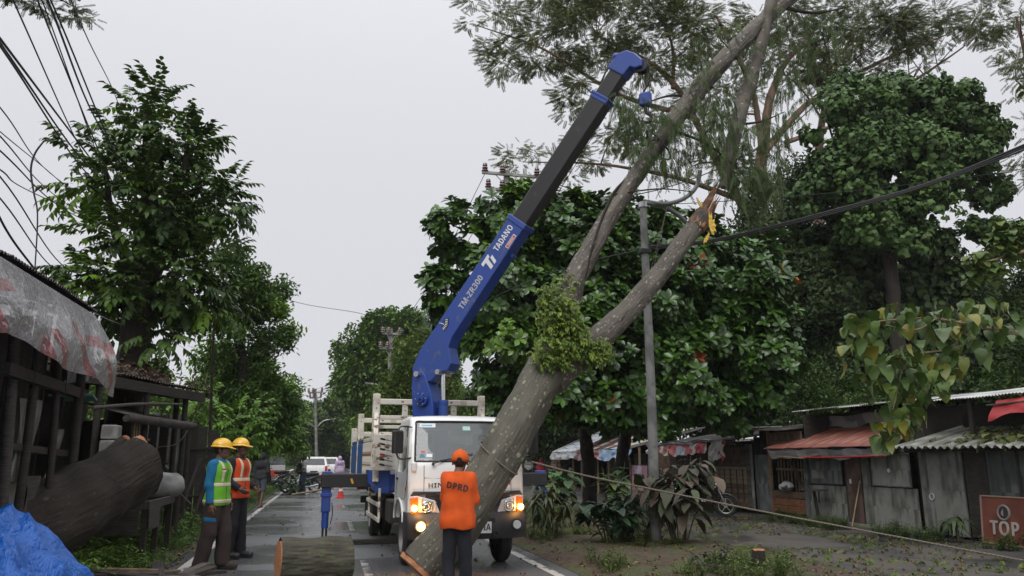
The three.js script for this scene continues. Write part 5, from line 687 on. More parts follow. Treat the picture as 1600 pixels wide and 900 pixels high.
  obj('column', [box(0.62, 0.5, 0.6, [0.05, 1.1, 0], [0, 0, 0], 0.03), cyl(0.24, 0.22, 0.3, [0, 1.45, 0], [0, 0, 0], 26), slab([[-0.2, 1.5], [0.2, 1.5], [0.2, 2.35], [0.14, 2.62], [0.02, 2.9], [-0.1, 3.06], [-0.24, 3.0], [-0.26, 2.7], [-0.22, 2.2]], 0.34, 0.015)], M.blue, c);
  obj('swing_drum', [cyl(0.13, 0.13, 0.06, [-0.02, 2.5, 0.195], [Math.PI / 2, 0, 0], 26), cyl(0.08, 0.07, 0.06, [-0.02, 2.5, 0.245], [Math.PI / 2, 0, 0], 20), cyl(0.03, 0.03, 0.05, [-0.02, 2.5, 0.295], [Math.PI / 2, 0, 0], 6)], M.blue, c);
  for (let i = 0; i < 6; i++) { const a = i * 1.047; obj('drum_bolt', cyl(0.014, 0.014, 0.02, [-0.02 + 0.1 * Math.cos(a), 2.5 + 0.1 * Math.sin(a), 0.235], [Math.PI / 2, 0, 0], 6), M.steel, c); }
  obj('pivot_pin', cyl(0.05, 0.05, 0.5, [-0.12, 2.93, 0], [Math.PI / 2, 0, 0], 18), M.steel, c);
  obj('lift_cylinder', [cyl(0.085, 0.085, 1.0, [0.32, 1.95, 0.02], [0, 0, 0.03], 20), cyl(0.095, 0.095, 0.06, [0.305, 2.44, 0.02], [0, 0, 0.03], 20)], M.blue, c);
  obj('lift_rod', rod([0.305, 2.4, 0.02], [0.29, 2.93, 0.02], 0.042, 16), M.chrome, c);
  obj('lift_pin', cyl(0.045, 0.045, 0.42, [0.29, 2.95, 0], [Math.PI / 2, 0, 0], 16), M.steel, c);
  const EL = 51.9 * D, boom = new THREE.Group(); boom.name = 'boom'; boom.position.set(-0.12, 2.97, 0); boom.rotation.z = EL; c.add(boom);
  obj('base_section', [slab([[0.3, 0.24], [3.17, 0.2], [3.17, -0.17], [0.85, -0.17], [0.68, -0.22], [0.5, -0.44], [0.36, -0.46], [0.24, -0.34], [0.02, -0.3], [-0.13, -0.16], [-0.16, 0.02], [-0.04, 0.16]], 0.3, 0.014), box(0.1, 0.42, 0.34, [3.13, 0.015, 0], [0, 0, 0], 0.012), box(0.06, 0.1, 0.1, [2.6, -0.2, 0], [0, 0, 0], 0.01)], M.blue, boom);
  obj('second_section', [box(2.6, 0.335, 0.25, [4.35, 0.012, 0], [0, 0, 0], 0.02)], M.boomBlack, boom);
  obj('section_collar', [box(0.1, 0.35, 0.27, [5.62, 0.012, 0], [0, 0, 0], 0.012), box(0.05, 0.38, 0.29, [5.66, 0.012, 0], [0, 0, 0], 0.012)], M.blue, boom);
  obj('third_section', [box(0.7, 0.29, 0.21, [5.95, 0.01, 0], [0, 0, 0], 0.02)], M.boomBlack, boom);
  const head = obj('boom_head', [slab([[6.12, 0.19], [6.4, 0.19], [6.52, 0.08], [6.54, -0.1], [6.5, -0.28], [6.4, -0.34], [6.32, -0.26], [6.3, -0.16], [6.12, -0.14]], 0.26, 0.02), ball(0.06, [6.36, 0.2, 0.08]), box(0.3, 0.03, 0.2, [6.28, 0.2, 0], [0, 0, 0], 0.01)], M.blue, boom);
  for (const z of [-0.05, 0.05]) obj('sheave', cyl(0.12, 0.12, 0.04, [6.42, -0.28, z], [Math.PI / 2, 0, 0], 22), M.black, head);
  // lettering on the side face
  obj('lettering', xf(text('TM-ZR300', 0.115, 0.004, 0.92), [1.68, 0.01, 0.151]), std([0.42, 0.43, 0.47], 0.45), boom);
  obj('lettering', xf(text('TADANO', 0.115, 0.004, 0.78), [2.77, 0.06, 0.151]), M.textWhite, boom);
  obj('emblem', [slab([[-0.09, 0.11], [0.12, 0.11], [0.1, 0.05], [0.055, 0.05], [0.01, -0.11], [-0.06, -0.11], [-0.02, 0.05], [-0.105, 0.05]], 0.004, 0).translate(2.27, 0.03, 0.153), slab([[0.075, 0.03], [0.135, 0.03], [0.09, -0.11], [0.03, -0.11]], 0.004, 0).translate(2.29, 0.03, 0.153)], M.textWhite, boom);
  const lb = obj('maker_label', [box(0.26, 0.075, 0.004, [2.8, -0.105, 0.153], [0, 0, 0], 0.001)], M.textWhite, boom); obj('label_print', [box(0.235, 0.055, 0.003, [2.8, -0.105, 0.1555], [0, 0, 0], 0.001)], M.textRed, lb); obj('label_lettering', xf(text('CRANE', 0.035, 0.002, 1.1), [2.8, -0.105, 0.157]), M.textWhite, lb);
  // angle gauge
  { const gg = obj('angle_gauge', [slab([...Array(9)].map((_, i) => { const a = -2.5 + i / 8 * 1.3; return [0.2 * Math.cos(a), 0.2 * Math.sin(a)]; }).concat([...Array(9)].map((_, i) => { const a = -1.2 - i / 8 * 1.3; return [0.1 * Math.cos(a), 0.1 * Math.sin(a)]; })), 0.004, 0).rotateZ(0.55).translate(0.92, 0.22, 0.155)], M.text, boom);
    for (let i = 0; i < 7; i++) { const a = -2.4 + i / 6 * 1.1 + 0.55; obj('gauge_mark', [box(0.05, 0.012, 0.003, [0.92 + 0.16 * Math.cos(a), 0.22 + 0.16 * Math.sin(a), 0.1585], [0, 0, a], 0.001)], M.textWhite, gg); } obj('gauge_needle', [box(0.012, 0.1, 0.004, [0.93, 0.15, 0.161], [0, 0, 0.3], 0.001)], M.textWhite, gg); }
  // hook, hanging straight down from the sheaves
  const hk = new THREE.Group(); hk.name = 'hook_block'; c.add(hk); const hx = -0.12 + 6.46 * Math.cos(EL) + 0.3 * Math.sin(EL), hy = 2.97 + 6.46 * Math.sin(EL) - 0.3 * Math.cos(EL);
  for (const [dx, dz] of [[-0.06, 0.04], [0.06, 0.04], [0.06, -0.05], [-0.05, -0.05]]) obj('hoist_wire', rod([hx + dx, hy, dz], [hx + dx, hy - 0.55, dz], 0.006, 6), M.wire, hk);
  obj('hook_sheave', [box(0.2, 0.24, 0.12, [hx, hy - 0.62, 0], [0, 0, 0], 0.03)], M.blue, hk); obj('hook_shank', [tube([[hx, hy - 0.7, 0, 0.03], [hx, hy - 0.85, 0, 0.026], [hx + 0.08, hy - 0.93, 0, 0.03], [hx + 0.05, hy - 1.03, 0, 0.03], [hx - 0.05, hy - 1.0, 0, 0.022], [hx - 0.07, hy - 0.93, 0, 0.01]], 8, 0.03)], M.black, hk);
  obj('hoist_cable', [rod([0.1, 2.75, -0.2], [hx - 0.1, hy + 0.25, -0.18], 0.006, 6)], M.wire, hk);
}
// wire sling from the hook round the leaning stem
tag(obj('lifting_sling', [tube([[4.86, 6.75, -11.02, 0.014], [4.95, 6.5, -10.75, 0.014], [5.08, 6.3, -10.72, 0.014], [5.2, 6.25, -10.95, 0.014], [5.1, 6.42, -11.2, 0.014], [4.92, 6.6, -11.15, 0.014], [4.86, 6.76, -11.02, 0.014]], 6, 0.05)], M.wire), 'dark wire sling between the crane hook and the leaning stem', 'sling');
// ---------------------------------------------------------------- people
// built facing +z, person's left is +x; all clothing follows the same skeleton
function person(o) {
  const t = thing('person', o.label, 'person', o.p, o.turn, o.group), k = o.h / 1.7, far = o.far, c = far ? 0.024 : 0.012;
  const J = { head: [0, 1.575, 0.02], neck: [0, 1.43, -0.01], chest: [0, 1.27, 0], waist: [0, 1.06, 0.01], hip: [0, 0.93, 0], ...o.J };
  const two = (n, d) => { for (const s of ['L', 'R']) J[n + s] ??= s === 'L' ? d : [-d[0], d[1], d[2]]; };
  two('sh', [0.175, 1.385, -0.01]); two('el', [0.225, 1.11, -0.03]); two('wr', [0.235, 0.87, 0.05]); two('hj', [0.09, 0.9, 0]); two('kn', [0.1, 0.49, 0.02]); two('an', [0.1, 0.09, -0.03]);
  for (const n of Object.keys(J)) J[n] = J[n].map(v => v * k);
  const r = x => x * k, W = o.wide ?? 1;
  const off = (p, d) => [p[0] + d[0] * k, p[1] + d[1] * k, p[2] + d[2] * k];
  const torso = [[off(J.shL, [-0.05, -0.03, 0]), off(J.shR, [0.05, -0.03, 0]), r(0.078 * W)], [off(J.chest, [0.075, 0.03, 0.005]), off(J.chest, [-0.075, 0.03, 0.005]), r(0.103 * W)], [off(J.waist, [0.06, 0, 0]), off(J.waist, [-0.06, 0, 0]), r(0.1 * W)], [off(J.hip, [0.065, 0, -0.005]), off(J.hip, [-0.065, 0, -0.005]), r(0.105 * W)], [J.neck, off(J.neck, [0, -0.08, 0]), r(0.055), r(0.08)]];
  const arm = s => [[J['sh' + s], J['el' + s], r(0.056), r(0.043)], [J['el' + s], J['wr' + s], r(0.042), r(0.029)]], leg = s => [[J['hj' + s], J['kn' + s], r(0.088), r(0.058)], [J['kn' + s], J['an' + s], r(0.057), r(0.037)]];
  const neck = [J.neck, off(J.head, [0, -0.05, -0.015]), r(0.058), r(0.052)];
  const foot = s => { const a = J['an' + s], f = o.footDir ?? [0, 0, 1]; return [[off(a, [0, -0.045, -0.02]), off(a, [f[0] * 0.16, -0.05, f[2] * 0.16]), r(0.042), r(0.036)]]; };
  const all = [...torso, ...arm('L'), ...arm('R'), ...leg('L'), ...leg('R'), neck, ...foot('L'), ...foot('R')];
  const bb = (B, m) => { const lo = [9, 9, 9], hi = [-9, -9, -9]; for (const b of B) for (const p of [b[0], b[1]]) for (let i = 0; i < 3; i++) { lo[i] = Math.min(lo[i], p[i] - m); hi[i] = Math.max(hi[i], p[i] + m); } return [lo, hi]; };
  const geos = [blob(bones(all, 0.03), ...bb(all, 0.2), c)];
  // head: skull, jaw, nose, brow, lips, eye hollows, ears
  const hp = J.head, tilt = o.headTurn ?? 0, hs = k * (o.headScale ?? 1);
  const H = q => { let x = q[0] - hp[0], y = q[1] - hp[1], z = q[2] - hp[2]; const ct = Math.cos(tilt), st = Math.sin(tilt); const X = (x * ct - z * st) / hs, Z = (x * st + z * ct) / hs, Y = y / hs, n = o.nod ?? 0; return [X, Y * Math.cos(n) + Z * Math.sin(n), -Y * Math.sin(n) + Z * Math.cos(n)]; };
  const E = (c0, rad) => [c0, rad, 0, 0, 0.02, 1];
  const skull = bones([E([0, 0.03, -0.012], [0.077, 0.095, 0.1]), E([0, -0.045, 0.018], [0.057, 0.072, 0.072]), [[0, -0.085, 0.06], [0, -0.088, 0.055], 0.022], [[0.03, 0.022, 0.073], [-0.03, 0.022, 0.073], 0.016], [[0, 0.01, 0.086], [0, -0.03, 0.101], 0.009, 0.015], [[0.013, -0.032, 0.09], [-0.013, -0.032, 0.09], 0.01], [[0.018, -0.062, 0.078], [-0.018, -0.062, 0.078], 0.011], [[0.038, -0.012, 0.058], [0.042, -0.016, 0.05], 0.022], [[-0.038, -0.012, 0.058], [-0.042, -0.016, 0.05], 0.022], [[0.079, 0.015, -0.015], [0.083, -0.025, -0.01], 0.012, 0.009], [[-0.079, 0.015, -0.015], [-0.083, -0.025, -0.01], 0.012, 0.009]], 0.018);
  const face = q => { const p = H(q); let d = skull(p); for (const s of [-1, 1]) d = Math.max(d, -(Math.hypot(p[0] - s * 0.031, (p[1] - 0.003) * 1.3, p[2] - 0.095) - 0.014)); return d * hs; };
  geos.push(blob(face, hp.map((v, i) => v - 0.17 * hs), hp.map(v => v + 0.17 * hs), far ? 0.012 : 0.005));
  // hands
  for (const s of ['L', 'R']) {
    const w = V(...J['wr' + s]), e = V(...J['el' + s]), d = w.clone().sub(e).normalize(), sg = s === 'L' ? 1 : -1; let sd = V(...(o.thumb?.[s] ?? [0, 0, 1])); sd.addScaledVector(d, -sd.dot(d)).normalize(); const pn = d.clone().cross(sd).multiplyScalar(sg); // sd: towards the thumb, pn: curl side
    const at = (a, b, cc) => { const q = w.clone().addScaledVector(d, a * k).addScaledVector(sd, b * k).addScaledVector(pn, cc * k); return [q.x, q.y, q.z]; }, curl = o.curl ?? 0.5;
    const B = [[at(0, 0, 0), at(0.03, 0, 0), r(0.027)], [at(0.04, 0.022, 0), at(0.085, 0.026, 0.004), r(0.015)], [at(0.04, -0.02, 0), at(0.078, -0.028, 0.004), r(0.014)], [at(0.04, 0, 0), at(0.085, 0, 0.004), r(0.016)]];
    if (!far) { [[0.03, 0.088, 0.036], [0.01, 0.09, 0.04], [-0.011, 0.086, 0.037], [-0.03, 0.078, 0.029]].forEach(([b, a0, L]) => { const p1 = at(a0, b, 0.004), p2 = at(a0 + L * (1 - 0.35 * curl), b, 0.004 + L * 0.7 * curl), p3 = at(a0 + L * (1.75 - 1.05 * curl), b * 0.95, 0.004 + L * 1.5 * curl), p4 = at(a0 + L * (2.2 - 1.9 * curl), b * 0.92, 0.006 + L * 1.9 * curl); B.push([p1, p2, r(0.0092), r(0.0085), 0.006], [p2, p3, r(0.0085), r(0.008), 0.006], [p3, p4, r(0.008), r(0.007), 0.006]); }); B.push([at(0.02, 0.024, 0.004), at(0.045, 0.05, 0.018), r(0.014), r(0.011), 0.01], [at(0.045, 0.05, 0.018), at(0.078, 0.052, 0.034), r(0.0105), r(0.0085), 0.006]); }
    else B.push([at(0.08, 0, 0.004), at(0.14, 0, 0.05), r(0.03), r(0.018)], [at(0.03, 0.03, 0.01), at(0.07, 0.05, 0.03), r(0.012), r(0.01)]);
    geos.push(blob(bones(B, 0.012), ...bb(B, 0.04), far ? 0.012 : 0.0045));
  }
  obj('body', geos, o.skin ?? M.skin, t);
  const wr = (a, f = 14) => p => a * (Math.sin(p[1] * f * 2.1 + p[0] * f + 2 * Math.sin(p[2] * f)) * 0.6 + 0.4 * Math.sin(p[0] * f * 2.3 - p[1] * f * 1.1 + p[2] * 17));
  const part = (name, f, B, m, cell = c, mg = 0.22, parent = t) => obj(name, blob(f, ...bb(B, mg), cell), m, parent);
  const cutArm = (s, end) => { const a = V(...J['el' + s]), b = V(...J['wr' + s]), d = b.clone().sub(a), L = d.length(); d.normalize(); const e = a.clone().addScaledVector(d, L * end); return p => (p[0] - e.x) * d.x + (p[1] - e.y) * d.y + (p[2] - e.z) * d.z; };
  if (o.shirt) {
    const { m, hem = 0.86, sleeve = 0.92, loose = 0.014, flare = 0, neckY = 1.47, name = 'shirt', arms = true } = o.shirt, w = wr(0.0045);
    const tb = torso.map(b => b.slice()); if (o.straight) for (const s of [-1, 1]) tb.push([off(J.chest, [s * 0.075, 0.06, 0]), off(J.hip, [s * 0.078, -0.14, 0]), r(0.1 * W), r(0.108 * W)]); const base = bones([...tb, ...(flare ? [[off(J.hip, [0.07, -0.06, 0]), off(J.hip, [-0.07, -0.06, 0]), r(0.12 + flare)]] : [])], 0.05, loose), aL = bones(arm('L').map(b => [b[0], b[1], b[2], b[3] + 0.006]), 0.03, loose * 0.8), aR = bones(arm('R').map(b => [b[0], b[1], b[2], b[3] + 0.006]), 0.03, loose * 0.8), cL = cutArm('L', sleeve), cR = cutArm('R', sleeve);
    const f = p => { let d = base(p) + w(p); d = Math.max(d, hem * k - p[1] + 0.01 * Math.sin(p[0] * 22)); if (arms) d = smin(d, smin(Math.max(aL(p) + w(p), cL(p)), Math.max(aR(p) + w(p), cR(p)), 0.01), 0.04); return Math.max(d, p[1] - neckY * k); };
    o.shirtF = f; t.userData; o.shirtM = part(name, f, all, m);
  }
  if (o.trousers) {
    const { m, end = 0.06, loose = 0.018, wide = 0.02, top = 0.99, name = 'trousers' } = o.trousers, w = wr(0.006, 11);
    const B = [torso[3], [J.hjL, J.knL, r(0.094 + wide * 0.3), r(0.068 + wide * 0.6)], [J.knL, J.anL, r(0.068 + wide * 0.6), r(0.056 + wide)], [J.hjR, J.knR, r(0.094 + wide * 0.3), r(0.068 + wide * 0.6)], [J.knR, J.anR, r(0.068 + wide * 0.6), r(0.056 + wide)]], base = bones(B, 0.025, loose);
    o.trF = p => Math.max(base(p) + w(p), end * k - p[1], p[1] - top * k); o.trM = part(name, o.trF, all, m); if (o.flap) part('pocket_flap', p => Math.max(o.trF(p) - 0.005, Math.abs(p[1] - 0.66 * k + 0.15 * (p[2] - 0.05)) - 0.028, p[0] + 0.06 * k, Math.abs(p[2] - 0.01) - 0.075), all, o.flap, c * 0.8, 0.22, o.trM);
  }
  if (o.vest) {
    const vb = torso.slice(0, 4).map(b => b.slice()); for (const s of [-1, 1]) vb.push([off(J.chest, [s * 0.07, 0.02, 0]), off(J.hip, [s * 0.075, 0, 0]), r(0.104 * W)]); const { m, hem = 0.87, trim = M.tape, bands = [1.13, 0.93], flag } = o.vest, w = wr(0.003), base = bones([...vb, [off(J.hip, [0.08, -0.04, 0]), off(J.hip, [-0.08, -0.04, 0]), r(0.118 * W)]], 0.05, 0.026), vN = Math.max;
    const f = p => vN(base(p) + w(p), hem * k - p[1], p[1] - 1.435 * k, Math.abs(p[0]) - 0.185 * k - 0.02 * (1.2 * k - p[1]), -(Math.hypot(p[0] * 1.1, (p[1] - 1.47 * k) * 0.75, p[2] - 0.03) - 0.075 * k));
    const vm = part('vest', f, torso, m, c, 0.25);
    for (const y of bands) part('reflective_band', p => vN(f(p) - 0.004, Math.abs(p[1] - y * k) - 0.027), torso, trim, c * 0.8, 0.25, vm);
    for (const s of [-1, 1]) part('reflective_band', p => vN(f(p) - 0.004, Math.abs(p[0] - s * 0.1 * k) - 0.024, bands[0] * k + 0.03 - p[1]), torso, trim, c * 0.8, 0.25, vm);
    part('vest_edge', p => vN(f(p) - 0.003, Math.abs(p[0]) - 0.01, -p[2]), torso, M.text, c * 0.8, 0.25, vm);
    if (flag) { let z = 0.3; const fx = -0.1 * k, fy = 1.29 * k; while (z > 0 && f([fx, fy, z]) > 0.0) z -= 0.003; const fl = obj('flag_patch', [box(0.07, 0.022, 0.006, [fx, fy + 0.033, z + 0.004], [0, -0.2, 0], 0.001)], M.textRed, vm); obj('flag_white', [box(0.07, 0.022, 0.006, [fx, fy + 0.011, z + 0.004], [0, -0.2, 0], 0.001)], M.paper, fl); }
  }
  if (o.boots) for (const s of ['L', 'R']) { const a = J['an' + s], f = o.footDir ?? [0, 0, 1], B = [[off(a, [0, -0.035, -0.03]), off(a, [f[0] * 0.175, -0.042, f[2] * 0.175]), r(0.056), r(0.05)], [off(a, [0, -0.02, -0.01]), off(a, [0, 0.06, 0]), r(0.055)]]; const fy = bones(B, 0.03), q = part('shoe', p => Math.max(fy(p), 0.012 - p[1]), B, o.boots, far ? 0.016 : 0.009, 0.09); if (!far) part('sole', p => Math.max(fy(p) - 0.006, 0.002 - p[1], p[1] - 0.022), B, M.black, 0.008, 0.09, q); }
  const headPart = (name, f, m, cell = far ? 0.012 : 0.006, parent = t) => obj(name, blob(q => f(H(q)) * hs, hp.map(v => v - 0.25 * hs), hp.map(v => v + 0.25 * hs), cell), m, parent);
  if (o.hair !== false) headPart('hair', p => Math.max(ell(p, [[0, 0.035, -0.02], [0.083, 0.1, 0.103]]), Math.min(0.03 - p[1] - (p[2] > 0.03 ? -0.02 : 0.08), 0.5) * 0 + (p[2] - 0.02 - 0.5 * (p[1] - 0.0)) * 0.8, -0.06 - p[1]), M.hair);
  if (o.helmet) {
    const hm = headPart('hard_hat', p => { const dome = Math.max(ell(p, [[0, 0.055, -0.012], [0.112, 0.108, 0.135]]), 0.045 - p[1]); const brim = Math.max(Math.abs(p[1] - 0.05 + 0.25 * Math.max(0, p[2] - 0.09)) - 0.006, ell([p[0], 0, p[2]], [[0, 0, 0.012], [0.124, 1, 0.172]])); const ridge = Math.max(ell(p, [[0, 0.06, -0.012], [0.018, 0.112, 0.14]]), 0.05 - p[1]); return smin(smin(dome, ridge, 0.012), brim, 0.015); }, o.helmet);
    headPart('helmet_band', p => Math.max(ell(p, [[0, 0.04, -0.012], [0.098, 0.03, 0.115]]), -ell(p, [[0, 0.04, -0.012], [0.09, 0.05, 0.107]])), M.black, undefined, hm);
  }
  if (o.cap) {
    const cp = headPart('cap', p => { const dome = Math.max(ell(p, [[0, 0.04, -0.014], [0.095, 0.1, 0.115]]), 0.02 - p[1] - 0.0 * p[2]); const low = Math.max(ell(p, [[0, 0.03, -0.014], [0.094, 0.06, 0.113]]), -0.0 - p[1]); const hole = Math.max(Math.hypot(p[0], (p[1] - 0.012) * 0.9) - 0.03, p[2] + 0.05); const peak = Math.max(Math.abs(p[1] - 0.03 + 0.3 * Math.max(0, p[2] - 0.08)) - 0.005, ell([p[0], 0, p[2]], [[0, 0, 0.1], [0.075, 1, 0.095]])); return smin(Math.max(smin(dome, low, 0.02), -hole), peak, 0.01); }, o.cap);
    headPart('cap_button', p => Math.hypot(p[0], p[1] - 0.14, p[2] + 0.014) - 0.012, o.cap, undefined, cp);
  }
  if (o.ride) headPart('motorcycle_helmet', p => Math.max(ell(p, [[0, 0.01, -0.005], [0.128, 0.15, 0.145]]), -Math.max(ell(p, [[0, -0.02, 0.13], [0.085, 0.07, 0.09]]), -p[2])), o.ride);
  if (o.hood) headPart('hood', p => Math.min(Math.max(ell(p, [[0, 0.01, -0.02], [0.115, 0.145, 0.135]]), -Math.max(ell(p, [[0, -0.02, 0.1], [0.075, 0.1, 0.08]]), 0.02 - p[2])), cap(p, [0, -0.1, -0.02], [0, -0.2, -0.02], 0.085, 0.13)), o.hood);
  o.t = t; return t;
}
// the two helmeted workers
person({ label: 'worker in yellow hard hat, lime green vest and blue sleeves watching beside the road', p: [-1.45, 0, -11.8], turn: 68 * D, h: 1.73, wide: 0.9, J: { shR: [-0.162, 1.385, -0.01], shL: [0.162, 1.385, -0.01], elR: [-0.205, 1.11, -0.02], wrR: [-0.205, 0.86, 0.02], wrL: [0.2, 0.88, 0.06], anL: [0.11, 0.09, 0.08], knL: [0.1, 0.49, 0.08], anR: [-0.1, 0.09, -0.12], knR: [-0.1, 0.49, -0.03] }, nod: 0.05, headTurn: 0.25,
  shirt: { m: M.cyan, hem: 0.9, sleeve: 0.96, loose: 0.016 }, vest: { m: M.hiGreen, hem: 0.84, bands: [1.12, 0.9], flag: true }, trousers: { m: M.trousers, wide: 0.022, loose: 0.02, end: 0.06 }, boots: M.boot, helmet: M.helmet, flap: M.cyan });
person({ label: 'worker in yellow hard hat and orange vest half hidden behind the lime vest', p: [-1.33, 0, -13.1], turn: 62 * D, h: 1.77, J: { elR: [-0.24, 1.12, 0.0], wrR: [-0.19, 1.0, 0.17], wrL: [0.2, 1.0, 0.17], anL: [0.11, 0.09, 0.05] }, headTurn: 0.1, skin: M.skinDark,
  shirt: { m: M.navy, hem: 0.86, sleeve: 0.96 }, vest: { m: M.hiOrange, hem: 0.86, bands: [1.13] }, trousers: { m: M.navy, wide: 0.015, end: 0.05 }, boots: M.black, helmet: M.helmet });
{ // man guiding the trunk, seen from behind
  const o = { label: 'man in orange long shirt and cap pushing the leaning trunk, seen from behind', p: [1.47, 0, -8.95], turn: 166 * D, h: 1.56, wide: 0.78, straight: true, headScale: 1.12, J: { head: [-0.02, 1.58, 0.05], shR: [-0.14, 1.385, 0.02], shL: [0.13, 1.395, 0.02], elR: [-0.185, 1.13, 0.08], wrR: [-0.1, 1.04, 0.28], elL: [0.15, 1.14, 0.16], wrL: [0.06, 1.06, 0.36], hjL: [0.075, 0.9, 0], hjR: [-0.075, 0.9, 0], anL: [0.1, 0.09, -0.05], anR: [-0.11, 0.09, 0.03] }, thumb: { L: [0, 1, 0], R: [0, 1, 0] }, curl: 0.25, headTurn: 0.0, nod: 0.05,
    shirt: { m: M.shirtOrange, hem: 0.79, sleeve: 0.96, loose: 0.036, flare: -0.01 }, trousers: { m: M.navy, wide: 0.012, end: 0.05, loose: 0.004, top: 0.84 }, boots: M.black, cap: M.capOrange };
  person(o); const f = o.shirtF, g = text('DPRD', 0.07, 0.004, 1.0), P = g.attributes.position; g.rotateY(Math.PI); g.rotateZ(0.2);
  for (let i = 0; i < P.count; i++) { const x = P.getX(i) * 1 - 0.005, y = P.getY(i) + 1.185; let z = -0.4; while (z < 0 && f([x, y, z]) > 0.002) z += 0.002; P.setXYZ(i, x, y, z - 0.003 + 0.5 * P.getZ(i)); }
  g.computeVertexNormals(); obj('shirt_lettering', g, M.text, o.shirtM);
}
// walkers and riders down the road
const farP = (o) => person({ far: true, skin: M.skinDark, ...o });
farP({ label: 'barelegged person in dark grey hooded jacket walking at the road edge', p: [-1.95, 0, -26.2], turn: 160 * D, h: 1.68, J: { anL: [0.1, 0.09, 0.22], knL: [0.1, 0.5, 0.12], anR: [-0.1, 0.09, -0.2], knR: [-0.1, 0.5, -0.03], wrR: [-0.24, 0.9, 0.12], wrL: [0.24, 0.9, -0.04] }, shirt: { m: M.fab([0.03, 0.03, 0.034], 0.3, 731), hem: 0.85, sleeve: 0.97, loose: 0.022, name: 'jacket' }, trousers: { m: M.fab([0.07, 0.08, 0.1], 0.3, 733), end: 0.5, loose: 0.008, wide: 0.005, name: 'shorts' }, hood: M.fab([0.03, 0.03, 0.034], 0.3, 735), hair: false });
farP({ label: 'person in pale lilac hooded raincoat standing far down the road', p: [0.75, 0, -45], turn: 200 * D, h: 1.62, shirt: { m: M.fab([0.55, 0.42, 0.58], 0.15, 737), hem: 0.55, sleeve: 1, loose: 0.05, flare: 0.05, name: 'raincoat' }, trousers: { m: M.fab([0.5, 0.38, 0.52], 0.15, 739), wide: 0.03 }, boots: M.black, hood: M.fab([0.55, 0.42, 0.58], 0.15, 741), hair: false });
farP({ label: 'man in beige shirt standing before the far right stalls', p: [13.35, 0, -45.5], turn: 10 * D, h: 1.72, shirt: { m: M.fab([0.34, 0.25, 0.16], 0.15, 743), hem: 0.8, sleeve: 0.5, loose: 0.025 }, trousers: { m: M.fab([0.3, 0.22, 0.14], 0.2, 745) }, boots: M.black });
farP({ label: 'person in red headscarf seated by the far right stalls', p: [12.5, 0.0, -45.8], turn: 20 * D, h: 1.5, shirt: { m: M.fab([0.45, 0.03, 0.05], 0.15, 747), hem: 0.75, sleeve: 1, loose: 0.03 }, trousers: { m: M.navy }, boots: M.black, hood: M.fab([0.5, 0.04, 0.06], 0.15, 749), hair: false });
farP({ label: 'person in teal cap and white shirt by the right bumper edge', p: [11.95, 0, -46.5], turn: -20 * D, h: 1.6, shirt: { m: M.fab([0.6, 0.6, 0.6], 0.1, 751), hem: 0.82, sleeve: 0.4, loose: 0.025 }, trousers: { m: M.navy }, boots: M.black, cap: M.fab([0.05, 0.25, 0.26], 0.15, 753) });
// ---------------------------------------------------------------- stalls: shared builders (world coordinates, moved to the stall's own base)
const inT = T => (name, geos, m, parent = T) => { const g = merge(Array.isArray(geos) ? geos : [geos]); g.translate(-T.position.x, -T.position.y, -T.position.z); return obj(name, g, m, parent); };
// corrugated sheet between an eave edge a0-a1 and a ridge edge b0-b1
function corr(a0, a1, b0, b1, pitch, amp, seed = 1, thick = 0.004, nv = 3) {
  const A0 = V(...a0), A1 = V(...a1), B0 = V(...b0), B1 = V(...b1), w = A0.distanceTo(A1), l = A0.distanceTo(B0), n = Math.max(6, Math.round(w / pitch * 6)), nrm = A1.clone().sub(A0).cross(B0.clone().sub(A0)).normalize(); if (nrm.y < 0) nrm.negate();
  return sheet((u, v) => { const p = A0.clone().lerp(A1, u).lerp(B0.clone().lerp(B1, u), v); const k = amp * Math.sin(u * w / pitch * 6.283) + 0.012 * (vnz(u * 5 + seed * 7, v * 3, seed) - 0.5); p.addScaledVector(nrm, k); return [p.x, p.y, p.z]; }, n, nv, w, l, thick);
}
function roofSheets(put, T, eA, eB, rA, rB, width, pitch, amp, m, name = 'roof_sheet', seed = 1) {
  const L = V(...eA).distanceTo(V(...eB)), n = Math.max(1, Math.round(L / width)), R = rng(seed * 31 + 5), out = [];
  for (let i = 0; i < n; i++) { const f = (a, b, u) => V(...a).lerp(V(...b), u), u0 = i / n, u1 = (i + 1) / n + (i < n - 1 ? 0.03 : 0), dy = (i % 2) * 0.008 + 0.006 * R(), e = 0.06 * (R() - 0.5); const q = (v, k = 0) => [v.x + k, v.y + dy, v.z]; out.push(put(name, [corr(q(f(eA, eB, u0), e), q(f(eA, eB, u1), e), q(f(rA, rB, u0)), q(f(rA, rB, u1)), pitch, amp, seed + i)], Array.isArray(m) ? m[i % m.length] : m, T)); }
  return out;
}
// upright planks in a wall of constant x (axis 'z') or constant z (axis 'x')
function plankWall(put, parent, axis, c, a0, a1, y0, y1, w, mats, seed, o = {}) {
  const R = rng(seed), n = Math.max(1, Math.round(Math.abs(a1 - a0) / w)), out = [];
  for (let i = 0; i < n; i++) { const a = lerp(a0, a1, (i + 0.5) / n), ww = Math.abs(a1 - a0) / n - (o.gap ?? 0.006) * (1 + R()), h = y1 - y0 - (o.ragged ?? 0.03) * R(), d = (R() - 0.5) * 0.014, t = [0, 0, 0]; if (axis === 'z') t[0] = (R() - 0.5) * (o.lean ?? 0.012); else t[2] = (R() - 0.5) * (o.lean ?? 0.012); out.push(put('plank', [axis === 'z' ? box(0.022, h, ww, [c + d, y0 + h / 2, a], t, 0.003) : box(ww, h, 0.022, [a, y0 + h / 2, c + d], t, 0.003)], mats[Math.floor(R() * mats.length)], parent)); }
  return out;
}
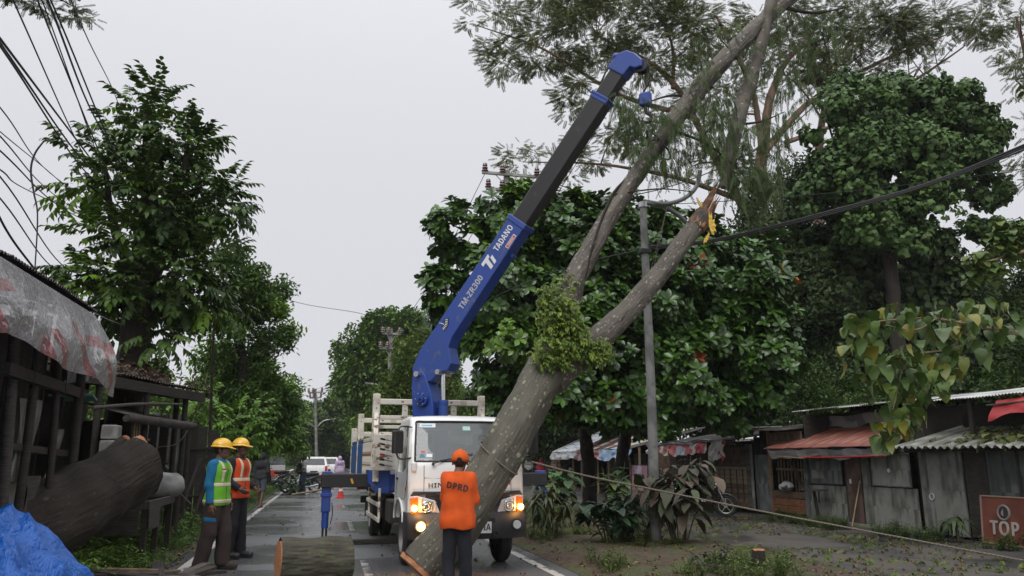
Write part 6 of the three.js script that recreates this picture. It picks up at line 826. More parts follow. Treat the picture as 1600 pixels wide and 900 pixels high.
function boardWall(put, parent, axis, c, a0, a1, y0, y1, h, mats, seed) { // boards lying across
  const R = rng(seed), n = Math.max(1, Math.round((y1 - y0) / h)), L = Math.abs(a1 - a0), m = (a0 + a1) / 2;
  for (let i = 0; i < n; i++) { const y = lerp(y0, y1, (i + 0.5) / n), hh = (y1 - y0) / n - 0.006 - 0.008 * R(), l = L - 0.04 * R(), d = (R() - 0.5) * 0.014; put('board', [axis === 'z' ? box(0.022, hh, l, [c + d, y, m], [(R() - 0.5) * 0.01, 0, 0], 0.003) : box(l, hh, 0.022, [m, y, c + d], [0, 0, (R() - 0.5) * 0.01], 0.003)], mats[Math.floor(R() * mats.length)], parent); }
}
const PD = M.plankDark, debrisOn = (T, pts, n, seed, kind = 'fine', cols = [[0.05, 0.03, 0.02], [0.12, 0.075, 0.045]], s = 0.8) => { const R = rng(seed), l = []; for (let i = 0; i < n; i++) { const u = R(), v = R(), p = V(...pts[0]).lerp(V(...pts[1]), u).lerp(V(...pts[2]).lerp(V(...pts[3]), u), v); p.y += 0.03 + 0.06 * R(); p.sub(T.position); l.push({ p, q: along(V(R() - 0.5, 0.15 * (R() - 0.3), R() - 0.5)), s: s * (0.6 + 0.7 * R()), c: mix3(cols[0], cols[1], R()) }); } scatter('fallen_leaves', kind, L_dull, l, T); };
// ---------------------------------------------------------------- left: dark shack with hanging plastic
{
  const T = thing('roadside_shack', 'dark wooden roadside shack with corrugated roof at the left edge', 'shack', [-4.6, 0, -8]), put = inT(T);
  roofSheets(put, T, [-3.0, 3.36, -3.5], [-3.0, 3.36, -10.95], [-6.6, 3.95, -3.5], [-6.6, 3.95, -10.95], 0.78, 0.076, 0.016, M.darkRoof, 'roof_sheet', 3);
  put('roof_beam', [bar([-3.12, 3.27, -3.5], [-3.12, 3.27, -10.9], 0.07, 0.1), bar([-5.2, 3.6, -3.5], [-5.2, 3.6, -10.9], 0.07, 0.1)], PD[0]);
  for (const z of [-4.5, -6.6, -8.4, -10.85]) put('rafter', [bar([-3.05, 3.28, z], [-6.5, 3.85, z], 0.06, 0.09)], PD[0]);
  for (const [x0, z0, x1, z1, r, m] of [[-3.12, -9.05, -3.22, -8.85, 0.06, PD[1]], [-3.15, -9.45, -3.18, -9.5, 0.05, PD[0]], [-3.1, -10.3, -3.2, -10.2, 0.045, PD[0]], [-3.1, -10.95, -3.12, -10.9, 0.06, PD[0]], [-3.2, -7.4, -3.15, -7.3, 0.06, PD[1]], [-3.15, -5.4, -3.15, -5.4, 0.06, PD[1]]]) put('post', [tube([[x0, 0.05, z0, r], [(x0 + x1) / 2 + 0.02, 1.6, (z0 + z1) / 2, r * 0.95], [x1, 3.28, z1, r * 0.9]], 9, 0.3)], m);
  plankWall(put, T, 'z', -5.6, -3.5, -11, 0.1, 3.5, 0.24, PD, 11); plankWall(put, T, 'x', -11.0, -5.6, -3.3, 0.1, 3.3, 0.22, PD, 12, { gap: 0.02, lean: 0.04 }); plankWall(put, T, 'z', -3.5, -9.6, -11, 0.1, 1.6, 0.2, PD, 13, { ragged: 0.5, lean: 0.08 }); plankWall(put, T, 'z', -3.55, -4, -10.9, 1.4, 3.2, 0.2, [PD[0]], 14, { ragged: 0.3, lean: 0.05 }); plankWall(put, T, 'z', -3.6, -4, -9.6, 0.1, 1.5, 0.2, [PD[0]], 15);
  put('lintel', [bar([-3.1, 2.35, -8.5], [-3.12, 2.3, -11.1], 0.09, 0.12), bar([-3.2, 1.62, -9.0], [-3.2, 1.55, -11], 0.06, 0.08)], PD[0]);
  put('floor_slab', [box(2.6, 0.12, 7.4, [-4.4, 0.12, -7.3])], M.soil);
  // leaning sheets of ply and sacking
  for (const [z0, z1, y0, y1, t, m, dx] of [[-9.35, -9.95, 1.25, 2.15, 0.16, M.panel[0], 0], [-9.2, -9.75, 0.78, 1.45, -0.12, M.panel[1], 0.05], [-10.35, -10.65, 1.2, 1.85, 0.3, M.panel[0], 0.02], [-9.6, -9.95, 0.8, 1.3, 0.2, PD[1], 0.07]]) put('leaning_sheet', [sheet((u, v) => { const z = lerp(z0, z1, u) - t * v, y = lerp(y0, y1, v); return [-3.25 + dx + 0.05 * Math.sin(u * 5 + v * 3) - 0.05 * v, y, z]; }, 8, 8, 0.6, 0.8, 0.006)], m);
  put('hanging_cord', [tube([[-3.02, 2.55, -8.9, 0.006], [-2.98, 2.3, -8.95, 0.006], [-3.04, 2.1, -9, 0.006]], 5, 0.06), tube([[-3.0, 2.5, -10, 0.005], [-3.0, 2.0, -10.05, 0.005]], 5, 0.1)], M.wire);
  put('shelf_board', [box(0.5, 0.03, 1.0, [-3.3, 2.28, -11.4], [0, 0.2, 0.05], 0.005)], std([0.08, 0.2, 0.18], 0.6));
}
{ // clear plastic banner with faded print hanging from the eave
  const red = tex(512, [3.2, 1.35], (u, v) => { const w = fbm(u, v, 6, 4, 801), base = mix3([0.3, 0.29, 0.29], [0.62, 0.61, 0.61], clamp(0.2 + w)); const st = (x, y, a, L, t) => { const dx = u - x, dy = v - y, c = Math.cos(a), s = Math.sin(a), p = dx * c + dy * s, q = -dx * s + dy * c; return Math.abs(p) < L && Math.abs(q) < t; }; const on = st(0.2, 0.62, 1.2, 0.28, 0.035) || st(0.42, 0.5, 1.15, 0.3, 0.03) || st(0.5, 0.3, -0.3, 0.09, 0.04) || st(0.66, 0.45, 1.25, 0.24, 0.032) || st(0.72, 0.26, -0.35, 0.08, 0.04) || st(0.06, 0.7, 1.3, 0.25, 0.06); return on ? mix3(base, [0.5, 0.12, 0.12], 0.75) : base; });
  const m = phy(null, 0.22, { map: red, side: THREE.DoubleSide, transmission: 0.45, thickness: 0, bumpMap: M.crumple, bumpScale: 0.02, clearcoat: 0.4 });
  const b = obj('plastic_banner', [sheet((u, v) => { const z = lerp(-5.0, -10.75, u) - v * u * 0.6, top = 3.29, bot = 2.54 - 0.2 * ss(0.5, 1, u) + 0.05 * Math.sin(u * 17), y = lerp(top, bot, v), fold = 0.05 * Math.sin((u * 13 + v * 2.2) * 2) * v + 0.02 * Math.sin(u * 60 + v * 9) * v; return [-2.98 + 0.45 * Math.sin(v * 2.2) * (0.6 + 0.4 * u) * 0.55 + fold * 0.7, y, z]; }, 90, 18, 5.75, 0.8)], m); tag(b, 'crumpled clear plastic banner with red print hanging under the left eave', 'banner');
  const m2 = phy(null, 0.4, { map: tex(256, 1, (u, v) => { const p = fbm(u, v, 6, 5, 811); let c = mix3([0.4, 0.42, 0.43], [0.62, 0.63, 0.64], p); if (Math.abs(u - 0.3) < 0.12 && v > 0.35 && v < 0.6) c = [0.08, 0.3, 0.42]; return mix3(c, [0.1, 0.1, 0.1], ss(0.66, 0.72, fbm(u, v, 9, 4, 815))); }), side: THREE.DoubleSide, transmission: 0.2, thickness: 0, bumpMap: M.crumple, bumpScale: 0.02 });
  tag(obj('plastic_sheet', [sheet((u, v) => [lerp(-3.33, -3.02, u) + 0.02 * Math.sin(v * 9), lerp(3.28, 2.42 + 0.08 * u, v), -11.0 - 0.12 * u + 0.03 * Math.sin(v * 7 + u * 4)], 10, 16, 0.5, 0.9)], m2), 'narrow whitish plastic sheet with teal patch at the end of the left eave', 'sheet');
}
{ // second stall further up with drooping dark roof
  const T = thing('roadside_shack', 'low dark shack with sagging leaf-strewn roof and rolled awning behind the big log', 'shack', [-4.4, 0, -14.5]), put = inT(T);
  const A = [-3.55, 2.8, -12.6], B = [-2.2, 2.72, -15.6], A2 = [-6.8, 3.35, -13.4], B2 = [-6.0, 3.3, -17];
  roofSheets(put, T, A, B, A2, B2, 0.8, 0.076, 0.014, M.darkRoof, 'roof_sheet', 5);
  put('eave_beam', [bar([-3.5, 2.66, -12.6], [-2.3, 2.6, -15.5], 0.1, 0.16), bar([-3.9, 2.7, -12.6], [-2.9, 2.66, -15.8], 0.08, 0.12)], PD[0]);
  for (let i = 0; i < 5; i++) { const u = i / 4, a = V(...A).lerp(V(...B), u), b = V(...A2).lerp(V(...B2), u); put('rafter', [bar([a.x, a.y - 0.08, a.z], [b.x, b.y - 0.08, b.z], 0.06, 0.08)], PD[0]); }
  debrisOn(T, [A, B, A2, B2], 260, 21); debrisOn(T, [[-3.9, 2.95, -14.6], [-3.2, 2.92, -16], [-4.2, 3.1, -14.8], [-3.8, 3.1, -16.2]], 120, 22, 'compound', [[0.07, 0.04, 0.03], [0.13, 0.08, 0.05]], 0.9);
  for (const [x, z] of [[-2.55, -15.2], [-2.75, -15.5], [-3.4, -12.9], [-2.95, -14.0]]) put('post', [tube([[x, 0.1, z, 0.055], [x + 0.02, 1.4, z, 0.05], [x, 2.62, z, 0.05]], 8, 0.4)], PD[0]);
  put('awning', [corr([-2.95, 2.14, -13.1], [-2.4, 2.1, -15.0], [-3.9, 2.38, -13.3], [-3.5, 2.36, -15.3], 0.076, 0.012, 9)], M.darkRoof); put('awning_roll', [tube([[-3.0, 2.1, -13.0, 0.06], [-2.7, 2.08, -14, 0.075], [-2.36, 2.06, -15.1, 0.07]], 9, 0.2, true, (a, s, r) => 0.15 * r * Math.sin(s * 14 + a * 2))], PD[1]);
  put('awning_pole', [tube([[-3.3, 2.2, -12.3, 0.03], [-2.9, 2.32, -13.2, 0.026], [-2.45, 2.4, -14.3, 0.018]], 7, 0.2)], PD[1]);
  // slatted bamboo screen, block pier and dark wall
  for (let i = 0; i < 11; i++) put('bamboo_slat', [tube([[-3.0 + 0.012 * (i % 3), 0.3, -13.45 - i * 0.085, 0.022], [-2.98, 1.2, -13.45 - i * 0.085, 0.021], [-3.0, 2.08, -13.44 - i * 0.084, 0.02]], 6, 0.6)], i % 2 ? M.bamboo : PD[1]);
  put('screen_rail', [rod([-2.96, 1.0, -13.4], [-2.94, 1.0, -14.4], 0.02), rod([-2.96, 1.8, -13.4], [-2.94, 1.8, -14.4], 0.02)], M.bamboo);
  for (let i = 0; i < 6; i++) put('pier_block', [box(0.2, 0.21, 0.4, [-3.15, 0.75 + i * 0.225, -12.85], [0, 0.03 * (i % 2), 0], 0.012)], M.concrete);
  plankWall(put, T, 'z', -4.4, -11.6, -16, 0.1, 2.9, 0.24, PD, 31); plankWall(put, T, 'x', -15.9, -4.4, -2.9, 0.1, 2.2, 0.2, PD, 32, { gap: 0.02 });
}
{ // corrugated sheet fence and leaning planks
  const T = thing('sheet_fence', 'grey corrugated metal sheet standing in the fence behind the helmeted workers', 'fence', [-3.1, 0.1, -17]), put = inT(T);
  for (let i = 0; i < 2; i++) put('metal_sheet', [corr([-3.75 + i * 0.48, 0.9, -17 - 0.03 * i], [-3.27 + i * 0.48, 0.86, -17 - 0.03 * i], [-3.78 + i * 0.48, 2.35, -17.05], [-3.3 + i * 0.48, 2.38, -17.05], 0.076, 0.011, 41 + i)], M.zinc);
  put('fence_rail', [bar([-3.9, 1.2, -17.08], [-2.7, 1.2, -17.08], 0.05)], PD[0]); put('fence_post', [rod([-3.8, 0.05, -17.1], [-3.8, 2.3, -17.1], 0.05), rod([-2.75, 0.05, -17.1], [-2.75, 2.2, -17.1], 0.05)], PD[0]);
  const T2 = thing('plank_fence', 'dark plank fence with leaning boards between shack and shrub', 'fence', [-3.4, 0.1, -18.4]), p2 = inT(T2); plankWall(p2, T2, 'x', -18.4, -5.2, -2.35, 0.1, 2.3, 0.2, PD, 43, { ragged: 0.3, lean: 0.04 }); for (const x of [-3.0, -2.7]) p2('leaning_board', [bar([x, 0.15, -18.0], [x + 0.35, 1.5, -18.3], 0.1, 0.025)], PD[1]); p2('fence_rail', [bar([-5.2, 0.7, -18.33], [-2.35, 0.7, -18.33], 0.06, 0.04), bar([-5.2, 1.7, -18.33], [-2.35, 1.7, -18.33], 0.06, 0.04)], PD[0]);
}
const rough = (a, b) => (g, s, r) => r * (a * Math.sin(g * 3 + s * 2) + b * Math.sin(g * 7 - s * 5) + b * Math.sin(s * 13 + g * 2));
const logThing = (name, label, pts, bark, seg = 22, group, cut = M.cutWood) => { const B = [pts[0][0], 0.1, pts[0][2]], T = thing(name, label, 'log', B, 0, group), put = inT(T), n = pts.length - 1; put('bark', [tube(pts, seg, 0.08, false, rough(0.05, 0.035))], bark); const cap = (p, q) => { const d = V(...p).sub(V(...q)).normalize().multiplyScalar(0.006); return tube([[p[0] - d.x * 6, p[1] - d.y * 6, p[2] - d.z * 6, p[3] * 0.86], [p[0] + d.x, p[1] + d.y, p[2] + d.z, p[3] * 0.885]], seg, 0.05, true, null, true); }; put('cut_face', [cap(pts[0], pts[1])], cut); put('cut_face', [cap(pts[n], pts[n - 1])], cut); return [T, put]; };
{
  const [T, put] = logThing('leaning_log', 'huge dark bark-covered log leaning against the left shack', [[-3.75, 0.42, -9.75, 0.5], [-3.1, 0.82, -10.6, 0.47], [-2.75, 1.12, -11.15, 0.43], [-2.45, 1.4, -11.6, 0.41]], M.barkDark, 28);
  put('side_branch', [tube([[-3.1, 1.1, -10.6, 0.09], [-2.85, 1.45, -11.1, 0.08], [-2.66, 1.72, -11.5, 0.072]], 10, 0.1, true, rough(0.06, 0.05))], M.barkDark); put('branch_cut', [ball(0.075, [-2.65, 1.73, -11.52], [0.9, 0.9, 0.5])], M.cutWood); put('torn_bark', [tube([[-2.6, 1.62, -11.7, 0.12], [-2.5, 1.72, -11.85, 0.1]], 9, 0.05, true, rough(0.2, 0.15))], M.cutWood);
  logThing('grey_log', 'smooth grey log resting on the wooden table by the weeds', [[-2.9, 1.08, -13.2, 0.2], [-2.65, 1.07, -13.6, 0.2], [-2.38, 1.06, -14.0, 0.19]], M.pole, 18, undefined, M.plank[2]);
  logThing('sawn_log', 'short mossy sawn log lying on the road in front', [[-0.5, 0.275, -10.16, 0.28], [-0.08, 0.27, -10.25, 0.272], [0.35, 0.265, -10.33, 0.26]], M.barkLog, 26);
  logThing('cut_limb', 'short dark limb lying beside the sawn stump', [[4.65, 0.14, -9.55, 0.055], [4.85, 0.14, -9.4, 0.055], [5.0, 0.13, -9.3, 0.05]], M.barkDark, 12);
  const S = thing('sawn_stump', 'small upright sawn stump at the lower right of the median', 'stump', [5.42, 0.08, -9.37]); obj('bark', tube([[0, -0.05, 0, 0.1], [0, 0.12, 0, 0.085], [0.01, 0.27, 0, 0.08]], 14, 0.05, true, rough(0.07, 0.04)), M.barkDark, S); obj('cut_face', cyl(0.076, 0.074, 0.012, [0.01, 0.273, 0], [0, 0, 0.05], 14), M.cutWood, S);
}
{ // trough table
  const T = thing('wooden_table', 'rough dark wooden table with raised rim beside the weeds', 'table', [-2.6, 0.1, -12.9]), put = inT(T);
  for (let i = 0; i < 4; i++) put('tabletop_board', [box(0.21, 0.035, 1.9, [-3.1 + i * 0.2, 0.84, -13.1], [0, 0, 0], 0.004)], PD[i % 2]);
  put('rim', [box(0.04, 0.12, 1.94, [-2.4, 0.85, -13.1]), box(0.04, 0.12, 1.94, [-3.22, 0.85, -13.1]), box(0.78, 0.12, 0.04, [-2.81, 0.85, -12.12])], PD[1]);
  for (const [x, z] of [[-2.44, -12.2], [-3.16, -12.2], [-2.44, -14], [-3.16, -14], [-2.44, -13.0]]) put('leg', [box(0.08, 0.8, 0.08, [x, 0.44, z])], PD[0]);
  put('apron', [box(0.02, 0.3, 0.7, [-2.38, 0.66, -12.5], [0, 0, 0.05]), box(0.7, 0.34, 0.02, [-2.85, 0.62, -12.1], [0.06, 0, 0])], PD[1]);
}
{ // blue tarpaulin over a heap
  const path = [[-1.8, 0.03], [-1.87, 0.3], [-1.95, 0.6], [-2.03, 0.69], [-2.18, 0.78], [-2.35, 0.92], [-2.5, 1.02], [-2.7, 1.1], [-3.2, 1.08], [-3.9, 0.9]], cv = new THREE.CatmullRomCurve3(path.map(p => V(p[0], p[1], 0)));
  const fn = (u, v) => { const p = cv.getPoint(u), z = lerp(-8.0, -5.2, v), e = ss(0, 0.14, v), fr = u; let y = p.y * (0.12 + 0.88 * e), x = p.x; const n = vnz(u * 6, v * 6, 61) - 0.5, f = Math.abs(vnz(u * 8 + v * 4, v * 5 - u * 3, 62) - 0.5); y += (0.12 * n - 0.22 * f + 0.04) * ss(0, 0.15, u) - 0.1 * v * (1 - u); x += 0.12 * (vnz(v * 11, u * 5, 63) - 0.5) + 0.1 * v; y += 0.05 * (vnz(u * 22 + v * 9, v * 20, 64) - 0.5) * ss(0.05, 0.2, u); return [x, Math.max(0.02, y), z - 0.15 * (1 - e) + 0.06 * n]; };
  tag(obj('blue_tarpaulin', [sheet(fn, 90, 90, 3.2, 3)], M.tarpBlue), 'crumpled bright blue tarpaulin over a heap at the lower left corner', 'tarpaulin');
}
{ // scrap wood pile
  const R = rng(303); for (let i = 0; i < 26; i++) { const x = -2.95 + 1.55 * R(), z = -9.3 - 1.7 * R(), L = 0.5 + 0.8 * R(), o = obj('scrap_plank', box(L, 0.025 + 0.03 * R(), 0.06 + 0.09 * R(), [0, 0, 0], [0, 0, 0], 0.004), [...M.plank, ...PD][Math.floor(R() * 5)]); o.position.set(x, 0.09 + 0.13 * R() * (x < -1.9 ? 1 : 0.4), z); o.rotation.set(0.15 * (R() - 0.5), R() * 3.14, 0.16 * (R() - 0.5)); tag(o, 'broken plank in the scrap wood heap behind the blue tarpaulin', 'plank', 'scrap planks by the tarpaulin'); }
}
// ---------------------------------------------------------------- right: row of stalls at x = 11.9 facing the side lane
const X0 = 11.9, NP = M.panel;
const shell = (put, T, z0, z1, h, m = PD, x1 = 14.3) => { put('side_wall', [box(x1 - X0 - 0.06, h, 0.04, [(X0 + x1) / 2, h / 2, z0 - 0.03])], m[0]); put('side_wall', [box(x1 - X0 - 0.06, h, 0.04, [(X0 + x1) / 2, h / 2, z1 + 0.03])], m[0]); put('back_wall', [box(0.04, h, Math.abs(z1 - z0), [x1, h / 2, (z0 + z1) / 2])], m[0]); };
const panel = (put, name, z0, z1, y0, y1, m, off = 0, t = 0.02, parent) => put(name, [box(t, y1 - y0, Math.abs(z1 - z0), [X0 + off, (y0 + y1) / 2, (z0 + z1) / 2], [0, 0, 0], 0.004)], m, parent);
const frameP = (put, z0, z1, y0, y1, w, m, off, parent) => put('panel_frame', [box(0.03, w, Math.abs(z1 - z0) + w, [X0 + off, y0, (z0 + z1) / 2]), box(0.03, w, Math.abs(z1 - z0) + w, [X0 + off, y1, (z0 + z1) / 2]), box(0.028, y1 - y0 - w - 0.004, w, [X0 + off, (y0 + y1) / 2, z0]), box(0.028, y1 - y0 - w - 0.004, w, [X0 + off, (y0 + y1) / 2, z1])], m, parent);
const wavy = (p0, p1, drop, mat, put, name, amp = 0.05, out = -0.06, seed = 1, ny = 8) => put(name, [sheet((u, v) => { const p = V(...p0).lerp(V(...p1), u); const d = drop * (0.75 + 0.45 * vnz(u * 6, seed, 7)); return [p.x + out * v + amp * (vnz(u * 9 + seed, v * 3, 5) - 0.5), p.y - d * v + 0.02 * Math.sin(u * 14 + seed), p.z]; }, 40, ny, V(...p0).distanceTo(V(...p1)), drop, 0.004)], mat);
const cloth = (c1, c2, s, extra = {}) => phy(null, 0.6, { map: tex(128, [1.3, 0.5], (u, v) => { const p = fbm(u, v, 4, 4, s), st = vn(u * 5, v * 2, 5, s + 3); return mix3(c1, c2, ss(0.45, 0.55, st * 0.8 + 0.2 * p)).map(x => x * (0.8 + 0.3 * p)); }), side: THREE.DoubleSide, ...extra });
{ // nearest stall: grey sheet roof, TOP board
  const T = thing('market_stall', 'closed grey stall with wavy asbestos roof and TOP board at the right edge', 'stall', [13, 0, -11.7]), put = inT(T);
  shell(put, T, -14.05, -8.6, 2.2);
  for (const [z0, z1, m] of [[-8.7, -9.9, 0], [-9.92, -11.1, 1], [-11.12, -12.3, 2]]) panel(put, 'wall_panel', z0, z1, 0.05, 1.75, NP[m]);
  for (let i = 0; i < 6; i++) put('wall_batten', [box(0.03, 1.7, 0.05, [X0 - 0.022, 0.9, -8.75 - i * 0.71])], PD[1]);
  const dr = panel(put, 'door', -12.85, -13.75, 0.04, 1.72, NP[1], -0.02, 0.04); put('door_handle', [new THREE.TorusGeometry(0.06, 0.012, 6, 16).rotateY(Math.PI / 2).translate(X0 - 0.06, 0.75, -13.68)], M.paper, dr); panel(put, 'wall_panel', -12.32, -12.82, 0.05, 1.75, PD[1]); panel(put, 'wall_panel', -13.78, -14.0, 0.05, 1.75, NP[0]);
  roofSheets(put, T, [11.35, 1.66, -8.5], [11.35, 1.7, -14.05], [13.2, 2.12, -8.5], [13.2, 2.16, -14.05], 0.92, 0.177, 0.03, M.greyRoof, 'roof_sheet', 13);
  debrisOn(T, [[11.5, 1.72, -8.6], [11.5, 1.74, -13.6], [12.9, 2.06, -8.6], [12.9, 2.1, -13.6]], 150, 51, 'plume', [[0.05, 0.08, 0.02], [0.13, 0.16, 0.035]], 0.6); debrisOn(T, [[11.6, 1.74, -9], [11.6, 1.76, -13], [12.7, 2, -9], [12.7, 2, -13]], 60, 52, 'broad', [[0.07, 0.11, 0.02], [0.2, 0.2, 0.04]], 0.5);
  put('eave_beam', [bar([11.6, 1.66, -8.5], [11.6, 1.66, -14], 0.06, 0.08)], PD[0]);
  panel(put, 'upper_wall', -8.6, -13.9, 2.05, 2.6, PD[0], 1.1, 0.03);
  roofSheets(put, T, [12.0, 2.63, -8.4], [12.0, 2.63, -13.6], [14.4, 2.95, -8.4], [14.4, 2.95, -13.6], 0.9, 0.076, 0.01, M.whiteRoof, 'upper_roof_sheet', 15);
  for (const z of [-8.8, -11.2, -12.75]) put('roof_post', [box(0.09, 0.75, 0.09, [12.15, 2.26, z])], PD[0]);
  wavy([12.05, 2.58, -8.5], [12.05, 2.56, -12.0], 0.34, cloth([0.4, 0.03, 0.035], [0.5, 0.06, 0.06], 851), put, 'red_awning', 0.1, -0.3, 3);
  put('roof_batten', [bar([11.95, 2.5, -10.3], [11.9, 2.46, -12.1], 0.05, 0.03)], M.plank[2]);
}
{ // advertising board leaning on the stall
  const T = thing('advertising_board', 'faded red-brown board lettered TOP leaning on the nearest stall', 'sign board', [11.66, 0, -11.6]); T.rotation.z = 0;
  const bm = obj('board', [box(0.02, 0.8, 1.35, [0, 0.42, 0], [0, 0, -0.08], 0.003)], std(null, 0.6, { map: mottle(256, 1.2, [0.13, 0.036, 0.024], [0.2, 0.062, 0.04], 6, 5, 861) }), T);
  obj('board_frame', [box(0.03, 0.03, 1.4, [-0.012 + 0.033, 0.83, 0]), box(0.03, 0.03, 1.4, [-0.012 - 0.033, 0.02, 0]), bar([-0.045, 0.02, 0.69], [0.02, 0.83, 0.69], 0.03), bar([-0.045, 0.02, -0.69], [0.02, 0.83, -0.69], 0.03)], std([0.3, 0.2, 0.15], 0.6), T);
  const tx = text('TOP', 0.24, 0.006, 1.0); tx.rotateY(-Math.PI / 2); tx.rotateZ(-0.08); obj('lettering', tx.translate(-0.03, 0.3, -0.2), std([0.4, 0.36, 0.32], 0.6), bm);
  const ring = new THREE.TorusGeometry(0.12, 0.022, 8, 28); ring.rotateY(-Math.PI / 2); ring.rotateZ(-0.08); obj('emblem', [ring.translate(-0.005, 0.56, -0.2)], std([0.22, 0.2, 0.19], 0.6), bm); obj('emblem_centre', [xf(clean(new THREE.CylinderGeometry(0.1, 0.1, 0.012, 24)), [-0.008, 0.56, -0.2], [0, 0, Math.PI / 2 - 0.08])], M.text, bm); obj('emblem_leaf', [xf(leaf(0.13, 0.1, { n: 4, droop: 0, fold: 0 }), [-0.018, 0.5, -0.2], [0, Math.PI / 2, Math.PI / 2])], std([0.35, 0.25, 0.18], 0.6, { side: THREE.DoubleSide }), bm);
}
{ // shuttered grey stall with rusty red roof
  const T = thing('market_stall', 'shuttered grey panel stall under a rusty red corrugated roof', 'stall', [13, 0, -16]), put = inT(T);
  shell(put, T, -17.95, -14.1, 2.6);
  panel(put, 'wall_panel', -16.45, -17.92, 0.05, 0.86, NP[1]); const sh = panel(put, 'shutter', -16.5, -17.8, 0.9, 1.52, NP[2], -0.015); frameP(put, -16.5, -17.8, 0.89, 1.53, 0.03, PD[1], -0.03, sh); put('shutter_patch', [box(0.006, 0.4, 0.6, [X0 - 0.029, 1.22, -17.4])], NP[0], sh); panel(put, 'wall_panel', -16.45, -17.92, 1.56, 1.95, NP[0]);
  const d = panel(put, 'door', -15.85, -16.35, 0.06, 1.6, std(null, 0.7, { map: mottle(256, 1.2, [0.085, 0.05, 0.04], [0.16, 0.1, 0.08], 5, 5, 871) }), -0.01, 0.035, undefined); put('door_label', [box(0.004, 0.1, 0.07, [X0 - 0.031, 0.98, -16.22])], M.paper, d); panel(put, 'wall_panel', -15.55, -15.82, 0.05, 1.7, NP[0]); panel(put, 'wall_panel', -16.37, -16.43, 0.05, 1.7, PD[1]);
  panel(put, 'wall_panel', -14.12, -15.53, 0.05, 0.88, NP[1]); const s2 = panel(put, 'shutter', -14.25, -15.45, 0.92, 1.58, NP[1], -0.015); frameP(put, -14.25, -15.45, 0.91, 1.59, 0.025, NP[2], -0.03, s2); put('shutter_hole', [cyl(0.045, 0.045, 0.01, [X0 - 0.028, 1.24, -14.9], [0, 0, Math.PI / 2], 14)], M.paper, s2); panel(put, 'wall_panel', -14.12, -15.53, 1.62, 1.9, NP[0]); put('corner_post', [box(0.06, 1.95, 0.06, [X0 - 0.03, 0.98, -17.9])], NP[2]);
  put('plinth', [box(0.16, 0.07, 3.8, [X0 - 0.02, 0.02, -16])], M.concrete);
  roofSheets(put, T, [11.35, 1.75, -14.2], [11.3, 1.74, -18.85], [12.7, 2.24, -14.2], [12.7, 2.24, -18.6], 0.92, 0.076, 0.012, M.rustRoof, 'roof_sheet', 17);
  wavy([11.42, 1.72, -16.4], [11.36, 1.71, -18.8], 0.22, cloth([0.35, 0.34, 0.33], [0.5, 0.5, 0.5], 873), put, 'plastic_skirt', 0.06, 0.08, 5); wavy([11.44, 1.72, -14.3], [11.42, 1.7, -16.4], 0.2, cloth([0.4, 0.42, 0.45], [0.26, 0.28, 0.3], 875), put, 'plastic_skirt', 0.06, 0.06, 6); put('red_edging', [tube([[11.38, 1.56, -14.3, 0.02], [11.4, 1.53, -15.6, 0.022], [11.38, 1.52, -17.4, 0.02]], 6, 0.3)], std([0.45, 0.05, 0.035], 0.6)); put('awning_stick', [rod([11.35, 1.5, -17.2], [11.3, 1.55, -18.3], 0.018)], M.bamboo);
  panel(put, 'upper_wall', -14.2, -18.4, 2.18, 2.64, PD[0], 0.85, 0.03); wavy([12.68, 2.56, -14.6], [12.68, 2.56, -18.2], 0.3, cloth([0.16, 0.16, 0.16], [0.3, 0.3, 0.29], 877), put, 'grey_tarpaulin', 0.05, 0.0, 7);
  roofSheets(put, T, [12.0, 2.68, -13.7], [11.95, 2.7, -18.55], [14.4, 2.95, -13.7], [14.4, 2.95, -18.55], 0.9, 0.076, 0.01, [M.whiteRoof, M.greyRoof], 'upper_roof_sheet', 19);
  for (const z of [-14.3, -18.3]) put('roof_post', [box(0.07, 1.0, 0.07, [12.2, 2.2, z])], PD[0]);
}
tag(obj('leaning_stick', rod([11.35, 0.02, -15.6], [11.85, 1.0, -15.85], 0.016), M.bamboo), 'thin stick leaning against the brown stall door', 'stick');
{ const T = thing('small_table', 'small dark one-legged table board under the left shutter', 'table', [11.55, 0, -17.2]); obj('table_board', [box(0.4, 0.03, 0.62, [0, 0.75, 0], [0, 0, 0.03])], PD[1], T); obj('leg', [bar([0.05, 0, 0.05], [0, 0.74, 0], 0.06)], PD[0], T); obj('brace', [bar([0.12, 0.45, 0], [0.0, 0.73, 0.2], 0.03)], PD[0], T); }
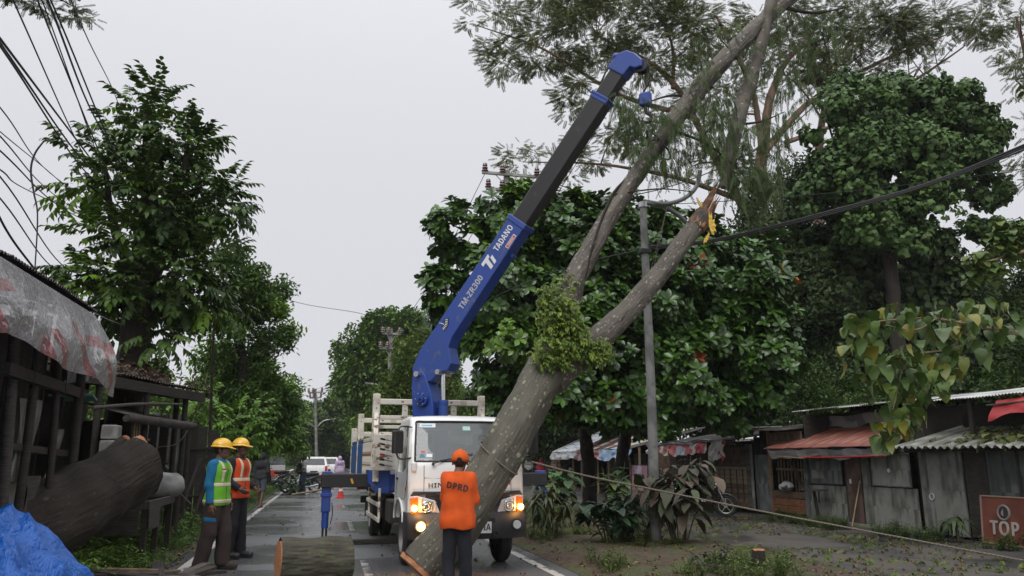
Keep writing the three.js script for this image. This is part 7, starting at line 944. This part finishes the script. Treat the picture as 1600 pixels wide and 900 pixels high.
{ // open plank stall
  const T = thing('market_stall', 'open-fronted stall of orange-brown planks with slatted window', 'stall', [13, 0, -19]), put = inT(T);
  shell(put, T, -20.1, -18.0, 2.3);
  boardWall(put, T, 'z', X0, -18.05, -19.55, 1.5, 2.2, 0.24, [M.plankRed, M.plank[1]], 61); boardWall(put, T, 'z', X0, -18.05, -19.55, 0.1, 0.66, 0.2, [M.plankRed, M.plank[0], M.plank[1]], 62);
  for (let i = 0; i < 9; i++) put('window_slat', [box(0.02, 0.84, 0.06, [X0 + 0.12, 1.08, -18.2 - i * 0.155], [(i % 3 - 1) * 0.03, 0, 0], 0.003)], M.plank[i % 3]); put('window_rail', [bar([X0 + 0.1, 1.2, -18.1], [X0 + 0.1, 1.22, -19.5], 0.03, 0.06)], M.plank[1]);
  put('post', [box(0.08, 2.25, 0.08, [X0 - 0.01, 1.12, -19.62])], M.plank[1]); put('post', [box(0.07, 1.95, 0.07, [X0, 1, -18.02])], NP[2]); put('leaning_board', [bar([X0 + 0.05, 0.68, -18.2], [X0 + 0.08, 1.42, -18.75], 0.1, 0.02)], M.plank[0]);
  const dr = panel(put, 'door', -19.7, -20.45, 0.03, 1.6, NP[2], 0.02, 0.03); put('door_latch', [box(0.03, 0.03, 0.14, [X0 - 0.01, 0.95, -19.72])], M.black, dr);
  roofSheets(put, T, [11.4, 2.2, -18.0], [11.4, 2.25, -20.7], [14.3, 2.55, -18], [14.3, 2.55, -20.7], 0.9, 0.076, 0.012, M.darkRoof, 'roof_sheet', 23); put('roof_edge', [bar([11.5, 2.31, -18.3], [11.45, 2.34, -19.8], 0.03, 0.02)], M.whiteRoof);
}
{ const T = thing('bundle', 'grey and white cloth bundle on the plank stall sill', 'bundle', [11.84, 0.66, -18.85]); const B = [[[0, 0.1, -0.15], [0, 0.11, 0.16], 0.09, 0.11], [[0, 0.14, 0], [0, 0.17, 0.05], 0.1]]; obj('cloth', blob(p => bones(B, 0.04)(p) + 0.012 * Math.sin(p[2] * 60 + p[1] * 30), [-0.2, -0.05, -0.35], [0.2, 0.35, 0.35], 0.012), cloth([0.5, 0.5, 0.5], [0.06, 0.06, 0.07], 881), T); obj('tie', [new THREE.TorusGeometry(0.105, 0.01, 6, 18).translate(0, 0.11, 0.02)], M.rope, T); }
{ // bamboo-walled stall with bunting of cloth
  const T = thing('market_stall', 'bamboo and board walled stall with red and white cloth awning', 'stall', [13, 0, -23.3]), put = inT(T);
  shell(put, T, -26.2, -20.5, 2.1);
  boardWall(put, T, 'z', X0, -20.9, -23.2, 0.1, 1.3, 0.14, [M.plank[1], M.plank[0], M.bamboo], 63); plankWall(put, T, 'z', X0 - 0.03, -20.9, -26.1, 1.25, 1.85, 0.14, [M.plank[0], M.plank[2]], 64); plankWall(put, T, 'z', X0, -23.25, -26.1, 0.1, 1.4, 0.18, [M.plank[0], M.plank[2], PD[1]], 65); for (let i = 0; i < 6; i++) put('lattice_bar', [box(0.02, 0.9, 0.03, [X0 - 0.03, 0.75, -21.1 - i * 0.36])], PD[1]); plankWall(put, T, 'z', X0 - 0.02, -20.5, -20.9, 0.05, 1.9, 0.13, [M.plank[2], NP[1]], 66);
  roofSheets(put, T, [11.1, 2.0, -20.4], [11.1, 1.95, -26.3], [14.3, 2.45, -20.4], [14.3, 2.45, -26.3], 0.9, 0.076, 0.012, M.darkRoof, 'roof_sheet', 25);
  wavy([11.12, 1.98, -21.7], [11.1, 1.96, -22.9], 0.3, cloth([0.42, 0.03, 0.04], [0.55, 0.5, 0.48], 883), put, 'cloth_awning', 0.1, -0.12, 8); wavy([11.12, 1.98, -22.9], [11.1, 1.96, -24.3], 0.34, cloth([0.45, 0.5, 0.58], [0.5, 0.12, 0.12], 885), put, 'cloth_awning', 0.1, -0.12, 9); wavy([11.1, 1.96, -24.3], [11.08, 1.94, -26.1], 0.3, cloth([0.5, 0.48, 0.42], [0.3, 0.1, 0.08], 887), put, 'cloth_awning', 0.1, -0.12, 10); wavy([11.1, 2.0, -20.6], [11.08, 1.98, -21.4], 0.62, cloth([0.45, 0.04, 0.04], [0.6, 0.58, 0.55], 889), put, 'hanging_flag', 0.15, -0.1, 11, 14); wavy([11.06, 2.06, -21.2], [11.06, 2.04, -25.8], 0.1, cloth([0.1, 0.1, 0.1], [0.24, 0.24, 0.24], 891), put, 'tarpaulin_edge', 0.1, -0.05, 12); put('rail', [bar([11.3, 1.9, -20.4], [11.3, 1.88, -26.2], 0.05)], M.plank[0]);
}
{ // further stalls
  const far = (z0, z1, x, label, seed, roofM, clothA, clothB, tilt) => { const T = thing('market_stall', label, 'stall', [x + 1, 0, (z0 + z1) / 2]), put = inT(T), L = Math.abs(z1 - z0);
    put('side_wall', [box(2.2, 2, 0.04, [x + 1.1, 1, z0])], M.plank[0]); put('side_wall', [box(2.2, 2, 0.04, [x + 1.1, 1, z1])], PD[1]); put('back_wall', [box(0.04, 2, L, [x + 2.2, 1, (z0 + z1) / 2])], PD[0]); plankWall(put, T, 'z', x, z0, lerp(z0, z1, 0.55), 0.05, 1.7, 0.22, [M.plank[0], M.plank[2], PD[1]], seed); for (const u of [0, 0.5, 1]) put('post', [rod([x - 0.5, 0, lerp(z0, z1, u)], [x - 0.5, 1.9, lerp(z0, z1, u)], 0.05)], M.bamboo);
    roofSheets(put, T, [x - 0.8, 1.85, z0], [x - 0.8, 1.85, z1], [x + 2.3, 1.85 + tilt, z0], [x + 2.3, 1.85 + tilt, z1], 1.0, 0.09, 0.012, roofM, 'roof_sheet', seed); wavy([x - 0.82, 1.86, z0], [x - 0.82, 1.84, z1], 0.4, cloth(clothA, clothB, 895 + seed), put, 'cloth_awning', 0.12, -0.1, seed); return T; };
  far(-27, -30.2, 11.6, 'dim board stall with yellow and blue banner awning behind the dark trunks', 71, [M.darkRoof, cloth([0.55, 0.42, 0.12], [0.3, 0.42, 0.55], 901)], [0.5, 0.42, 0.15], [0.25, 0.35, 0.5], 0.8);
  far(-31, -35.5, 12.2, 'dim stall with steep patterned sheet roof further along', 73, [cloth([0.5, 0.42, 0.36], [0.3, 0.1, 0.1], 903), M.darkRoof], [0.4, 0.4, 0.4], [0.3, 0.1, 0.1], 1.3);
  far(-37, -43, 13.2, 'stall with white and blue plastic roof behind the standing people', 75, [cloth([0.6, 0.62, 0.64], [0.12, 0.22, 0.5], 905), M.whiteRoof], [0.55, 0.55, 0.55], [0.4, 0.42, 0.42], 1.4);
  far(-47, -55, 14.2, 'farthest plain board stall seen past the trunk', 77, [M.plank[1], M.darkRoof], [0.3, 0.22, 0.14], [0.4, 0.4, 0.38], 1.6);
  const T = thing('hanging_cloth', 'pink and grey patterned cloth hung beside the lamp post', 'cloth', [11.0, 0, -26.8]); obj('cloth', sheet((u, v) => [0.03 * Math.sin(u * 12), 1.25 - 1.0 * v, -0.75 + 1.5 * u], 20, 6, 1.5, 1, 0.004), cloth([0.42, 0.4, 0.46], [0.36, 0.18, 0.24], 907), T); obj('line', rod([0, 1.26, -0.9], [0, 1.26, 0.9], 0.008), M.rope, T); for (const z of [-0.88, 0.88]) obj('post', rod([0, 0, z], [0, 1.5, z], 0.03), M.bamboo, T);
}
// ---------------------------------------------------------------- poles, lamps, cables
{ // bent lamp post on the median
  const T = thing('lamp_post', 'grey concrete post with bent broken lamp pipes on the median', 'lamp post', [5.58, 0, -12.98]);
  obj('post', tube([[0, -0.05, 0, 0.095], [0.02, 3, 0, 0.08], [0.0, 6.22, 0, 0.065]], 14, 0.5), M.pole, T); obj('collar', cyl(0.085, 0.085, 0.1, [0, 6.16, 0], [0, 0, 0], 14), M.steel, T);
  const pm = std([0.16, 0.165, 0.16], 0.6, { metalness: 0.3 }); obj('lamp_pipe', tube([[0.02, 6.24, 0, 0.042], [0.45, 6.22, 0, 0.042], [0.85, 6.36, 0, 0.042], [1.12, 6.62, 0, 0.042], [1.22, 6.95, 0, 0.042]], 10, 0.06), pm, T); obj('lamp_pipe', tube([[0.05, 6.2, 0.02, 0.042], [0.45, 6.18, -0.05, 0.042], [0.85, 5.98, -0.1, 0.042], [1.1, 5.72, -0.15, 0.042]], 10, 0.06), pm, T);
  obj('stay_wire', [rod([0.5, 6.2, 0], [0.16, 5.0, 0.05], 0.007), rod([0.5, 6.2, 0], [0.02, 4.7, 0.08], 0.005)], M.rope, T); obj('cable_clamp', [box(0.2, 0.08, 0.2, [0, 5.25, 0])], M.black, T);
  for (let i = 0; i < 3; i++) tag(obj('power_cable', tube([[0, 5.28 + 0.03 * i, 0, 0.016], [1.25, 5.46 + 0.02 * i, 0.2, 0.016], [2.96, 5.74 + 0.03 * i, 1.48, 0.016], [4.15, 6.02 + 0.02 * i, 2.5, 0.016], [5.15, 6.36 + 0.04 * i, 3.5, 0.016], [6.4, 6.9 + 0.04 * i, 5, 0.016]].map(p => [p[0] + 5.58, p[1], p[2] - 12.98, p[3] + 0.002 * i]), 7, 0.3), M.wire), 'thick black cable strung from the bent lamp post to the right edge', 'cable', 'bundled black cables from the lamp post');
  tag(obj('power_cable', tube([[5.58, 5.3, -12.98, 0.014], [4.6, 5.2, -14, 0.014], [3.4, 5.3, -20, 0.014], [3.6, 5.8, -30, 0.014]], 6, 0.5), M.wire), 'thick black cable running back from the lamp post behind the forked stem', 'cable');
}
const poleTop = (name, label, base, h, arms, r = 0.13, mat = M.concrete, lamps = []) => { const T = thing(name, label, 'utility pole', base); obj('shaft', tube([[0, -0.1, 0, r], [0, h * 0.5, 0, r * 0.85], [0, h, 0, r * 0.7]], 12, 2), mat, T);
  for (const [y, x0, x1] of arms) { const a = obj('cross_arm', [box(x1 - x0, 0.11, 0.09, [(x0 + x1) / 2, y, r], [0, 0, 0], 0.01)], M.concrete, T); obj('arm_brace', [rod([x0 * 0.5, y - 0.02, r], [0, y - 0.5, r], 0.018), rod([x1 * 0.5, y - 0.02, r], [0, y - 0.5, r], 0.018)], M.concrete, T); for (const u of [0.05, 0.35, 0.95]) obj('insulator', [...[0, 1, 2].map(i => cyl(0.13 - 0.018 * i, 0.07, 0.08, [lerp(x0, x1, u), y + 0.11 + i * 0.1, r], [0, 0, 0], 12)), cyl(0.035, 0.035, 0.34, [lerp(x0, x1, u), y + 0.2, r], [0, 0, 0], 8)], M.insulator, a); }
  for (const [x, y, dx] of lamps) { const L = obj('lamp_arm', [tube([[0, y - 0.5, 0, 0.035], [dx * 0.5, y, 0, 0.03], [dx, y + 0.1, 0, 0.028]], 7, 0.2)], M.steel, T); obj('lamp_head', [box(0.5, 0.09, 0.16, [dx * 1.15, y + 0.1, 0], [0, 0, 0.08 * Math.sign(dx)], 0.03)], M.concrete, L); } return T; };
poleTop('utility_pole', 'concrete power pole with brown insulators rising behind the glossy tree', [5.9, 0, -26], 11.75, [[11.55, -0.95, 1.2], [10.95, -0.8, 0.9]], 0.17);
poleTop('utility_pole', 'grey double-armed power pole before the round-crowned tree', [3.1, 0, -42], 8.4, [[7.3, -0.6, 0.6], [8.1, -0.5, 0.5]], 0.15, M.concrete, [[0, 5.3, -0.9]]);
{ const p = poleTop('utility_pole', 'leaning white lamp and power pole far along the road', [-0.6, 0, -62], 6.8, [[6.5, -0.55, 0.55], [6.1, -0.45, 0.45]], 0.13, M.concrete, [[0, 4.3, -1.3], [0, 4.3, 1.1]]); p.rotation.z = 0.07; }
poleTop('utility_pole', 'power pole behind the tall left tree carrying the many wires', [-5.4, 0, -24], 8.8, [[8.3, -0.8, 0.8], [7.4, -0.8, 0.8]], 0.15);
{ const T = thing('bamboo_pole', 'thin dark bamboo pole leaning before the left roadside trees', 'pole', [-2.55, 0.05, -19]); obj('culm', tube([[0, 0, 0, 0.04], [-0.05, 1.9, 0, 0.036], [-0.2, 5.2, 0, 0.025]], 8, 0.5), M.barkDark, T); for (let i = 0; i < 5; i++) obj('node_ring', [new THREE.TorusGeometry(0.038, 0.006, 5, 12).rotateX(Math.PI / 2).translate(-0.025 * i, 0.5 + i * 0.8, 0)], M.barkDark, T); obj('tip_wrap', [cyl(0.03, 0.03, 0.1, [-0.2, 5.15, 0])], M.cutWood, T); }
{ // wires over the left shacks
  const ws = [[[-3.32, 6.03], [-4.69, 7.04]], [[-3.10, 6.06], [-4.10, 6.46]], [[-3.06, 6.07], [-3.92, 5.97]], [[-3.01, 6.08], [-4.41, 7.52]], [[-2.98, 6.08], [-3.81, 6.55]], [[-2.66, 5.83], [-4.07, 7.68]], [[-3.38, 5.59], [-4.70, 7.14]], [[-3.38, 5.55], [-4.55, 6.77]], [[-3.37, 5.51], [-4.41, 6.50]], [[-3.29, 4.86], [-4.96, 6.44]], [[-3.26, 4.61], [-4.82, 6.28]], [[-3.25, 4.56], [-5.06, 6.19]], [[-3.23, 4.41], [-4.83, 5.91]], [[-3.21, 4.22], [-5.33, 6.17]], [[-3.20, 4.15], [-4.43, 4.73]], [[-3.17, 3.93], [-4.75, 4.77]], [[-3.15, 3.74], [-5.37, 5.15]]];
  const lab = ['topmost wire crossing the upper left sky', 'upper left wire beside the hanging twig', 'thin upper left wire below the hanging twig', 'thick upper left wire just right of the twig', 'upper left wire ending low in the tall tree', 'short thin wire right of the hanging twig', 'thick wire entering at the left edge high above the shack', 'second of the close thick wires above the shack', 'lowest of the close thick wires above the shack', 'wire crossing mid left sky above the loose cable end', 'wire crossing mid left sky through the loose cable end', 'mid left wire just below its twin', 'mid left wire reaching the tall tree', 'short mid left wire near the loose cable end', 'steep low wire crossing the others above the eave', 'low wire dipping behind the shack eave', 'lowest thick wire meeting the shack roof edge'];
  ws.forEach(([a, b], i) => { if (i === 16) { tag(obj('overhead_wire', tube([[-1.8, 6.5, 9, 0.011], [-2.6, 4.9, -4.5, 0.011], [-3.15, 3.74, -8, 0.011], [-3.1, 3.4, -9.1, 0.011]], 6, 0.4), M.wire), lab[i] + ', left of the road', 'wire', 'overhead wires on the left'); return; } const r = [0.009, 0.009, 0.007, 0.013, 0.01, 0.006, 0.014, 0.012, 0.011, 0.007, 0.006, 0.008, 0.009, 0.009, 0.008, 0.008, 0.011][i], k = 0.5, p0 = [a[0] - (b[0] - a[0]) * k, a[1] - (b[1] - a[1]) * k, -4.5, r], end = [-5.4 + 0.8 * ((i % 5) / 2 - 1), i < 9 ? 8.4 : 7.5, -24 + 0.1, r]; tag(obj('overhead_wire', tube([[p0[0] + 0.8, p0[1] + 0.9, 9, r], p0, [a[0], a[1], -8, r], [b[0], b[1], -15, r], end], 6, 0.6), M.wire), lab[i] + ', left of the road', 'wire', 'overhead wires on the left'); });
  tag(obj('loose_cable', tube([[-3.22, 4.93, -9, 0.009], [-3.29, 4.78, -9, 0.011], [-3.31, 4.6, -9, 0.011], [-3.25, 4.33, -9, 0.01], [-3.19, 4.12, -9, 0.008], [-3.13, 3.4, -9, 0.007]], 7, 0.05), M.wire), 'loose cable end curling upward above the left shack roof', 'cable');
  tag(obj('overhead_wire', tube([[-3.4, 3.6, -11, 0.007], [-3.69, 3.74, -13, 0.007], [-3.84, 3.98, -16, 0.007], [-3.5, 4.4, -20, 0.007]], 6, 0.4), std([0.4, 0.4, 0.4], 0.6)), 'single pale wire running from the eave into the tall tree', 'wire');
  tag(obj('overhead_wire', tube([[-5.4, 8.2, -24, 0.01], [-1.59, 7.36, -30, 0.01], [0.93, 7.0, -30, 0.01], [4.2, 6.8, -32, 0.01], [5.9, 10.9, -26, 0.01]], 6, 1), M.wire), 'thin wire spanning the road across the middle of the sky', 'wire');
  tag(obj('slack_wire', tube([[-2.33, 3.1, -16, 0.009], [-2.4, 2.3, -15.5, 0.009], [-2.6, 1.75, -15, 0.009], [-2.9, 1.65, -14.8, 0.009], [-2.7, 1.2, -14.8, 0.009], [-2.3, 0.7, -15.2, 0.009]], 6, 0.1), M.rope), 'slack pale cord looping down from the low shack roof', 'cord');
  // wires between the far poles
  [[-0.5, 0], [0, 1], [0.5, 2]].forEach(([o, i]) => tag(obj('overhead_wire', tube([[-0.9 + o, 6.6, -62, 0.012], [1.2 + o * 0.9, 6.6, -52, 0.012], [3.1 + o, 7.5, -42, 0.012], [4.5 + o, 8.9, -33, 0.012], [5.9 + o * 1.6, 11.6, -26, 0.012]], 5, 1.5), M.wire), ['left', 'middle', 'right'][i] + ' of the three wires linking the poles along the road', 'wire', 'wires between the far poles'));
  tag(obj('overhead_wire', tube([[16, 14.6, -15, 0.016], [15.1, 13.8, -16, 0.016], [11.65, 10.15, -18, 0.016], [8.6, 9.6, -22, 0.016], [6.9, 11.6, -25.8, 0.016]], 6, 0.6), M.wire), 'dark wire slanting down through the feathery crown at upper right', 'wire');
  tag(obj('overhead_wire', tube([[24, 11.8, -22, 0.014], [16, 10.6, -23, 0.014], [9, 10.4, -25, 0.014], [5.9, 11.1, -25.9, 0.014]], 6, 0.8), M.wire), 'thin wire crossing behind the forked stems to the insulator pole', 'wire');
}
// ---------------------------------------------------------------- motorbikes, cars, cone
const LP = { tyre: null };
function motorbike(label, p, turn, paint, group, seatM = M.black, lampM = M.headCase) {
  const T = thing('motorbike', label, 'motorbike', p, turn, group);
  for (const [z, n] of [[0.64, 'front_wheel'], [-0.6, 'rear_wheel']]) { const g = new THREE.Group(); g.name = n; g.position.set(0, 0.28, z); T.add(g); obj('tyre', [new THREE.TorusGeometry(0.235, 0.045, 10, 28).rotateY(Math.PI / 2)], M.rubber, g); obj('rim', [new THREE.TorusGeometry(0.19, 0.014, 6, 24).rotateY(Math.PI / 2), cyl(0.05, 0.05, 0.12, [0, 0, 0], [0, 0, Math.PI / 2], 12), ...[0, 1, 2, 3, 4].map(i => bar([0, 0, 0], [0, 0.19 * Math.cos(i * 1.2566), 0.19 * Math.sin(i * 1.2566)], 0.03, 0.02))], M.steel, g); }
  const body = bones([[[0, 0.55, -0.25], [0, 0.72, -0.78], 0.12, 0.075], [[0, 0.42, -0.15], [0, 0.5, -0.4], 0.13, 0.12], [[0, 0.36, 0.0], [0, 0.34, 0.22], 0.11, 0.09], [[0, 0.4, 0.28], [0, 0.82, 0.42], 0.13, 0.1], [[0.1, 0.55, 0.36], [0.12, 0.74, 0.4], 0.06], [[-0.1, 0.55, 0.36], [-0.12, 0.74, 0.4], 0.06]], 0.06);
  obj('body', blob(body, [-0.35, 0.1, -1], [0.35, 1.05, 0.7], 0.02), paint, T); obj('seat', blob(bones([[[0, 0.8, -0.1], [0, 0.82, -0.7], 0.085, 0.09], [[0.05, 0.79, -0.3], [-0.05, 0.79, -0.3], 0.08]], 0.06), [-0.3, 0.6, -1], [0.3, 1, 0.2], 0.02), seatM, T);
  obj('front_fender', blob(p => Math.max(Math.abs(Math.hypot(p[1] - 0.28, p[2] - 0.64) - 0.31) - 0.018, Math.abs(p[0]) - 0.07, 0.34 - p[1]), [-0.15, 0.25, 0.2], [0.15, 0.7, 1.05], 0.016), paint, T);
  obj('fork', [rod([0.075, 0.28, 0.64], [0.06, 0.75, 0.45], 0.022), rod([-0.075, 0.28, 0.64], [-0.06, 0.75, 0.45], 0.022)], M.steel, T);
  const hb = obj('handlebar', [tube([[-0.34, 0.97, 0.24, 0.017], [-0.15, 1.0, 0.32, 0.015], [0, 0.97, 0.36, 0.03], [0.15, 1.0, 0.32, 0.015], [0.34, 0.97, 0.24, 0.017]], 8, 0.05)], M.black, T); obj('headlight', blob(bones([[[0, 0.95, 0.4], [0, 0.93, 0.46], 0.085, 0.075]], 0.02), [-0.15, 0.8, 0.25], [0.15, 1.1, 0.6], 0.014), lampM, hb);
  for (const s of [-1, 1]) { obj('mirror', [tube([[s * 0.25, 0.99, 0.28, 0.007], [s * 0.3, 1.12, 0.28, 0.007], [s * 0.33, 1.16, 0.27, 0.007]], 5, 0.05), ball(0.055, [s * 0.34, 1.19, 0.27], [1.2, 0.8, 0.4], 10)], M.black, hb); obj('turn_indicator', ball(0.035, [s * 0.14, 0.8, 0.46], 1, 8), M.orangeLens, T); }
  obj('exhaust', tube([[0.12, 0.3, 0.0, 0.025], [0.15, 0.26, -0.25, 0.03], [0.16, 0.36, -0.75, 0.05]], 8, 0.1), M.steel, T); obj('rear_rack', tube([[-0.1, 0.86, -0.62, 0.014], [0, 0.9, -0.9, 0.014], [0.1, 0.86, -0.62, 0.014]], 6, 0.06), M.steel, T); obj('tail_light', [box(0.12, 0.07, 0.05, [0, 0.74, -0.86], [0, 0, 0], 0.02)], M.redLens, T); obj('stand', rod([-0.1, 0.3, -0.1], [-0.22, 0.01, -0.15], 0.012), M.black, T);
  return T;
}
const paintBlack = phy([0.012, 0.012, 0.014], 0.25, { clearcoat: 1 }), paintGreen = phy([0.03, 0.3, 0.06], 0.3, { clearcoat: 1 });
motorbike('black motorbike parked across the left road edge under cut branches', [-1.05, 0, -37], -80 * D, paintBlack);
motorbike('black motorbike with amber lamp parked before the bamboo stall', [9.75, 0, -19.6], 60 * D, paintBlack, undefined, M.black, phy([0.6, 0.22, 0.02], 0.2, { clearcoat: 1 }));
motorbike('green motorbike parked before the far right stalls', [12.9, 0, -42.5], 55 * D, paintGreen);
motorbike('motorbike half hidden by weeds on the left verge', [-2.4, 0.06, -39.5], -60 * D, paintBlack, undefined, M.black, phy([0.6, 0.22, 0.02], 0.2, { clearcoat: 1 }));
farP({ label: 'rider in black motorcycle helmet and white shirt standing beside the parked motorbike', p: [-0.95, 0, -36.3], turn: -70 * D, h: 1.66, J: { wrR: [-0.2, 0.98, 0.24], wrL: [0.2, 0.98, 0.24], elR: [-0.24, 1.13, 0.02], elL: [0.24, 1.13, 0.02] }, shirt: { m: M.fab([0.55, 0.53, 0.52], 0.15, 761), hem: 0.86, sleeve: 0.2, loose: 0.025 }, trousers: { m: M.fab([0.05, 0.08, 0.13], 0.2, 763) }, boots: M.black, ride: M.black, hair: false });
{ const T = thing('backpack', 'black backpack carried in front by the helmeted rider', 'backpack', [-1.12, 0.9, -36.25], -70 * D); obj('bag', blob(bones([[[0, 0.05, 0], [0, 0.32, 0], 0.13, 0.11], [[0.08, 0.1, 0.02], [-0.08, 0.1, 0.02], 0.1]], 0.05), [-0.3, -0.12, -0.2], [0.3, 0.5, 0.2], 0.02), M.navy, T); obj('strap', [tube([[0.1, 0.42, 0.02, 0.015], [0.12, 0.3, -0.16, 0.015], [0.1, 0.05, -0.12, 0.015]], 6, 0.06)], M.black, T); }
leafyPlant('cut_branch_heap', 'heap of cut green branches on the road edge before the motorbike', [-1.35, 0.02, -35.6], { n: 130, L: 0.3, W: 0.12, H: 0.6, spread: 1.1, cols: [[0.04, 0.09, 0.02], [0.07, 0.14, 0.03]], seed: 110, stems: 16 });
tag(obj('fallen_pole', rod([-1.3, 0.06, -33.8], [0.35, 0.28, -35.0], 0.04), M.bamboo), 'pale trimmed pole lying across the road before the motorbike', 'pole');
function car(label, p, turn, paint) {
  const T = thing('parked_car', label, 'car', p, turn, 'white cars on the road'), W = 0.82;
  const o = [[-2.05, 0.3], [2.0, 0.3], [2.08, 0.5], [2.06, 0.82], [1.9, 0.92], [1.1, 1.02], [0.5, 1.55], [0.1, 1.62], [-1.6, 1.6], [-1.95, 1.15], [-2.1, 0.95], [-2.12, 0.45]]; let g = slab(o, 2 * W, 0.07, 3, 4); g.rotateY(-Math.PI / 2); const warpC = q => { const P = q.attributes.position; for (let i = 0; i < P.count; i++) { const y = P.getY(i), k = Math.max(0, (y - 0.95) / 0.65); P.setX(i, P.getX(i) * (1 - 0.16 * k)); } return q; }; warpC(g); g.deleteAttribute('normal'); obj('body', muv(toCreasedNormals(g, 0.7)), paint, T);
  const dk = phy([0.02, 0.024, 0.027], 0.06, { clearcoat: 1 });
  obj('rear_window', warpC(sheet((u, v) => [lerp(-0.66, 0.66, u), lerp(1.14, 1.5, v), lerp(-1.975, -1.72, v) - 0.008], 4, 3, 1.3, 0.4)), dk, T); obj('windscreen', warpC(sheet((u, v) => [lerp(0.68, -0.68, u), lerp(1.06, 1.5, v), lerp(1.07, 0.57, v) + 0.012], 4, 3, 1.3, 0.5)), dk, T);
  for (const s of [-1, 1]) { for (const [z0, z1] of [[0.75, -0.2], [-0.28, -1.0], [-1.08, -1.7]]) obj('side_window', warpC(sheet((u, v) => [s * (W + 0.006), lerp(1.08, 1.48, v), lerp(z0 - (z0 > 0 ? 0.35 * v : 0), z1, u)], 3, 3, 0.8, 0.4)), dk, T); obj('tail_light', [box(0.14, 0.3, 0.06, [s * 0.7, 0.92, -2.09], [0.1, 0, 0], 0.02)], M.redLens, T); obj('headlight', [box(0.3, 0.16, 0.08, [s * 0.6, 0.76, 2.05], [0, 0, 0], 0.03)], M.headCase, T); obj('door_mirror', [box(0.16, 0.12, 0.1, [s * 0.93, 1.08, 0.75], [0, 0, 0], 0.03)], paint, T); for (const z of [1.3, -1.35]) wheel(T, [s * 0.72, 0.31, z], 0.31, 0.19, s); }
  obj('rear_bumper', [box(1.6, 0.2, 0.1, [0, 0.42, -2.12], [0, 0, 0], 0.04)], M.plastic, T); obj('number_plate', [box(0.44, 0.14, 0.02, [0, 0.72, -2.14], [0, 0, 0], 0.004)], M.text, T); obj('grille', [box(0.9, 0.14, 0.04, [0, 0.62, 2.09], [0, 0, 0], 0.02)], M.black, T); return T;
}
car('white people carrier seen from behind, nearer of the two far cars', [-0.75, 0, -50.9], 180 * D + 2 * D, M.white); car('white car beyond the people carrier, farther of the two', [0.05, 0, -59], 182 * D, M.white);
{ const T = thing('food_cart', 'small red and white vending cart parked under the left roadside tree', 'cart', [-2.75, 0.05, -43], 0.2); obj('counter', [box(1.3, 0.75, 0.8, [0, 0.75, 0], [0, 0, 0], 0.02)], phy([0.5, 0.5, 0.5], 0.4), T); obj('red_panel', [box(1.2, 0.35, 0.02, [0, 0.7, 0.415])], M.textRed, T); obj('glass_case', [box(1.2, 0.5, 0.7, [0, 1.4, 0], [0, 0, 0], 0.01)], M.glass, T); obj('roof', [box(1.6, 0.06, 1.1, [0, 1.8, 0.05], [0.08, 0, 0], 0.01)], M.whiteRoof, T); for (const s of [-1, 1]) { obj('roof_post', rod([s * 0.6, 1.1, 0.35], [s * 0.6, 1.78, 0.35], 0.02), M.steel, T); wheel(T, [s * 0.68, 0.3, 0], 0.3, 0.08, s); } }
{ const T = thing('traffic_cone', 'small red traffic cone standing behind the left outrigger', 'traffic cone', [0.62, 0, -32]); const cm = std([0.7, 0.05, 0.025], 0.5); obj('base', [box(0.34, 0.03, 0.34, [0, 0.015, 0], [0, 0, 0], 0.01)], cm, T); obj('cone_body', [cyl(0.135, 0.035, 0.46, [0, 0.26, 0], [0, 0, 0], 20)], cm, T); obj('white_band', [cyl(0.1, 0.077, 0.1, [0, 0.3, 0], [0, 0, 0], 20, true)], M.textWhite, T); }
// timber plank under the outrigger, sawdust on the road
tag(obj('timber_plank', box(1.9, 0.07, 0.22, [0.95, 0.04, -14.75], [0, 0.03, 0]), PD[0]), 'dark timber plank lying under the truck beside the left outrigger', 'plank');
{ const R = rng(401), l = []; for (let i = 0; i < 2600; i++) { const a = R() * 6.28, r = 1.5 * R(); l.push({ p: V(1.1 + 1.2 * r * Math.cos(a), 0.006, -9.75 + 0.75 * r * Math.sin(a)), q: new THREE.Quaternion().setFromAxisAngle(V(0, 1, 0), R() * 6), s: 0.05 + 0.1 * R(), c: mix3([0.22, 0.09, 0.045], [0.5, 0.24, 0.12], R()) }); } const T = thing('sawdust', 'orange sawdust and chips around the cut trunk base', 'sawdust'); T.userData.kind = 'stuff'; scatter('chips', 'fine', L_dull, l, T); }
const renderer = new THREE.WebGLRenderer({ antialias: true });
renderer.toneMapping = THREE.LinearToneMapping; renderer.toneMappingExposure = EXPOSURE;
renderer.shadowMap.enabled = true; renderer.setSize(1024, 576);
renderer.render(scene, camera);
